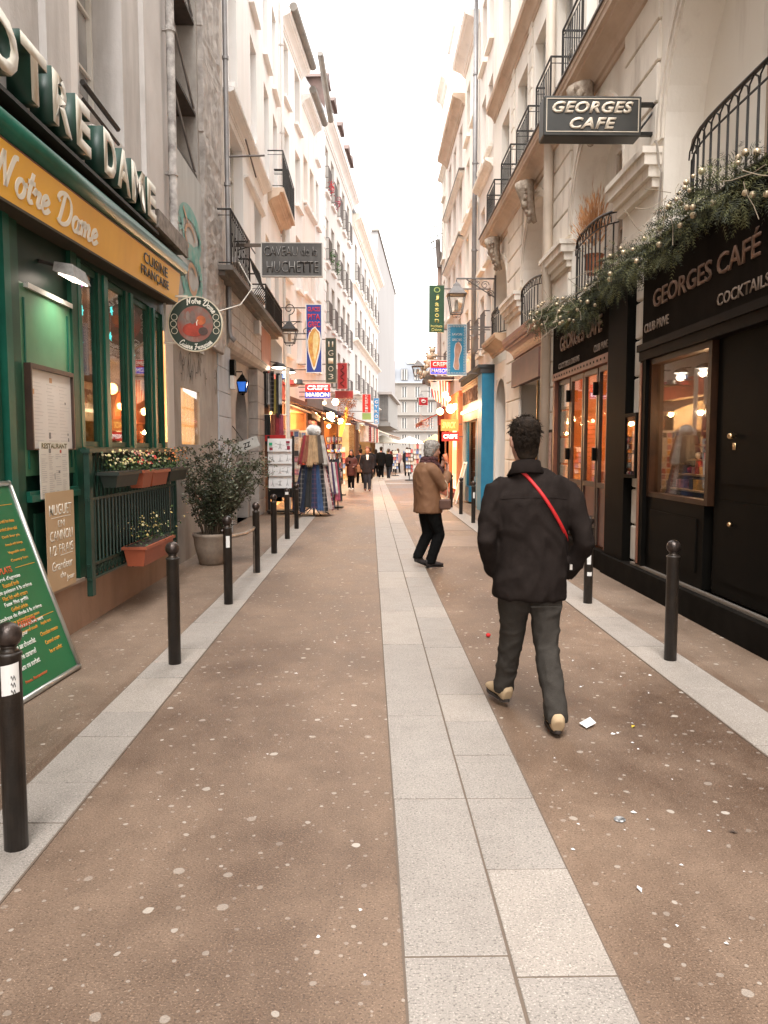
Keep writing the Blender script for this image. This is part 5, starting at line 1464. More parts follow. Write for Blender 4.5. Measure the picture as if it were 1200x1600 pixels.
flower_box('orange planter of yellow and pink flowers between the green trough and the next orange one', 7.68, 8.02, .34, 1.22, .17, ter, [(.70, .50, .18), (.68, .38, .30), (.5, .03, .02)], 26, 22)
flower_box('orange planter of leafy heather, third on the railing', 8.10, 8.72, .32, 1.22, .16, ter, [(.16, .17, .07), (.30, .30, .14)], 14, 23)
flower_box('dark trough of orange flowers at the far end of the railing', 8.80, 9.62, .32, 1.24, .14, dkp, [(.62, .17, .04), (.55, .26, .07)], 28, 24, ht=.24)
flower_box('terracotta planter low on the wall by the bollard, with yellow flowers', 7.62, 8.72, .33, .44, .19, ter, [(.55, .42, .14), (.62, .55, .32)], 26, 25, .22, .3)

# A-board
ab = thing('menu_board', 'green leaning menu board in a silver frame, lettered white and orange', 'menu board', (-2.4, 5.15, 0))
b0 = Vector((-2.20, 4.74, .02)); b1 = Vector((-2.135, 5.56, .02)); tp_ = Vector((-2.62, 5.49, 1.36)); 
rgt = (b1 - b0); WB = rgt.length; rgt.normalize(); upv = (tp_ - b1); upv -= rgt * upv.dot(rgt); HB = upv.length; upv.normalize(); nb_ = rgt.cross(upv)
def B(a, b, c=0): return b0 + rgt * a + upv * b + nb_ * c
def bbox(mbx, a0, a1, c0, c1, n0, n1): mbx.hexa([B(a0, c0, n0), B(a1, c0, n0), B(a1, c0, n1), B(a0, c0, n1), B(a0, c1, n0), B(a1, c1, n0), B(a1, c1, n1), B(a0, c1, n1)])
s = MB(); bbox(s, .02, WB - .02, .02, HB - .02, -.02, 0); bd = part('panel', s, mat('board_green', (.012, .145, .055), (.010, .12, .045), ns=2, rough=.35), ab)
s = MB(); r_ = .02
for p, q_ in ((B(0, 0), B(WB, 0)), (B(WB, 0), B(WB, HB)), (B(WB, HB), B(0, HB)), (B(0, HB), B(0, 0))): s.tube([p, q_], r_, 8)
for p in (B(0, 0), B(WB, 0), B(WB, HB), B(0, HB)): s.ball(tuple(p), r_ * 1.15, 8, 6)
part('frame', s, mat('silver_frame', (.55, .55, .52), rough=.3, metal=.8), ab, True)
s = MB(); s.tube([B(.1, HB * .9, -.03), Vector((-2.62, 4.8, 0.0))], .012, 5); s.tube([B(WB - .1, HB * .9, -.03), Vector((-2.56, 5.5, 0.0))], .012, 5); part('rear_leg', s, iron, ab)
def bt(t_, a, b, w_, h, m_, bold=.01): text('lettering', t_, TM(rgt, upv, B(a, b, .001)), w_, h, m_, bd, .001, bold)
ow = mat('board_white', (.80, .80, .74), rough=.5); oo = mat('board_orange', (.72, .33, .03), rough=.5); orr = mat('board_red', (.62, .10, .02), rough=.5)
C_ = WB * .47
y = HB - .16
bt('MENU', C_, HB - .08, .3, .06, orr, .03)
bt('ENTREES', C_, HB - .20, .3, .045, orr, .03)
for t_, m_, w_, dx in (('Salade au fromage chaud', ow, .36, -.12), ('Salad with hot cheese', oo, .26, .2), ('Salade de saumon fumé', ow, .34, -.12), ('Smoked salmon salad', oo, .26, .2), ('Terrine du chef', ow, .22, -.14),
                       ('Duck liver pie', oo, .17, .19), ('Avocat aux crevettes', ow, .3, -.13), ('Avocado with shrimps', oo, .27, .21), ('Potage de légumes', ow, .26, -.14), ('Vegetable soup', oo, .19, .2), ('Jambon de pays', ow, .24, -.14), ('Country ham', oo, .16, .2)):
    pass
yy = HB - .27
for fr_t, en_t in (('Salade fromage', 'Salad with hot cheese'), ('Salade saumon', 'Smoked salmon salad'), ('Terrine du chef', 'Duck liver pie'), ('Avocat crevettes', 'Avocado with shrimps'), ('Potage', 'Vegetable soup'), ('Jambon de pays', 'Country ham')):
    bt(fr_t, .20, yy, .26, .030, ow); bt(en_t, .60, yy, .22, .026, oo); yy -= .056
sep = MB()
for yb in (yy + .005, .445, HB - .155):
    bbox(sep, .05, WB * .33, yb - .002, yb + .002, 0, .002); bbox(sep, WB * .62, WB - .06, yb - .002, yb + .002, 0, .002)
part('rule', sep, oo, bd, kind='stuff')
bt('PLATS', C_, yy + .005, .15, .045, orr, .03)
yy -= .052
for fr_t, en_t, wf_, we_ in (("Carré d'agneau", 'Roasted lamb', .30, .19), ('Filet de poisson à la crème', 'Filet fish with cream', .50, .30), ('Faux filet grillé', 'Grilled sirloin', .29, .20), ('Escalope de dinde à la crème', 'Turkey and mushroom sauce', .54, .40), ('Romsteack au poivre vert', 'Peppered steak', .46, .24)):
    bt(fr_t, C_ - .01, yy, wf_, .036, ow, .015); bt(en_t, C_, yy - .040, we_, .030, oo); yy -= .083
bt('DESSERTS', C_ + .02, .445, .22, .045, orr, .03)
yy = .385
for fr_t, en_t, wf_, we_ in (('Tarte du jour', 'Apple tart', .24, .14), ('Mousse au chocolat', 'Chocolate mousse', .34, .24), ('Crème caramel', 'Caramel cream', .26, .2), ('Glace ou sorbet', 'Ice or sorbet', .27, .17)):
    bt(fr_t, .25, yy, wf_, .038, ow, .015); bt(en_t, .62, yy + .012, we_, .030, oo); yy -= .066
bt('Prices. Restaurateur', .28, .09, .28, .022, orr)

# round projecting sign
RY = 9.9
rs = thing('round_sign', 'round green sign with cream lettering Notre Dame Cuisine Française round a painted kitchen picture', 'sign', (-2.2, RY, 2.85))
cx, cz, rr0 = -2.203, 3.185, .345
def disc(r0, r1, y0, y1, n=48):
    s = MB(); vs = []
    for (r_, y_) in ((r0, y0), (r1, y0), (r1, y1), (r0, y1)):
        for k in range(n): vs.append((cx + r_ * math.cos(2 * pi * k / n), y_, cz + r_ * math.sin(2 * pi * k / n)))
    fs = []
    for a in range(4):
        b = (a + 1) % 4
        for k in range(n): k2 = (k + 1) % n; fs.append((a * n + k, a * n + k2, b * n + k2, b * n + k))
    return s.add(vs, fs)
part('disc', disc(.001, rr0 - .012, RY + .002, RY + .05), mat('sign_olive', (.020, .034, .022), (.03, .045, .03), ns=4, rough=.4), rs)
rim = part('rim', disc(rr0 - .013, rr0, RY - .006, RY + .055), mat('cream_rim', (.66, .60, .46), rough=.5), rs)
# painted plate: abstract still life of red cloth, orange fruit and grey jugs
pic = mat('sign_picture', (.30, .055, .03), (.16, .13, .11), ns=7, rough=.5, dirt=(.35, .30, .26), dirt_amt=.6, dirt_s=9, dirt_st=(1, 1, .5))
part('painting', disc(.001, .225, RY - .004, RY + .001), pic, rs)
def blob(x, z, rx, rz, c, nm, dy=.006, n=20, a0=0):
    s = MB(); s.prism([(math.cos(2 * pi * k / n + a0) * rx, math.sin(2 * pi * k / n + a0) * rz) for k in range(n)], lambda a, b, t: (cx + x + a, t, cz + z + b), RY - dy - .003, RY - dy + .001)
    part('painted_shape', s, mat('paint_' + nm, c, tuple(q * .6 for q in c), ns=14, rough=.5), rs)
blob(.075, .045, .060, .058, (.52, .13, .04), 'orange'); blob(-.03, .08, .035, .085, (.20, .14, .12), 'jug'); blob(-.09, .10, .025, .06, (.26, .20, .17), 'jug2'); blob(-.02, -.07, .14, .085, (.42, .05, .025), 'cloth', .005); blob(.10, -.09, .06, .05, (.09, .05, .04), 'shade', .007)
s = MB(); s.tube([(cx + .035, RY - .008, cz + .05), (cx + .02, RY - .008, cz + .02), (cx + .022, RY - .008, cz - .02)], .007, 5); part('painted_candle', s, wl, rs)
for sx, zz in ((-1, .085), (-1, .0), (-1, -.085), (1, .085), (1, .0), (1, -.085)):
    xr = sx * (.273 if zz == 0 else .262)
    s = MB(); n = 20
    vs = []; 
    for r_, y_ in ((.034, RY - .005), (.041, RY - .005), (.041, RY + .0), (.034, RY + .0)):
        for k in range(n): vs.append((cx + xr + r_ * math.cos(2 * pi * k / n), y_, cz + zz + r_ * math.sin(2 * pi * k / n)))
    fs = [(a * n + k, a * n + (k + 1) % n, ((a + 1) % 4) * n + (k + 1) % n, ((a + 1) % 4) * n + k) for a in range(4) for k in range(n)]
    s.add(vs, fs); part('ring', s, mat('cream_rim', ()), rs)
def on_arc(rad, a_mid, tw, sc, top=True):
    def f(x, y, e):
        if top:
            r_ = rad + y * sc; a = math.radians(a_mid) - (x * sc - tw * sc / 2) / rad
        else:
            r_ = rad - y * sc; a = math.radians(a_mid) + (x * sc - tw * sc / 2) / rad
        return (cx + r_ * math.cos(a), RY - .001 - e, cz + r_ * math.sin(a))
    return f
s = MB(); w1 = pen_width('Notre Dame'); pen_text(s, 'Notre Dame', on_arc(.255, 72, w1, .077), .16, 50, .003); part('lettering', s, wl, rs, kind='stuff')
s = MB(); w2 = pen_width('Cuisine Française'); pen_text(s, 'Cuisine Française', on_arc(.318, 270, w2, .072, False), .16, 50, .003); part('lettering', s, wl, rs, kind='stuff')
s = MB()
for z in (2.94, 3.52): s.box(-2.67, -2.30, RY + .015, RY + .04, z, z + .025)
s.box(-2.60, -2.575, RY + .015, RY + .04, 2.965, 3.52)
part('bracket', s, mat('cream_bracket', (.6, .56, .48), rough=.5), rs)
s = MB(); s.tube([(-1.9, RY + .02, 3.35), (-1.88, RY + 1.5, 3.7), (-1.95, RY + 3.2, 4.3), (-2.3, 13.9, 4.9)], .008, 4); solo('cable', s, mat('cable_pale', (.6, .56, .5)), 'thin pale cable rising from the round sign to the club balcony', 'cable')

# potted bush
pb = thing('potted_bush', 'tall leafy bush in a pale stone pot between the restaurant and the jazz club', 'plant', (-2.22, 10.7, 0))
s = MB(); s.lathe([(.15, 0), (.18, .03), (.235, .25), (.25, .38), (.262, .40), (.262, .44), (.235, .44), (.225, .36)], 20, (-2.22, 10.75, 0)); part('pot', s, mat('stone_pot', (.34, .27, .21), (.20, .155, .12), ns=6, rough=.8, dirt=(.12, .1, .08), dirt_amt=.5, dirt_s=5, bump=.4), pb, True)
rb_ = random.Random(9)
br = MB(); lf1, lf2 = MB(), MB()
tips = []
for k in range(46):
    a = rb_.uniform(0, 2 * pi); sp = rb_.uniform(.15, .55)
    p = Vector((-2.22 + rb_.uniform(-.1, .1), 10.75 + rb_.uniform(-.1, .1), .38)); pts = [p.copy()]
    d = Vector((math.cos(a) * sp + .18, math.sin(a) * sp * .8, 1)).normalized()
    L_ = rb_.uniform(.75, 1.42)
    for j in range(7):
        d = (d + Vector((rb_.uniform(-.3, .3), rb_.uniform(-.3, .3), rb_.uniform(-.25, .2))) * .7).normalized(); p = p + d * L_ / 7; pts.append(p.copy())
        if j > 0:
            for q_ in range(3):
                e = Vector((rb_.uniform(-1, 1), rb_.uniform(-1, 1), rb_.uniform(-.4, .8))).normalized(); tw = p + e * rb_.uniform(.06, .22); tips.append((p.copy(), tw)); br.tube([p, tw], .0028, 3)
    br.tube(pts, [.010, .009, .008, .007, .006, .005, .004, .003], 4)
for p, tw in tips:
    for q_ in range(15):
        t = rb_.random(); c = p.lerp(tw, t) + Vector((rb_.gauss(0, .02), rb_.gauss(0, .02), rb_.gauss(0, .02)))
        e1 = Vector((rb_.uniform(-1, 1), rb_.uniform(-1, 1), rb_.uniform(-.7, .7))).normalized(); e2 = e1.cross(Vector((rb_.uniform(-1, 1), rb_.uniform(-1, 1), rb_.uniform(-1, 1)))).normalized()
        l, w_ = rb_.uniform(.025, .05), rb_.uniform(.009, .015)
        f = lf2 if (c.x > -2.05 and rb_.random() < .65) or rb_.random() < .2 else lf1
        f.add([c, c + e1 * l * .5 + e2 * w_, c + e1 * l, c + e1 * l * .5 - e2 * w_], [(0, 1, 2, 3)])
part('branches', br, mat('bush_branch', (.10, .075, .05), rough=.8), pb, kind='stuff')
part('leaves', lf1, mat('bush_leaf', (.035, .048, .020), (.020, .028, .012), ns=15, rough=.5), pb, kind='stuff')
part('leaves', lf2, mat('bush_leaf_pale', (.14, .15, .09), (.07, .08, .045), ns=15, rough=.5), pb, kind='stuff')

# ================================================================ JAZZ CLUB FRONT
jc = thing('jazz_club_front', 'old pale stone club front with arched niche and doorway under a jutting stone storey', 'shopfront', (LW0, 17, 0))
WJ = Wall(-1, LW0 - .22)
s = MB()
wall_grid(s, WJ, 13.6, 19.75, 0, 3.7, [(15.0, 15.95, 0, 2.95, .30), (16.7, 18.2, 0, 3.0, .8)], 0, .3)
for (a, b, zs) in ((15.0, 15.95, 2.5), (16.7, 18.2, 2.28)):
    r_ = (b - a) / 2; c = (a + b) / 2; tz = 2.95 if a < 16 else 3.0
    for i in range(14):
        t0, t1 = pi * i / 14, pi * (i + 1) / 14
        p0 = (c - r_ * math.cos(t0), min(tz, zs + r_ * math.sin(t0))); p1 = (c - r_ * math.cos(t1), min(tz, zs + r_ * math.sin(t1)))
        s.quad(WJ.pt(p0[0], .001, p0[1]), WJ.pt(p1[0], .001, p1[1]), WJ.pt(p1[0], .001, tz + .01), WJ.pt(p0[0], .001, tz + .01))
part('wall', s, stone_grey, jc)
s = MB(); WJ.box(s, 15.0, 15.95, -.32, -.3, 0, 3.0); part('niche_back', s, stone_blue, jc)
s = MB(); WJ.box(s, 16.7, 18.2, -.82, -.8, 0, 3.05); part('club_door', s, mat('dark_door', (.025, .02, .018), rough=.5), jc)
# pale corner column of coursed stone
for (u0, u1, v1, hts) in ((13.65, 14.85, .24, 8), (18.55, 19.65, .22, 9)):
    me = MB().cbox(-(u1 - u0) / 2, (u1 - u0) / 2, -v1, .0, .004, 3.52 / hts - .004, .008).mesh('stone', stone_blue if u0 < 15 else stone_grey)
    for j in range(hts): link('stone', me, jc, WJ.M((u0 + u1) / 2, 0, j * 3.52 / hts))
# jutting storey with chipped slots between the stones
s = MB()
n = 6; prof = [(-.24, 3.46), (-.05, 3.47), (.02, 3.52), (.06, 3.60), (.07, 3.72), (.07, 4.62), (-.24, 4.62)]
s.prism(prof, lambda v, z, t: WL.pt(t, v, z + (t - 14) * .02 if z < 4 else z), 14.55, 20.4)
part('jutting_storey', s, stone_grey, jc)
rj = random.Random(4)
cache = {}
for r_ in range(4):
    u = 14.62 + rj.uniform(0, .3)
    while u < 20.2:
        w_ = rj.choice((.7, .85, 1.0)); w2_ = min(w_, 20.3 - u)
        if w2_ < .3: break
        k = round(w2_, 2)
        if k not in cache: cache[k] = MB().cbox(0, k - .022, -.012, .01, .012, .222, .01).mesh('stone', mat('storey_stone', (.50, .46, .44), (.37, .34, .32), ns=3, dirt=(.14, .125, .11), dirt_s=4, dirt_amt=.6, bump=.8, bs=16))
        link('stone', cache[k], jc, WL.M(u, .071, 3.70 + r_ * .232)); u += w2_
s = MB(); WL.box(s, 13.4, 21.2, 0, .34, 4.66, 4.74); WL.box(s, 13.45, 21.15, 0, .2, 4.58, 4.66); part('balcony_slab', s, mat('dark_slab', (.16, .14, .125), (.1, .09, .08), ns=4), jc)
balcony(WL, 13.5, 15.55, .30, 4.74, .95, jc, 14, single=False)
balcony(WL, 17.9, 19.3, .30, 4.74, .62, jc, 14, single=False, curl=False); balcony(WL, 19.45, 21.1, .30, 4.74, .62, jc, 16, single=False, curl=False)
s = MB()
for i in range(9):
    t = i / 8; u = 15.95 + 1.3 * t
    s.tube([WL.pt(u, .30, 4.75), WL.pt(u, .44, 4.95), WL.pt(u, .30, 5.25), WL.pt(u, .26, 5.45)], .010, 4)
s.tube([WL.pt(15.95, .0, 5.45), WL.pt(15.95, .26, 5.45), WL.pt(17.25, .26, 5.45), WL.pt(17.25, 0, 5.45)], .018, 5); s.tube([WL.pt(15.95, .0, 5.62), WL.pt(15.95, .26, 5.7), WL.pt(16.6, .26, 5.72)], .014, 5)
part('bulged_balconet', s, iron, jc, kind='stuff')
s = MB(); WL.box(s, 18.6, 20.4, .075, .09, 3.75, 4.55); part('pink_panel', s, mat('pink_paint', (.42, .20, .15), (.33, .16, .12), ns=2), jc)
s = MB(); WL.box(s, 17.55, 17.85, .08, .2, 4.2, 4.5); part('junction_box', s, pipe_m, jc)
s = MB(); WJ.box(s, 14.7, 14.95, .25, .33, 2.75, 3.0); part('fuse_box', s, win_white, jc)
s = MB(); WJ.box(s, 14.7, 14.9, .25, .34, 3.0, 3.3); part('dark_box', s, blackp, jc)
js = thing('jazz_sign', 'tilted pale board lettered with two Zs below the blue lantern', 'sign', tuple(WJ.pt(16.2, .4, 1.6)))
JX = Vector((-2.55, 15.7, 1.68)); jm = TM((1, 0, .38), (-.38, 0, 1), JX)
s = MB(); s.cbox(-.26, .30, -.11, .11, -.02, .0, .006); s.xf(jm); part('board', s, mat('pale_board', (.55, .54, .50), (.42, .41, .38), ns=5), js)
text('lettering', 'ZZ', jm @ T((.06, 0, .001)), .17, .10, blk, js, .002, .03, .2)
text('lettering', '*', jm @ T((.21, .07, .001)), .03, .03, blk, js, .002, .02)
s = MB(); s.tube([JX + Vector((-.22, .02, -.15)), JX + Vector((-.35, .1, -.05))], .01, 5); s.tube([JX + Vector((.0, .02, .08)), WJ.pt(16.3, 0, 2.1)], .008, 5); part('bracket', s, iron, js)

# ================================================================ BOLLARDS
bm_black = mat('bollard_black', (.016, .013, .011), (.035, .026, .02), ns=9, rough=.42, spec=.5, dirt=(.10, .08, .065), dirt_amt=.5, dirt_s=14, bump=.2, bs=80)
def bollard(label, x, y, h=.92, proto=[None]):
    if proto[0] is None:
        t = thing('bollard', label, 'bollard', (0, 0, 0), 'bollards along the kerb strips')
        s = MB().lathe([(.046, 0), (.046, h - .135), (.050, h - .132), (.050, h - .122), (.044, h - .118)], 20); part('post', s, bm_black, t, True)
        s = MB().lathe([(.044, h - .118), (.030, h - .108), (.028, h - .100), (.036, h - .094)], 20); part('neck', s, mat('bollard_neck', (.10, .075, .06), (.03, .025, .02), ns=30, rough=.4, metal=.5), t, True)
        s = MB().ball((0, 0, h - .052), .052, 20, 14); part('ball', s, mat('bollard_ball', (.09, .065, .055), (.025, .02, .018), ns=16, rough=.28, metal=.6, bump=.3, bs=60), t, True)
        proto[0] = t; t.location = (x, y, .006); 
        return t
    c = copy_tree(proto[0], Matrix.Identity(4), label)
    c.matrix_basis = T((x, y, .006))
    return c
BL = [(-1.425, 3.0, 'nearest bollard, cut by the left edge, with a scribbled white sticker'), (-1.46, 5.66, 'bollard in front of the low terracotta planter, left side'),
      (-1.47, 7.9, 'bollard with a torn white sticker beside the potted bush'), (-1.478, 9.95, 'plain bollard right of the potted bush, third back along the left strip'),
      (-1.48, 11.8, 'bollard just before the postcard rack on the left'), (-1.485, 13.75, 'bollard with a pale label on its head beside the postcard rack'), (-1.49, 15.55, 'thin far bollard in front of the scarf stand'),
      (2.285, 5.70, 'nearest bollard on the right, before the black cafe doors'), (2.27, 7.87, 'stickered bollard right of the walking man'),
      (2.26, 16.7, 'bollard in front of the blue shop, near the walking man'), (2.26, 19.0, 'bollard by the leaning board of the blue shop'), (2.26, 21.3, 'bollard behind the woman in the brown jacket')]
bo = [bollard(l, x, y) for x, y, l in BL]
stk = mat('sticker_white', (.72, .71, .68), rough=.6)
def wrap(x, y, z0, z1, a0, a1, r=.0475, m=stk, parent=None, name='sticker', tilt=0):
    s = MB(); n = 8
    for i in range(n):
        b, c = math.radians(a0 + (a1 - a0) * i / n), math.radians(a0 + (a1 - a0) * (i + 1) / n)
        d0, d1 = tilt * i / n, tilt * (i + 1) / n
        s.quad((x + r * math.cos(b), y + r * math.sin(b), z0 + d0), (x + r * math.cos(c), y + r * math.sin(c), z0 + d1), (x + r * math.cos(c), y + r * math.sin(c), z1 + d1), (x + r * math.cos(b), y + r * math.sin(b), z1 + d0))
    return part(name, s, m, parent)
wrap(-1.425, 3.0, .64, .76, 255, 340, parent=bo[0], tilt=.012)
s = MB()
for i in range(3): s.tube([(-1.425 + .0485 * math.cos(a), 3.0 + .0485 * math.sin(a), .70 - i * .028 + .010 * math.sin(t * 1.6) + .012) for t, a in [(k, math.radians(300 + k * 3 - (k % 2) * 2)) for k in range(8)]], .0013, 4)
part('scribble', s, blk, bo[0], kind='stuff')
wrap(-1.47, 7.9, .60, .72, 262, 310, parent=bo[2]); wrap(-1.485, 13.75, .80, .86, 230, 310, parent=bo[5])
wrap(2.27, 7.87, .30, .34, 240, 300, parent=bo[8]); wrap(2.27, 7.87, .42, .52, 235, 285, parent=bo[8]); wrap(2.26, 16.7, .55, .68, 250, 300, parent=bo[9])
s = MB(); s.tube([(-1.47, 7.95, .70), (-1.49, 8.4, .66), (-1.47, 9.0, .62), (-1.48, 9.6, .60), (-1.50, 9.9, .60)], .022, 8)
s.tube([(-1.5, 9.88, .60), (-1.5, 9.9, .0)], .012, 6)
solo('low_rail', s, mat('worn_rail', (.30, .25, .21), (.10, .085, .07), ns=12, rough=.4, metal=.5), 'short worn metal rail between the stickered bollard and the next one', 'rail')

# ================================================================ LANTERNS
def lantern_head(t, c, w, h, m, gl_m=None, lit=None, hang=0.25):
    """four sided tapered Paris lantern, c = centre of the glass box bottom; w top width"""
    x, y, z = c; a, b = w / 2, w * .32
    zt = z + h * .58
    f = MB()
    cs = [(-1, -1), (1, -1), (1, 1), (-1, 1)]
    for sx, sy in cs: f.tube([(x + sx * b, y + sy * b, z), (x + sx * a, y + sy * a, zt)], .011, 4)
    for q, zz in ((b, z), (a, zt)): f.tube([(x + cs[i % 4][0] * q, y + cs[i % 4][1] * q, zz) for i in range(5)], .012, 4)
    part('frame', f, m, t)
    r = MB(); vs = []
    for q, zz in ((a * 1.18, zt), (a * .95, zt + h * .05), (a * .45, zt + h * .25), (a * .38, zt + h * .31), (a * .2, zt + h * .36), (a * .05, zt + h * .42)):
        vs += [(x + sx * q, y + sy * q, zz) for sx, sy in cs]
    fs = [(3, 2, 1, 0)]
    for k in range(5):
        for i in range(4): fs.append((k * 4 + i, k * 4 + (i + 1) % 4, k * 4 + 4 + (i + 1) % 4, k * 4 + 4 + i))
    r.add(vs, fs); part('roof', r, m, t)
    for i in range(4):
        (sx, sy), (tx, ty) = cs[i], cs[(i + 1) % 4]
        g = MB(); g.quad((x + sx * b * .97, y + sy * b * .97, z + .01), (x + tx * b * .97, y + ty * b * .97, z + .01), (x + tx * a * .97, y + ty * a * .97, zt - .01), (x + sx * a * .97, y + sy * a * .97, zt - .01))
        part('pane', g, gl_m or LGLASS, t)
    d = MB(); d.tube([(x - b, y - b, z), (x - b * .6, y, z - h * .12), (x, y, z - h * .09), (x + b * .6, y, z - h * .12), (x + b, y - b, z)], .008, 4); d.ball((x, y, z - h * .12), .02, 8, 6); part('pendant', d, m, t)
    k = MB(); k.lathe([(.03, 0), (.045, .05), (.045, h * .3), (.02, h * .36)], 10, (x, y, z + .05)); part('lamp_bulb', k, lit or mat('lamp_milky', (.62, .58, .52), rough=.4), t, True)
    return zt + h * .42
lt = thing('street_lantern', 'large grey street lantern hanging from an ornate bracket by the blue foot-shaped shop sign', 'street lamp', (2.2, 19.8, 4.95))
top = lantern_head(lt, (2.2, 19.8, 5.05), .42, .80, mat('lantern_grey', (.10, .09, .085), (.15, .13, .12), ns=8, rough=.5))
s = MB(); s.tube([(2.2, 19.8, top), (2.2, 19.8, 5.92), (3.2, 19.8, 5.92)], .022, 6); s.tube([(3.18, 19.8, 6.0), (3.18, 19.8, 5.05)], .026, 6)
s.tube([(2.45, 19.8, 5.9), (2.8, 19.8, 5.68), (3.18, 19.8, 5.45)], .016, 5)
for (ax, az, r_) in ((2.55, 5.82, .06), (2.72, 5.80, .07), (2.92, 5.76, .11), (3.06, 5.55, .09)):
    s.tube([(ax + r_ * math.cos(t) * (1 - t / 12), 19.8, az + r_ * math.sin(t) * (1 - t / 12)) for t in [k * .6 for k in range(16)]], .010, 4)
part('bracket', s, mat('lantern_grey', ()), lt)
lt2 = thing('street_lantern', 'dark wall lantern under a curled iron scroll beside the blue cone sign', 'street lamp', (-2.26, 22, 4.5))
top = lantern_head(lt2, (-2.26, 22.0, 4.60), .42, .62, iron, None, mat('lamp_dim', (.55, .40, .30), rough=.4))
s = MB(); s.tube([(-2.66, 22, 5.18), (-1.95, 22, 5.20)], .014, 5)
s.tube([(-2.26, 22, top - .02), (-2.26, 22, 5.38)] + [(-2.26 + .17 * math.sin(t) * (1 - t / 11), 22, 5.55 - .17 * math.cos(t) * (1 - t / 11)) for t in [k * .6 for k in range(14)]], .014, 5)
s.tube([(-2.26, 22, 5.02), (-2.05, 22, 5.18), (-1.9, 22, 5.19)], .010, 4); s.tube([(-2.26, 22, 5.02), (-2.45, 22, 5.17), (-2.62, 22, 5.18)], .010, 4)
s.tube([(-1.78 + .12 * math.cos(t) * (1 - t / 10), 22, 4.92 + .12 * math.sin(t) * (1 - t / 10)) for t in [k * .6 for k in range(13)]], .010, 4)
part('bracket', s, iron, lt2)
for (x, y, z, w, h, lb) in ((1.86, 30, 4.45, .42, .62, 'grey street lantern hanging against the far pale building'), (2.92, 44, 4.15, .42, .66, 'smaller street lantern farther off above the red square sign')):
    l_ = thing('street_lantern', lb, 'street lamp', (x, y, z))
    tp = lantern_head(l_, (x, y, z), w, h, mat('lantern_grey', ()))
    s = MB(); s.tube([(x, y, tp - .02), (x, y, tp + .12), (x + 1.4, y, tp + .14)], .018, 5); s.tube([(x + .35, y, tp + .12), (x + 1.4, y, tp - .25)], .012, 4); part('bracket', s, mat('lantern_grey', ()), l_)
lb_ = thing('club_lantern', 'small dark lantern with a glowing blue lamp on the jazz club wall', 'lantern', (-2.55, 15.5, 2.7))
blue_l = mat('blue_lamp', (.10, .35, .95), rough=.3, emit=(.05, .28, 1.0), estr=1.2)
lantern_head(lb_, (-2.52, 15.4, 2.74), .20, .36, blackp, mat('blue_glass', (.03, .10, .35), rough=.1, emit=(.04, .22, .9), estr=.15), blue_l)
s = MB(); s.tube([(-2.52, 15.4, 3.08), (-2.52, 15.4, 3.14), (-2.87, 15.4, 3.14)], .012, 5); part('bracket', s, blackp, lb_)

# ================================================================ PROJECTING SIGNS
def board_sign(name, label, x0, x1, z0, z1, y, m, th=.08, border=None, bw=.012, arm=None, armz=None):
    t = thing(name, label, 'sign', ((x0 + x1) / 2, y, z0))
    s = MB().box(x0, x1, y, y + th, z0, z1); part('panel', s, m, t)
    if border:
        s = MB(); e = bw
        s.box(x0 - .002, x1 + .002, y - .006, y + .001, z1 - e, z1 + .002); s.box(x0 - .002, x1 + .002, y - .006, y + .001, z0 - .002, z0 + e)
        s.box(x0 - .002, x0 + e, y - .006, y + .001, z0 + e, z1 - e); s.box(x1 - e, x1 + .002, y - .006, y + .001, z0 + e, z1 - e)
        part('border', s, border, t)
    if arm is not None:
        s = MB()
        for z in (armz or (z0 + .05, z1 - .06)): s.box(min(arm, x1), max(arm, x0), y + .02, y + .05, z, z + .03)
        part('bracket', s, iron_far, t)
    return t
# neon sign of the club, unlit
cv = board_sign('neon_sign', 'unlit dark neon sign reading Caveau de la Huchette projecting on the left', -2.06, -.90, 4.90, 5.53, 15.0, mat('neon_board', (.085, .078, .072), (.045, .042, .04), ns=2.5, rough=.5, dirt=(.22, .2, .18), dirt_amt=.4, dirt_s=4), .10, mat('neon_edge', (.55, .52, .48), rough=.5), .012)
s = MB(); s.box(-2.55, -2.06, 15.03, 15.07, 5.46, 5.52); s.tube([(-2.3, 15.05, 5.52), (-2.3, 15.05, 5.58)], .02, 5); part('bracket', s, mat('rusty_bar', (.12, .09, .07), rough=.8), cv)
tube_m = mat('neon_tube', (.34, .32, .30), rough=.3)
text('lettering', 'CAVEAU de la', facing(-1.50, 14.999, 5.37), 1.02, .17, mat('neon_backing', (.035, .032, .03), rough=.6), cv, .006, .028)  # dark bold letters behind the tubing
text('lettering', 'HUCHETTE', facing(-1.47, 14.999, 5.08), .98, .21, mat('neon_backing', ()), cv, .006, .028)
text('neon_tubing', 'CAVEAU de la', facing(-1.497, 14.992, 5.372), 1.02, .165, tube_m, cv, .004, -.030)
text('neon_tubing', 'HUCHETTE', facing(-1.467, 14.992, 5.082), .98, .20, tube_m, cv, .004, -.030)
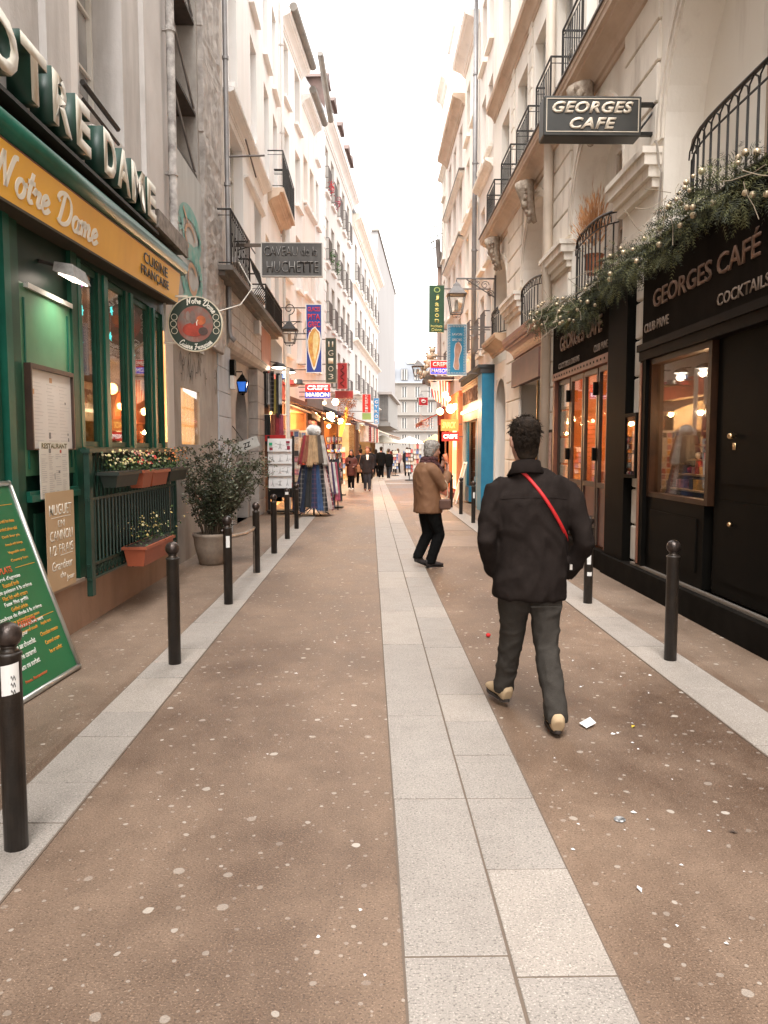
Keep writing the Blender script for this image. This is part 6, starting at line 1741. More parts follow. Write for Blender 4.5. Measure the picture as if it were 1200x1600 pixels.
# cone sign
blue_s = mat('sign_blue', (.025, .055, .30), (.02, .045, .25), ns=3, rough=.35); red_s = mat('sign_red', (.62, .025, .02), rough=.4); white_s = mat('sign_white', (.80, .78, .74), rough=.4)
cs_ = board_sign('crepe_cone_sign', 'tall blue sign with red letters over a big golden crepe cone', -1.88, -1.405, 3.87, 5.87, 23, blue_s, .10, white_s, .022, -2.6, (3.95, 5.0, 5.75))
for t_, z, h in (('GLACES', 5.72, .13), ('PITA', 5.50, .16), ('GREC', 5.28, .17)): text('lettering', t_, facing(-1.64, 22.999, z), .36, h, red_s, cs_, .006, .02)
text('lettering', '$6', facing(-1.64, 22.999, 5.02), .32, .22, red_s, cs_, .006, .04)
s = MB(); s.prism([(-.20, .0), (-.14, .22), (-.05, .36), (.04, .42), (.10, .34), (.18, .26), (.21, .05), (.19, -.25), (.05, -.78), (0, -.86), (-.05, -.78), (-.18, -.3)], lambda a, b, t: (-1.645 + a, t, 4.80 + b), 22.985, 22.999); part('cone_border', s, white_s, cs_)
s = MB(); s.prism([(-.17, .0), (-.12, .20), (-.04, .33), (.04, .38), (.09, .31), (.15, .24), (.18, .05), (.15, -.25), (.03, -.72), (0, -.78), (-.03, -.72), (-.15, -.3)], lambda a, b, t: (-1.645 + a, t, 4.80 + b), 22.975, 22.985); part('cone', s, mat('crepe_gold', (.72, .45, .10), (.55, .20, .05), ns=9, rough=.5), cs_)
s = MB(); s.prism([(-.03, .02), (.0, .2), (.06, .30), (.13, .2), (.15, .02), (.10, -.25), (.03, -.62), (-.03, -.3)], lambda a, b, t: (-1.645 + a, t, 4.80 + b), 22.968, 22.975); part('cone_filling', s, mat('cream_fill', (.78, .68, .36), (.7, .5, .2), ns=12), cs_)
# dark vertical neon sign behind
vs_ = board_sign('neon_sign', 'dark vertical neon sign with round pale letters behind the blue cone sign', -1.42, -1.07, 3.75, 5.18, 25, mat('sign_dark_green', (.035, .045, .03), rough=.4), .1, mat('sign_tan_edge', (.4, .33, .25)), .015, -2.5)
for t_, z in (('II', 4.98), ('G', 4.70), ('I', 4.45), ('O', 4.20), ('3', 3.95)): text('lettering', t_, facing(-1.25, 24.999, z), .16, .17, cream_l, vs_, .006, -.01)
rv = board_sign('red_sign', 'tall dark red vertical sign on the left above a plain red panel', -.97 - .11, -.97 + .22, 3.63, 4.50, 26, mat('sign_deep_red', (.34, .012, .012), (.25, .008, .008), ns=2, rough=.4), .1, mat('sign_pink_edge', (.6, .3, .27)), .014, -2.4)
s = MB(); s.tube([(-.915 + .06 * math.sin(i * 1.3), 25.995, 4.42 - i * .045) for i in range(17)], .022, 5); part('dark_flourish', s, mat('sign_darker_red', (.12, .006, .006)), rv)
rh = board_sign('red_sign', 'plain horizontal red panel hanging under the tall red vertical sign', -1.18, -.56, 3.33, 3.60, 26.3, mat('sign_deep_red', ()), .1, mat('sign_pink_edge', ()), .014, -2.4)
crm = board_sign('crepe_sign', 'lit red and blue CREPE MAISON sign over the left crepe stall', -2.27, -1.36, 3.38, 3.90, 27.0, mat('sign_red_glow', (.62, .02, .02), rough=.4, emit=(1, .03, .04), estr=.22), .12, white_s, .02, -2.5)
s = MB(); s.box(-2.25, -1.38, 26.994, 26.999, 3.40, 3.62); part('blue_band', s, mat('sign_blue_lit', (.03, .05, .40), emit=(.05, .08, .9), estr=.25), crm)
lit_w = mat('sign_lit_white', (.9, .88, .85), emit=(1, .9, .85), estr=.45)
text('lettering', 'CREPE', facing(-1.815, 26.992, 3.755), .72, .155, lit_w, crm, .006, .03)
text('lettering', 'MAISON', facing(-1.815, 26.990, 3.51), .80, .15, lit_w, crm, .006, .03)
cp = board_sign('creperie_sign', 'red vertical CREPERIE sign with a green foot, far left', -.34, .05, 3.25, 4.08, 34.5, red_s, .1, white_s, .012, -1.9)
for i, t_ in enumerate('CREPRIE'): text('lettering', t_, facing(-.145, 34.499, 4.00 - i * .112), .13, .085, white_s, cp, .005, .01)
s = MB(); s.box(-.34, .05, 34.5, 34.58, 2.95, 3.24); part('green_foot', s, mat('sign_green', (.25, .42, .14), rough=.5), cp)
gy = board_sign('gyros_sign', 'light blue vertical GYROS sign with white letters, far left', .17, .42, 2.78, 3.94, 35, mat('sign_sky', (.06, .30, .62), rough=.4), .1, white_s, .010, -1.8)
for i, t_ in enumerate('GYROS'): text('lettering', t_, facing(.295, 34.999, 3.76 - i * .215), .15, .14, white_s, gy, .005, .02)
# right side
gj = board_sign('jason_sign', 'dark green vertical sign reading O Jason in yellow letters', 1.57, 1.965, 4.70, 5.92, 20.6, mat('sign_green_dark', (.025, .075, .03), (.02, .06, .025), ns=3, rough=.4), .08, None, .01, 3.2, (4.76, 5.82))
yl = mat('sign_yellow', (.70, .58, .16), rough=.4)
text('lettering', 'O', facing(1.775, 20.599, 5.80), .17, .14, mat('sign_lime', (.42, .50, .16)), gj, .006, .0)
for t_, z, h in (('j', 5.60, .14), ('a', 5.42, .095), ('s', 5.28, .095), ('o', 5.14, .095), ('n', 5.00, .095)): text('lettering', t_, facing(1.775, 20.599, z), .11, h, yl, gj, .006, .015)
text('lettering', 'Instituts', facing(1.768, 20.599, 4.86), .30, .07, yl, gj, .006, .01); text('lettering', 'Déco', facing(1.768, 20.599, 4.765), .26, .075, yl, gj, .006, .01)
tb = board_sign('foot_sign', 'bright blue sign with a white key border and a bare foot, on the right', 2.03, 2.545, 3.55, 4.885, 20.4, mat('sign_cyan', (.035, .27, .44), (.03, .24, .40), ns=3, rough=.35), .08, white_s, .012, 3.2, (3.6, 4.8))
s = MB()
def key(x0, z0, dx, dz, n, step):      # greek key band
    for i in range(n):
        x, z = x0 + dx * i * step, z0 + dz * i * step
        u, v = (dx, dz), (-dz, dx)
        def seg(a, b, c, d):
            p0 = (x + u[0] * a + v[0] * b, z + u[1] * a + v[1] * b); p1 = (x + u[0] * c + v[0] * d, z + u[1] * c + v[1] * d)
            s.box(min(p0[0], p1[0]) - .004, max(p0[0], p1[0]) + .004, 20.392, 20.399, min(p0[1], p1[1]) - .004, max(p0[1], p1[1]) + .004)
        k = step
        seg(0, 0, k * .85, 0); seg(k * .85, 0, k * .85, k * .7); seg(k * .85, k * .7, k * .3, k * .7); seg(k * .3, k * .7, k * .3, k * .35); seg(k * .3, k * .35, k * .55, k * .35)
key(2.05, 3.58, 1, 0, 7, .069); key(2.52, 3.58, 0, 1, 18, .0695); key(2.525, 4.86, -1, 0, 7, .069); key(2.055, 4.85, 0, -1, 18, .0695)
part('key_border', s, white_s, tb, kind='stuff')
text('lettering', 'SAVON', facing(2.29, 20.399, 4.62), .26, .06, white_s, tb, .005, 0); text('lettering', 'GREC BIO', facing(2.29, 20.399, 4.48), .26, .06, white_s, tb, .005, 0)
foot = [(-.03, -.36), (.05, -.36), (.06, -.25), (.045, -.1), (.07, .02), (.10, .12), (.11, .22), (.07, .30), (.03, .33), (-.02, .31), (-.04, .25), (-.055, .12), (-.045, 0), (-.06, -.15), (-.075, -.28)]
s = MB(); s.prism([(a * 1.25, b * 1.04) for a, b in foot], lambda a, b, t: (2.285 + a, t, 4.07 + b), 20.393, 20.399); part('foot_border', s, white_s, tb)
s = MB(); s.prism(foot, lambda a, b, t: (2.285 + a, t, 4.07 + b), 20.385, 20.393); part('foot', s, mat('foot_skin', (.50, .24, .16), (.62, .36, .26), ns=9, rough=.5), tb)
s = MB()
for k in range(5): s.ball((2.285 + .10 - k * .028, 20.39, 4.07 + .25 + .05 * math.sin(k * .8) + .05), .014, 6, 5)
part('toe', s, mat('foot_skin', ()), tb, kind='stuff')
c2_ = board_sign('crepe_sign', 'red and blue CREPE MAISON sign half hidden behind the blue foot sign', 2.10, 2.78, 4.22, 4.71, 27, red_s, .12, white_s, .016, 3.2)
s = MB(); s.box(2.12, 2.76, 26.994, 26.999, 4.24, 4.44); part('blue_band', s, mat('sign_blue_lit', ()), c2_)
text('lettering', 'CREPE', facing(2.47, 26.992, 4.57), .56, .15, white_s, c2_, .006, .03); text('lettering', 'MAISON', facing(2.45, 26.990, 4.345), .6, .14, white_s, c2_, .006, .03)
rd = thing('round_sign', 'small dark round sign tilted on an arm behind the striped flag', 'sign', (2.13, 27.3, 4.0))
s = MB(); s.prism([(math.cos(2 * pi * k / 20) * .22, math.sin(2 * pi * k / 20) * .22) for k in range(20)], lambda a, b, t: (2.13 + a, t, 4.06 + b), 27.3, 27.36); part('disc', s, mat('sign_black_round', (.03, .035, .03), (.12, .11, .1), ns=8), rd)
s = MB(); s.prism([(math.cos(2 * pi * k / 12) * .10, math.sin(2 * pi * k / 12) * .07) for k in range(12)], lambda a, b, t: (2.13 + a, t, 4.02 + b), 27.285, 27.299); part('emblem', s, mat('sign_bronze', (.2, .15, .1)), rd); s = MB(); s.box(2.3, 3.2, 27.31, 27.34, 4.15, 4.18); part('bracket', s, iron_far, rd)
rsq = board_sign('square_sign', 'small red square sign with a white swirl under the far lantern', 2.40, 2.86, 3.78, 4.18, 38, mat('sign_crimson', (.42, .02, .03)), .1, white_s, .01, 3.6, (3.95,))
s = MB(); s.tube([(2.63 + (.05 + .012 * t) * math.cos(t * 1.1), 37.98, 3.97 + (.04 + .007 * t) * math.sin(t * 1.1)) for t in range(9)], .022, 5); part('swirl', s, white_s, rsq)

# ================================================================ LEFT SHOPS
def cloth_strip(p, w, l, m, right, rr, wave=.012, taper=1.0, name='scarf', parent=None, out=(0, -1, 0), lean=0.0, seg=6, fringe=True):
    s = MB(); right = Vector(right).normalized(); out = Vector(out).normalized(); n = 5
    vs = []; ph = rr.uniform(0, 6)
    for j in range(seg + 1):
        t = j / seg; ww = w * (1 + (taper - 1) * t)
        for i in range(n + 1):
            x = (i / n - .5) * ww
            vs.append(p + right * x + out * (lean * t + wave * math.sin(i * 2.4 + ph + t * 1.3)) - Vector((0, 0, l * t)))
    fs = [(j * (n + 1) + i, j * (n + 1) + i + 1, (j + 1) * (n + 1) + i + 1, (j + 1) * (n + 1) + i) for j in range(seg) for i in range(n)]
    if fringe:
        b = len(vs)
        for i in range(n * 2):
            t = (i + .5) / (n * 2); x = (t - .5) * w * taper; q = p + right * x + out * lean - Vector((0, 0, l))
            vs += [q - right * .006, q + right * .006, q - Vector((rr.uniform(-.01, .01), 0, .06))]; fs.append((b, b + 1, b + 2)); b += 3
    s.add(vs, fs)
    o = part(name, s, m, parent)
    return o
def plaid(name, c1, c2, sx=9, sz=9):
    if name in MATS: return MATS[name]
    m = bpy.data.materials.new(name); m.use_nodes = True; t = m.node_tree; b = t.nodes['Principled BSDF']; b.inputs['Roughness'].default_value = .9
    g = t.nodes.new('ShaderNodeNewGeometry'); sep = t.nodes.new('ShaderNodeSeparateXYZ'); t.links.new(g.outputs['Position'], sep.inputs[0])
    def band(o, k, th):
        a = t.nodes.new('ShaderNodeMath'); a.operation = 'MULTIPLY'; a.inputs[1].default_value = k; t.links.new(o, a.inputs[0])
        f = t.nodes.new('ShaderNodeMath'); f.operation = 'FRACT'; t.links.new(a.outputs[0], f.inputs[0])
        c = t.nodes.new('ShaderNodeMath'); c.operation = 'LESS_THAN'; c.inputs[1].default_value = th; t.links.new(f.outputs[0], c.inputs[0]); return c.outputs[0]
    ad_ = t.nodes.new('ShaderNodeMath'); ad_.operation = 'ADD'; t.links.new(band(sep.outputs['X'], sx, .35), ad_.inputs[0]); t.links.new(band(sep.outputs['Z'], sz, .3), ad_.inputs[1])
    h = t.nodes.new('ShaderNodeMath'); h.operation = 'MULTIPLY'; h.inputs[1].default_value = .45; t.links.new(ad_.outputs[0], h.inputs[0])
    mx = t.nodes.new('ShaderNodeMix'); mx.data_type = 'RGBA'; mx.inputs['A'].default_value = (*c1, 1); mx.inputs['B'].default_value = (*c2, 1)
    t.links.new(h.outputs[0], mx.inputs['Factor']); t.links.new(mx.outputs['Result'], b.inputs['Base Color']); MATS[name] = m
    return m
CL = [mat('cloth_%d' % i, c, tuple(x * .6 for x in c), ns=6, rough=.95) for i, c in enumerate([(.34, .12, .07), (.55, .36, .2), (.12, .09, .07), (.6, .56, .5), (.02, .03, .06), (.35, .04, .05), (.03, .03, .03), (.62, .5, .46), (.05, .10, .22), (.45, .1, .15), (.7, .68, .65), (.09, .05, .12), (.5, .4, .1)])]
PL = [plaid('plaid_blue', (.018, .03, .07), (.10, .05, .09)), plaid('plaid_red', (.18, .02, .03), (.5, .42, .35)), plaid('plaid_black', (.012, .012, .014), (.20, .18, .17)), plaid('plaid_beige', (.45, .32, .2), (.15, .1, .08)), plaid('plaid_pink', (.5, .35, .32), (.25, .05, .06))]
rc_ = random.Random(31)
# conical scarf stand
sst = thing('scarf_stand', 'round stand of beige and plaid scarves in two tiers under a white fur hat', 'scarf stand', (-1.37, 18.75, 0))
C0 = Vector((-1.37, 18.75, 0))
s = MB(); s.tube([C0, C0 + Vector((0, 0, 2.0))], .025, 6)
for z, r_ in ((1.93, .22), (1.22, .30)): s.tube([C0 + Vector((r_ * math.cos(t * pi / 6), r_ * math.sin(t * pi / 6), z)) for t in range(13)], .012, 4)
for k in range(4): s.tube([C0 + Vector((0, 0, .25)), C0 + Vector((.42 * math.cos(k * pi / 2 + .5), .42 * math.sin(k * pi / 2 + .5), .02))], .014, 4)
part('frame', s, iron, sst)
topm = [CL[0], CL[1], CL[1], CL[2], CL[3], CL[7], PL[3], CL[3], PL[4], CL[0], CL[5]]
botm = [PL[0], PL[2], CL[4], CL[6], PL[0], CL[8], PL[2], CL[7], PL[1], CL[6], CL[11], PL[0]]
for k in range(17):
    a = 2 * pi * k / 17 + .1; d = Vector((math.cos(a), math.sin(a), 0)); r = Vector((-math.sin(a), math.cos(a), 0))
    cloth_strip(C0 + d * .24 + Vector((0, 0, 1.95)), .115, rc_.uniform(.62, .74), topm[k % len(topm)], r, rc_, .012, 1.3, 'scarf', sst, d, .14)
for k in range(21):
    a = 2 * pi * k / 21; d = Vector((math.cos(a), math.sin(a), 0)); r = Vector((-math.sin(a), math.cos(a), 0))
    cloth_strip(C0 + d * .30 + Vector((0, 0, 1.24)), .11, rc_.uniform(1.0, 1.14), botm[k % len(botm)], r, rc_, .014, 1.6, 'scarf', sst, d, .20)
s = MB(); s.ball(tuple(C0 + Vector((0, 0, 2.07))), .16, 14, 10, (1, 1, .85)); 
for k in range(420):
    d = Vector((rc_.gauss(0, 1), rc_.gauss(0, 1), rc_.gauss(0, 1))).normalized(); p = C0 + Vector((0, 0, 2.07)) + Vector((d.x, d.y, d.z * .85)) * .155; q = d.orthogonal().normalized() * .008
    s.add([p - q, p + q, p + d * .04 + Vector((0, 0, -.012))], [(0, 1, 2)])
part('fur_hat', s, mat('white_fur', (.78, .76, .73), rough=1), sst)
# postcard rack
pr = thing('postcard_rack', 'tall rack of white Paris print sheets by the club column', 'postcard rack', (-2.22, 19.2, 0))
s = MB(); s.box(-2.56, -2.50, 19.3, 19.36, 0, 1.95); s.box(-1.95, -1.89, 19.3, 19.36, 0, 1.95); s.box(-2.5, -1.95, 19.31, 19.35, .62, .66); s.box(-2.56, -1.89, 19.05, 19.6, .05, .10)
part('frame', s, iron, pr)
s = MB(); s.box(-2.52, -1.93, 19.2, 19.29, .42, .66); part('name_board', s, mat('rack_black', (.02, .02, .02)), pr)
cardm = mat('print_white', (.68, .66, .65), (.62, .60, .58), ns=2, rough=.5)
def tower(mbx, x, z, h, y):   # tiny lattice tower silhouette
    w = h * .36
    mbx.add([(x - w / 2, y, z), (x - w * .3, y, z), (x - w * .1, y, z + h * .35), (x - w * .16, y, z + h * .35), (x + w / 2, y, z), (x + w * .3, y, z), (x + w * .1, y, z + h * .35), (x + w * .16, y, z + h * .35),
             (x - w * .16, y, z + h * .33), (x + w * .16, y, z + h * .33), (x + w * .16, y, z + h * .40), (x - w * .16, y, z + h * .40), (x - w * .09, y, z + h * .40), (x + w * .09, y, z + h * .40), (x + .002, y, z + h), (x - .002, y, z + h), (x - w * .32, y, z + h * .16), (x + w * .32, y, z + h * .16), (x + w * .3, y, z + h * .2), (x - w * .3, y, z + h * .2)],
            [(0, 1, 2, 3), (5, 4, 7, 6), (8, 9, 10, 11), (12, 13, 14, 15), (16, 17, 18, 19)])
for r_ in range(4):
    z = 1.56 - r_ * .30; y = 19.12 - r_ * .03
    s = MB(); s.hexa([(-2.53 + .01 * r_, y - .05, z), (-1.93, y - .05, z), (-1.93, y - .046, z), (-2.53 + .01 * r_, y - .046, z), (-2.53 + .01 * r_, y + .04, z + .32), (-1.93, y + .04, z + .32), (-1.93, y + .044, z + .32), (-2.53 + .01 * r_, y + .044, z + .32)])
    c_ = part('print_sheet', s, cardm, pr)
    if True:
        s = MB()
        for k in range(3 if r_ else 1):
            q = -2.40 + k * .18 if r_ else -2.22
            sub = MB(); tower(sub, 0, 0, .2 if r_ == 0 else .16, 0)
            s.add([(v[0] + q, y - .058 + .09 * (.06 + v[2]) / .32, z + .06 + v[2]) for v in sub.v], sub.f)
        part('tower_print', s, mat('print_ink', (.12, .11, .11)), c_, kind='stuff')
        s = MB()
        for k in range(8):
            q = -2.48 + rc_.uniform(0, .48); zz = z + rc_.uniform(.04, .26); yy_ = y - .0585 + .09 * (zz - z) / .32
            s.box(q, q + rc_.uniform(.03, .08), yy_, yy_ + .002, zz, zz + .008)
        part('print_lines', s, mat('print_grey', (.35, .33, .32)), c_, kind='stuff')
        if r_ == 0:
            s = MB(); s.box(-2.05, -1.97, y - .045, y - .040, z + .05, z + .14); s.box(-2.07, -1.98, y - .035, y - .03, z + .2, z + .26); s.box(-2.48, -2.40, y - .045, y - .04, z + .03, z + .10); part('red_print', s, mat('print_red', (.3, .03, .06)), c_, kind='stuff')
            s = MB(); s.box(-2.49, -2.41, y - .04, y - .035, z + .15, z + .22); part('green_print', s, mat('print_green', (.05, .5, .25)), c_)
s = MB(); s.box(-2.62, -2.12, 19.32, 19.5, 1.82, 1.97); part('red_box', s, mat('box_red', (.45, .02, .02)), pr)
# clothes hanging at the shop corner
hc = thing('hanging_clothes', 'black, white, yellow and red clothes hanging in a column beside the club column', 'clothes', (-2.4, 19.9, 1.7))
s = MB(); s.tube([(-2.75, 19.9, 3.62), (-2.1, 19.9, 3.62)], .015, 5); s.tube([(-2.75, 20.0, 2.5), (-2.1, 20.0, 2.5)], .015, 5); s.tube([(-2.12, 20.05, 0), (-2.12, 20.05, 3.7)], .06, 8); part('rail', s, mat('white_post', (.72, .66, .58)), hc)
for i, (x, z, w_, l, m_) in enumerate(((-2.66, 3.6, .12, .9, CL[6]), (-2.58, 3.55, .1, .75, CL[10]), (-2.5, 3.6, .12, 1.0, PL[2]), (-2.42, 3.4, .09, .85, CL[12]), (-2.34, 3.55, .1, 1.1, CL[6]), (-2.28, 3.5, .08, .7, CL[10]), (-2.62, 2.5, .15, .75, CL[6]), (-2.48, 2.5, .12, .65, CL[0]), (-2.36, 2.55, .13, .7, CL[5]), (-2.26, 2.5, .1, .5, CL[9]))):
    cloth_strip(Vector((x, 19.85, z)), w_, l, m_, (1, .1, 0), rc_, .02, 1.1, 'garment', hc, (0, -1, 0), .02)
# wall disc lamps
for (x, y, z, lb) in ((-2.36, 20.2, 3.73, 'round wall lamp with a bright white underside above the hanging clothes'), (-2.22, 21.3, 3.72, 'second round wall lamp, just right of the first')):
    t = thing('wall_lamp', lb, 'lamp', (x, y, z))
    s = MB(); s.lathe([(.03, .12), (.12, .10), (.19, .03), (.20, .0)][::-1], 18, (x, y, z)); part('shade', s, iron, t, True)
    s = MB(); s.lathe([(.001, -.03), (.13, -.022), (.185, -.002)], 18, (x, y, z)); part('lens', s, mat('lamp_hot', (.95, .9, .8), emit=(1, .88, .72), estr=2.5), t, True)
    s = MB(); s.tube([(x, y, z + .12), (x - .3, y, z + .16)], .015, 5); part('bracket', s, iron, t)
    lamp(None, x, y, z - .12, 6, (1, .80, .58), .1)

def stall(name, label, W, u0, u1, ztop, depth, wallm, parent_lights, shelves, fascia=None, awning=None, seed=1, v0=0.0, sign=None, counter=None):
    rr = random.Random(seed)
    t = thing(name, label, 'shop', tuple(W.pt((u0 + u1) / 2, 0, 0)))
    room(W, u0, u1, 0, ztop, depth, wallm, None, t, v0=v0)
    s = MB(); W.box(s, u0 - .12, u0, -.3, v0 + .06, 0, ztop); W.box(s, u1, u1 + .12, -.3, v0 + .06, 0, ztop); part('pilaster', s, counter or mat('stall_wood', (.22, .10, .05), (.14, .06, .03), ns=3), t, kind='stuff')
    for z, n, hm in shelves: shelf_goods(W, u0 + .1, u1 - .1, -depth + .25, z, t, n, hm, (0, 1, 2), rr)
    if counter:
        s = MB(); W.box(s, u0 + .05, u1 - .05, v0 - .5, v0 - .02, .02, 1.0); c_ = part('counter', s, counter, t)
    if fascia:
        s = MB(); W.box(s, u0 - .12, u1 + .12, v0 - .05, v0 + .08, ztop + .003, ztop + fascia[0]); part('fascia', s, fascia[1], t)
    if awning:
        (za, zb, pr_, m_) = awning
        s = MB(); P = W.pt
        s.hexa([P(u0, v0, za - .03), P(u1, v0, za - .03), P(u1, v0 + pr_, zb - .03), P(u0, v0 + pr_, zb - .03), P(u0, v0, za), P(u1, v0, za), P(u1, v0 + pr_, zb), P(u0, v0 + pr_, zb)])
        aw = part('awning', s, m_, t)
        s = MB(); s.tube([P(u0, v0 + pr_, zb - .02), P(u1, v0 + pr_, zb - .02)], .03, 6); part('front_bar', s, mat('awning_bar', (.45, .22, .12)), aw)
        n = max(3, int((u1 - u0) / .3)); s = MB()
        for i in range(n):
            a, b = u0 + (u1 - u0) * i / n, u0 + (u1 - u0) * (i + 1) / n
            s.add([P(a, v0 + pr_ + .01, zb - .02), P(b, v0 + pr_ + .01, zb - .02), P(b, v0 + pr_ + .01, zb - .15), P((a + b) / 2, v0 + pr_ + .01, zb - .2), P(a, v0 + pr_ + .01, zb - .15)], [(0, 1, 2, 3, 4)])
        part('valance', s, m_, aw)
    for (u, v, z, e, c) in parent_lights: lamp(W, u, v, z, e * (.7 if seed in (41, 42, 45, 46) else .36), c)
    return t
warm = (1, .55, .24); warmw = (1, .74, .48)
amber_wall = mat('shop_amber', (.62, .34, .15), (.45, .2, .08), ns=2, rough=.7)
bright_wall = mat('shop_cream', (.75, .62, .42), (.65, .45, .25), ns=2, rough=.7)
brown_aw = mat('awning_brown', (.12, .055, .035), (.07, .035, .025), ns=3, rough=.9)
st1 = stall('souvenir_shop', 'bright souvenir shop with amber shelves behind the scarf stand on the left', WL, 20.2, 23.6, 3.1, 2.2, bright_wall, [(21, -.7, 2.7, 70, warmw), (22.6, -.7, 2.7, 70, warmw), (21.8, .5, 2.6, 30, warm)],
            [(1.0, 14, .25), (1.35, 14, .25), (1.7, 14, .25), (2.05, 14, .22), (2.4, 12, .22)], (.55, mat('stall_red', (.35, .06, .04))), (3.05, 2.62, 1.15, brown_aw), 41)
st2 = stall('crepe_stall', 'crepe stall with hanging bulbs and wooden counter under the CREPE MAISON sign', WL2, 23.9, 27.6, 2.9, 2.0, amber_wall, [(24.8, -.5, 2.5, 60, warm), (26.6, -.5, 2.5, 60, warm), (25.6, .8, 2.7, 40, warm)],
            [(1.2, 12, .25), (1.6, 12, .25), (2.0, 12, .25)], (.4, mat('stall_wood', ())), (3.2, 2.75, 1.2, brown_aw), 42, counter=mat('stall_counter', (.3, .12, .05), (.2, .07, .03), ns=4))
dkw = mat('stall_dark', (.09, .05, .035), (.05, .03, .02), ns=3, rough=.6)
st3 = stall('dark_restaurant', 'dark timbered restaurant front with red slatted shutter beyond the crepe stall', WL2, 27.9, 31.6, 3.2, 1.2, dkw, [(29.5, .3, 2.6, 25, warm)], [(1.5, 8, .3)], (.5, dkw), None, 43)
s_ = []
for j in range(14):
    s = MB(); WL2.box(s, 28.2, 30.2, .02, .05, .35 + j * .17, .35 + j * .17 + .13); part('shutter_slat', s, mat('slat_red', (.30, .06, .04), (.2, .04, .03), ns=3), st3)
st4 = stall('kebab_restaurant', 'restaurant with glowing orange lettering board past the red shutter, far left', WL2, 32.0, 36.0, 2.8, 1.5, amber_wall, [(33, -.3, 2.3, 70, (1, .42, .1)), (35, .3, 2.4, 50, warm)], [(1.0, 10, .3), (1.6, 10, .3)], (.6, mat('fascia_black', (.02, .018, .016))), (3.3, 3.0, .8, mat('awning_black', (.03, .02, .02))), 44)
st5 = stall('clothes_shop', 'souvenir clothes shop with striped shirts hanging under its eave, far left', WL2, 36.5, 44, 3.0, 1.6, bright_wall, [(39, 0, 2.6, 70, warmw), (42, 0, 2.6, 60, warmw)], [(1.0, 16, .3), (1.5, 16, .3)], (.4, mat('fascia_maroon', (.12, .03, .04))), (3.3, 2.95, 1.3, mat('awning_maroon', (.16, .06, .07))), 45)
st6 = stall('far_stall', 'row of small stalls with pale canvas awnings at the far bend on the left', WL2, 46, 58, 2.8, 1.4, bright_wall, [(48, .2, 2.5, 70, warmw), (53, .2, 2.5, 70, warmw)], [(1.0, 20, .35), (1.6, 20, .35)], (.5, mat('fascia_white', (.6, .56, .5))), (3.2, 2.5, 1.9, mat('awning_canvas', (.70, .62, .50), (.6, .5, .38), ns=3)), 46)
# orange hanging lit sign at the kebab front
ok = thing('lit_sign', 'glowing orange sausage-shaped sign hanging before the far left restaurant', 'sign', (-1.05, 32.2, 2.4))
s = MB(); s.tube([(-1.22, 32.0, 2.15), (-1.15, 32.0, 2.5), (-.98, 32.0, 3.05), (-.95, 32.0, 3.35)], [.10, .17, .17, .10], 8, .5); part('sign_body', s, mat('orange_lit', (.8, .3, .04), (.5, .12, .02), ns=6, emit=(1, .35, .04), estr=.9), ok)
# bulbs and glow at the crepe stall
bulb_m = mat('bulb_hot', (1, .9, .7), emit=(1, .66, .30), estr=9)
for i, (x, y, z, r_) in enumerate(((-1.02, 23.0, 3.02, .10), (-1.18, 23.4, 2.62, .12), (-1.36, 23.2, 3.0, .05), (-.92, 25.0, 2.55, .06), (-1.3, 24.5, 2.35, .06), (-1.7, 24.2, 2.7, .06))):
    s = MB(); s.ball((x, y, z), r_, 12, 8)
    o = solo('bulb', s, bulb_m, ('large bare warm bulb hanging just under the lit crepe sign', 'largest glowing bulb lower in the left crepe stall', 'small bulb left of the large one under the crepe sign', 'small far bulb at the right end of the left bulb string', 'small bulb low inside the left crepe stall', 'small bulb in the depth of the left souvenir shop')[i], 'light bulb', 'warm bulbs of the left stalls', True)
lamp(None, -1.0, 22.8, 2.95, 14, warm, .1); lamp(None, -1.15, 23.2, 2.5, 14, warm, .1)
# bushy brown basket of dried goods right of the bulbs
bk = thing('hanging_basket', 'bushy brown dried garland hanging right of the glowing bulbs', 'basket', (-.75, 24.2, 2.7))
s = MB()
for k in range(900):
    c = rc_.choice(((-.78, 24.2, 3.0, .26), (-.70, 24.4, 2.65, .22), (-.62, 24.8, 3.1, .22))); d = Vector((rc_.gauss(0, 1), rc_.gauss(0, 1), rc_.gauss(0, 1))).normalized() * c[3] * rc_.uniform(.5, 1)
    p = Vector(c[:3]) + d; a = Vector((rc_.uniform(-1, 1), rc_.uniform(-1, 1), rc_.uniform(-1, 1))) * .05; b = Vector((rc_.uniform(-1, 1), rc_.uniform(-1, 1), rc_.uniform(-1, 1))) * .04
    s.add([p, p + a, p + b], [(0, 1, 2)])
part('dried_leaves', s, mat('dried_brown', (.36, .16, .07), (.18, .08, .04), ns=9), bk, kind='stuff')
# hats and goods under the awning
for i, (x, y, z) in enumerate(((-2.15, 20.9, 3.35), (-1.95, 21.3, 3.4), (-2.2, 21.9, 3.42), (-2.3, 22.5, 3.45), (-2.35, 21.4, 3.55))):
    s = MB(); s.lathe([(.02, .13), (.10, .12), (.12, .02), (.21, .0), (.20, -.015)][::-1], 12, (x, y, z))
    solo('hat', s, gm[(0, 5, 1, 9, 2)[i]], ('red hat hanging highest left over the souvenir shop', 'black hat hanging over the souvenir shop', 'beige hat over the souvenir shop awning', 'wine coloured hat nearest the crepe sign', 'blue hat at the back of the row of hats')[i], 'hat', 'hats hung over the souvenir shop', True)
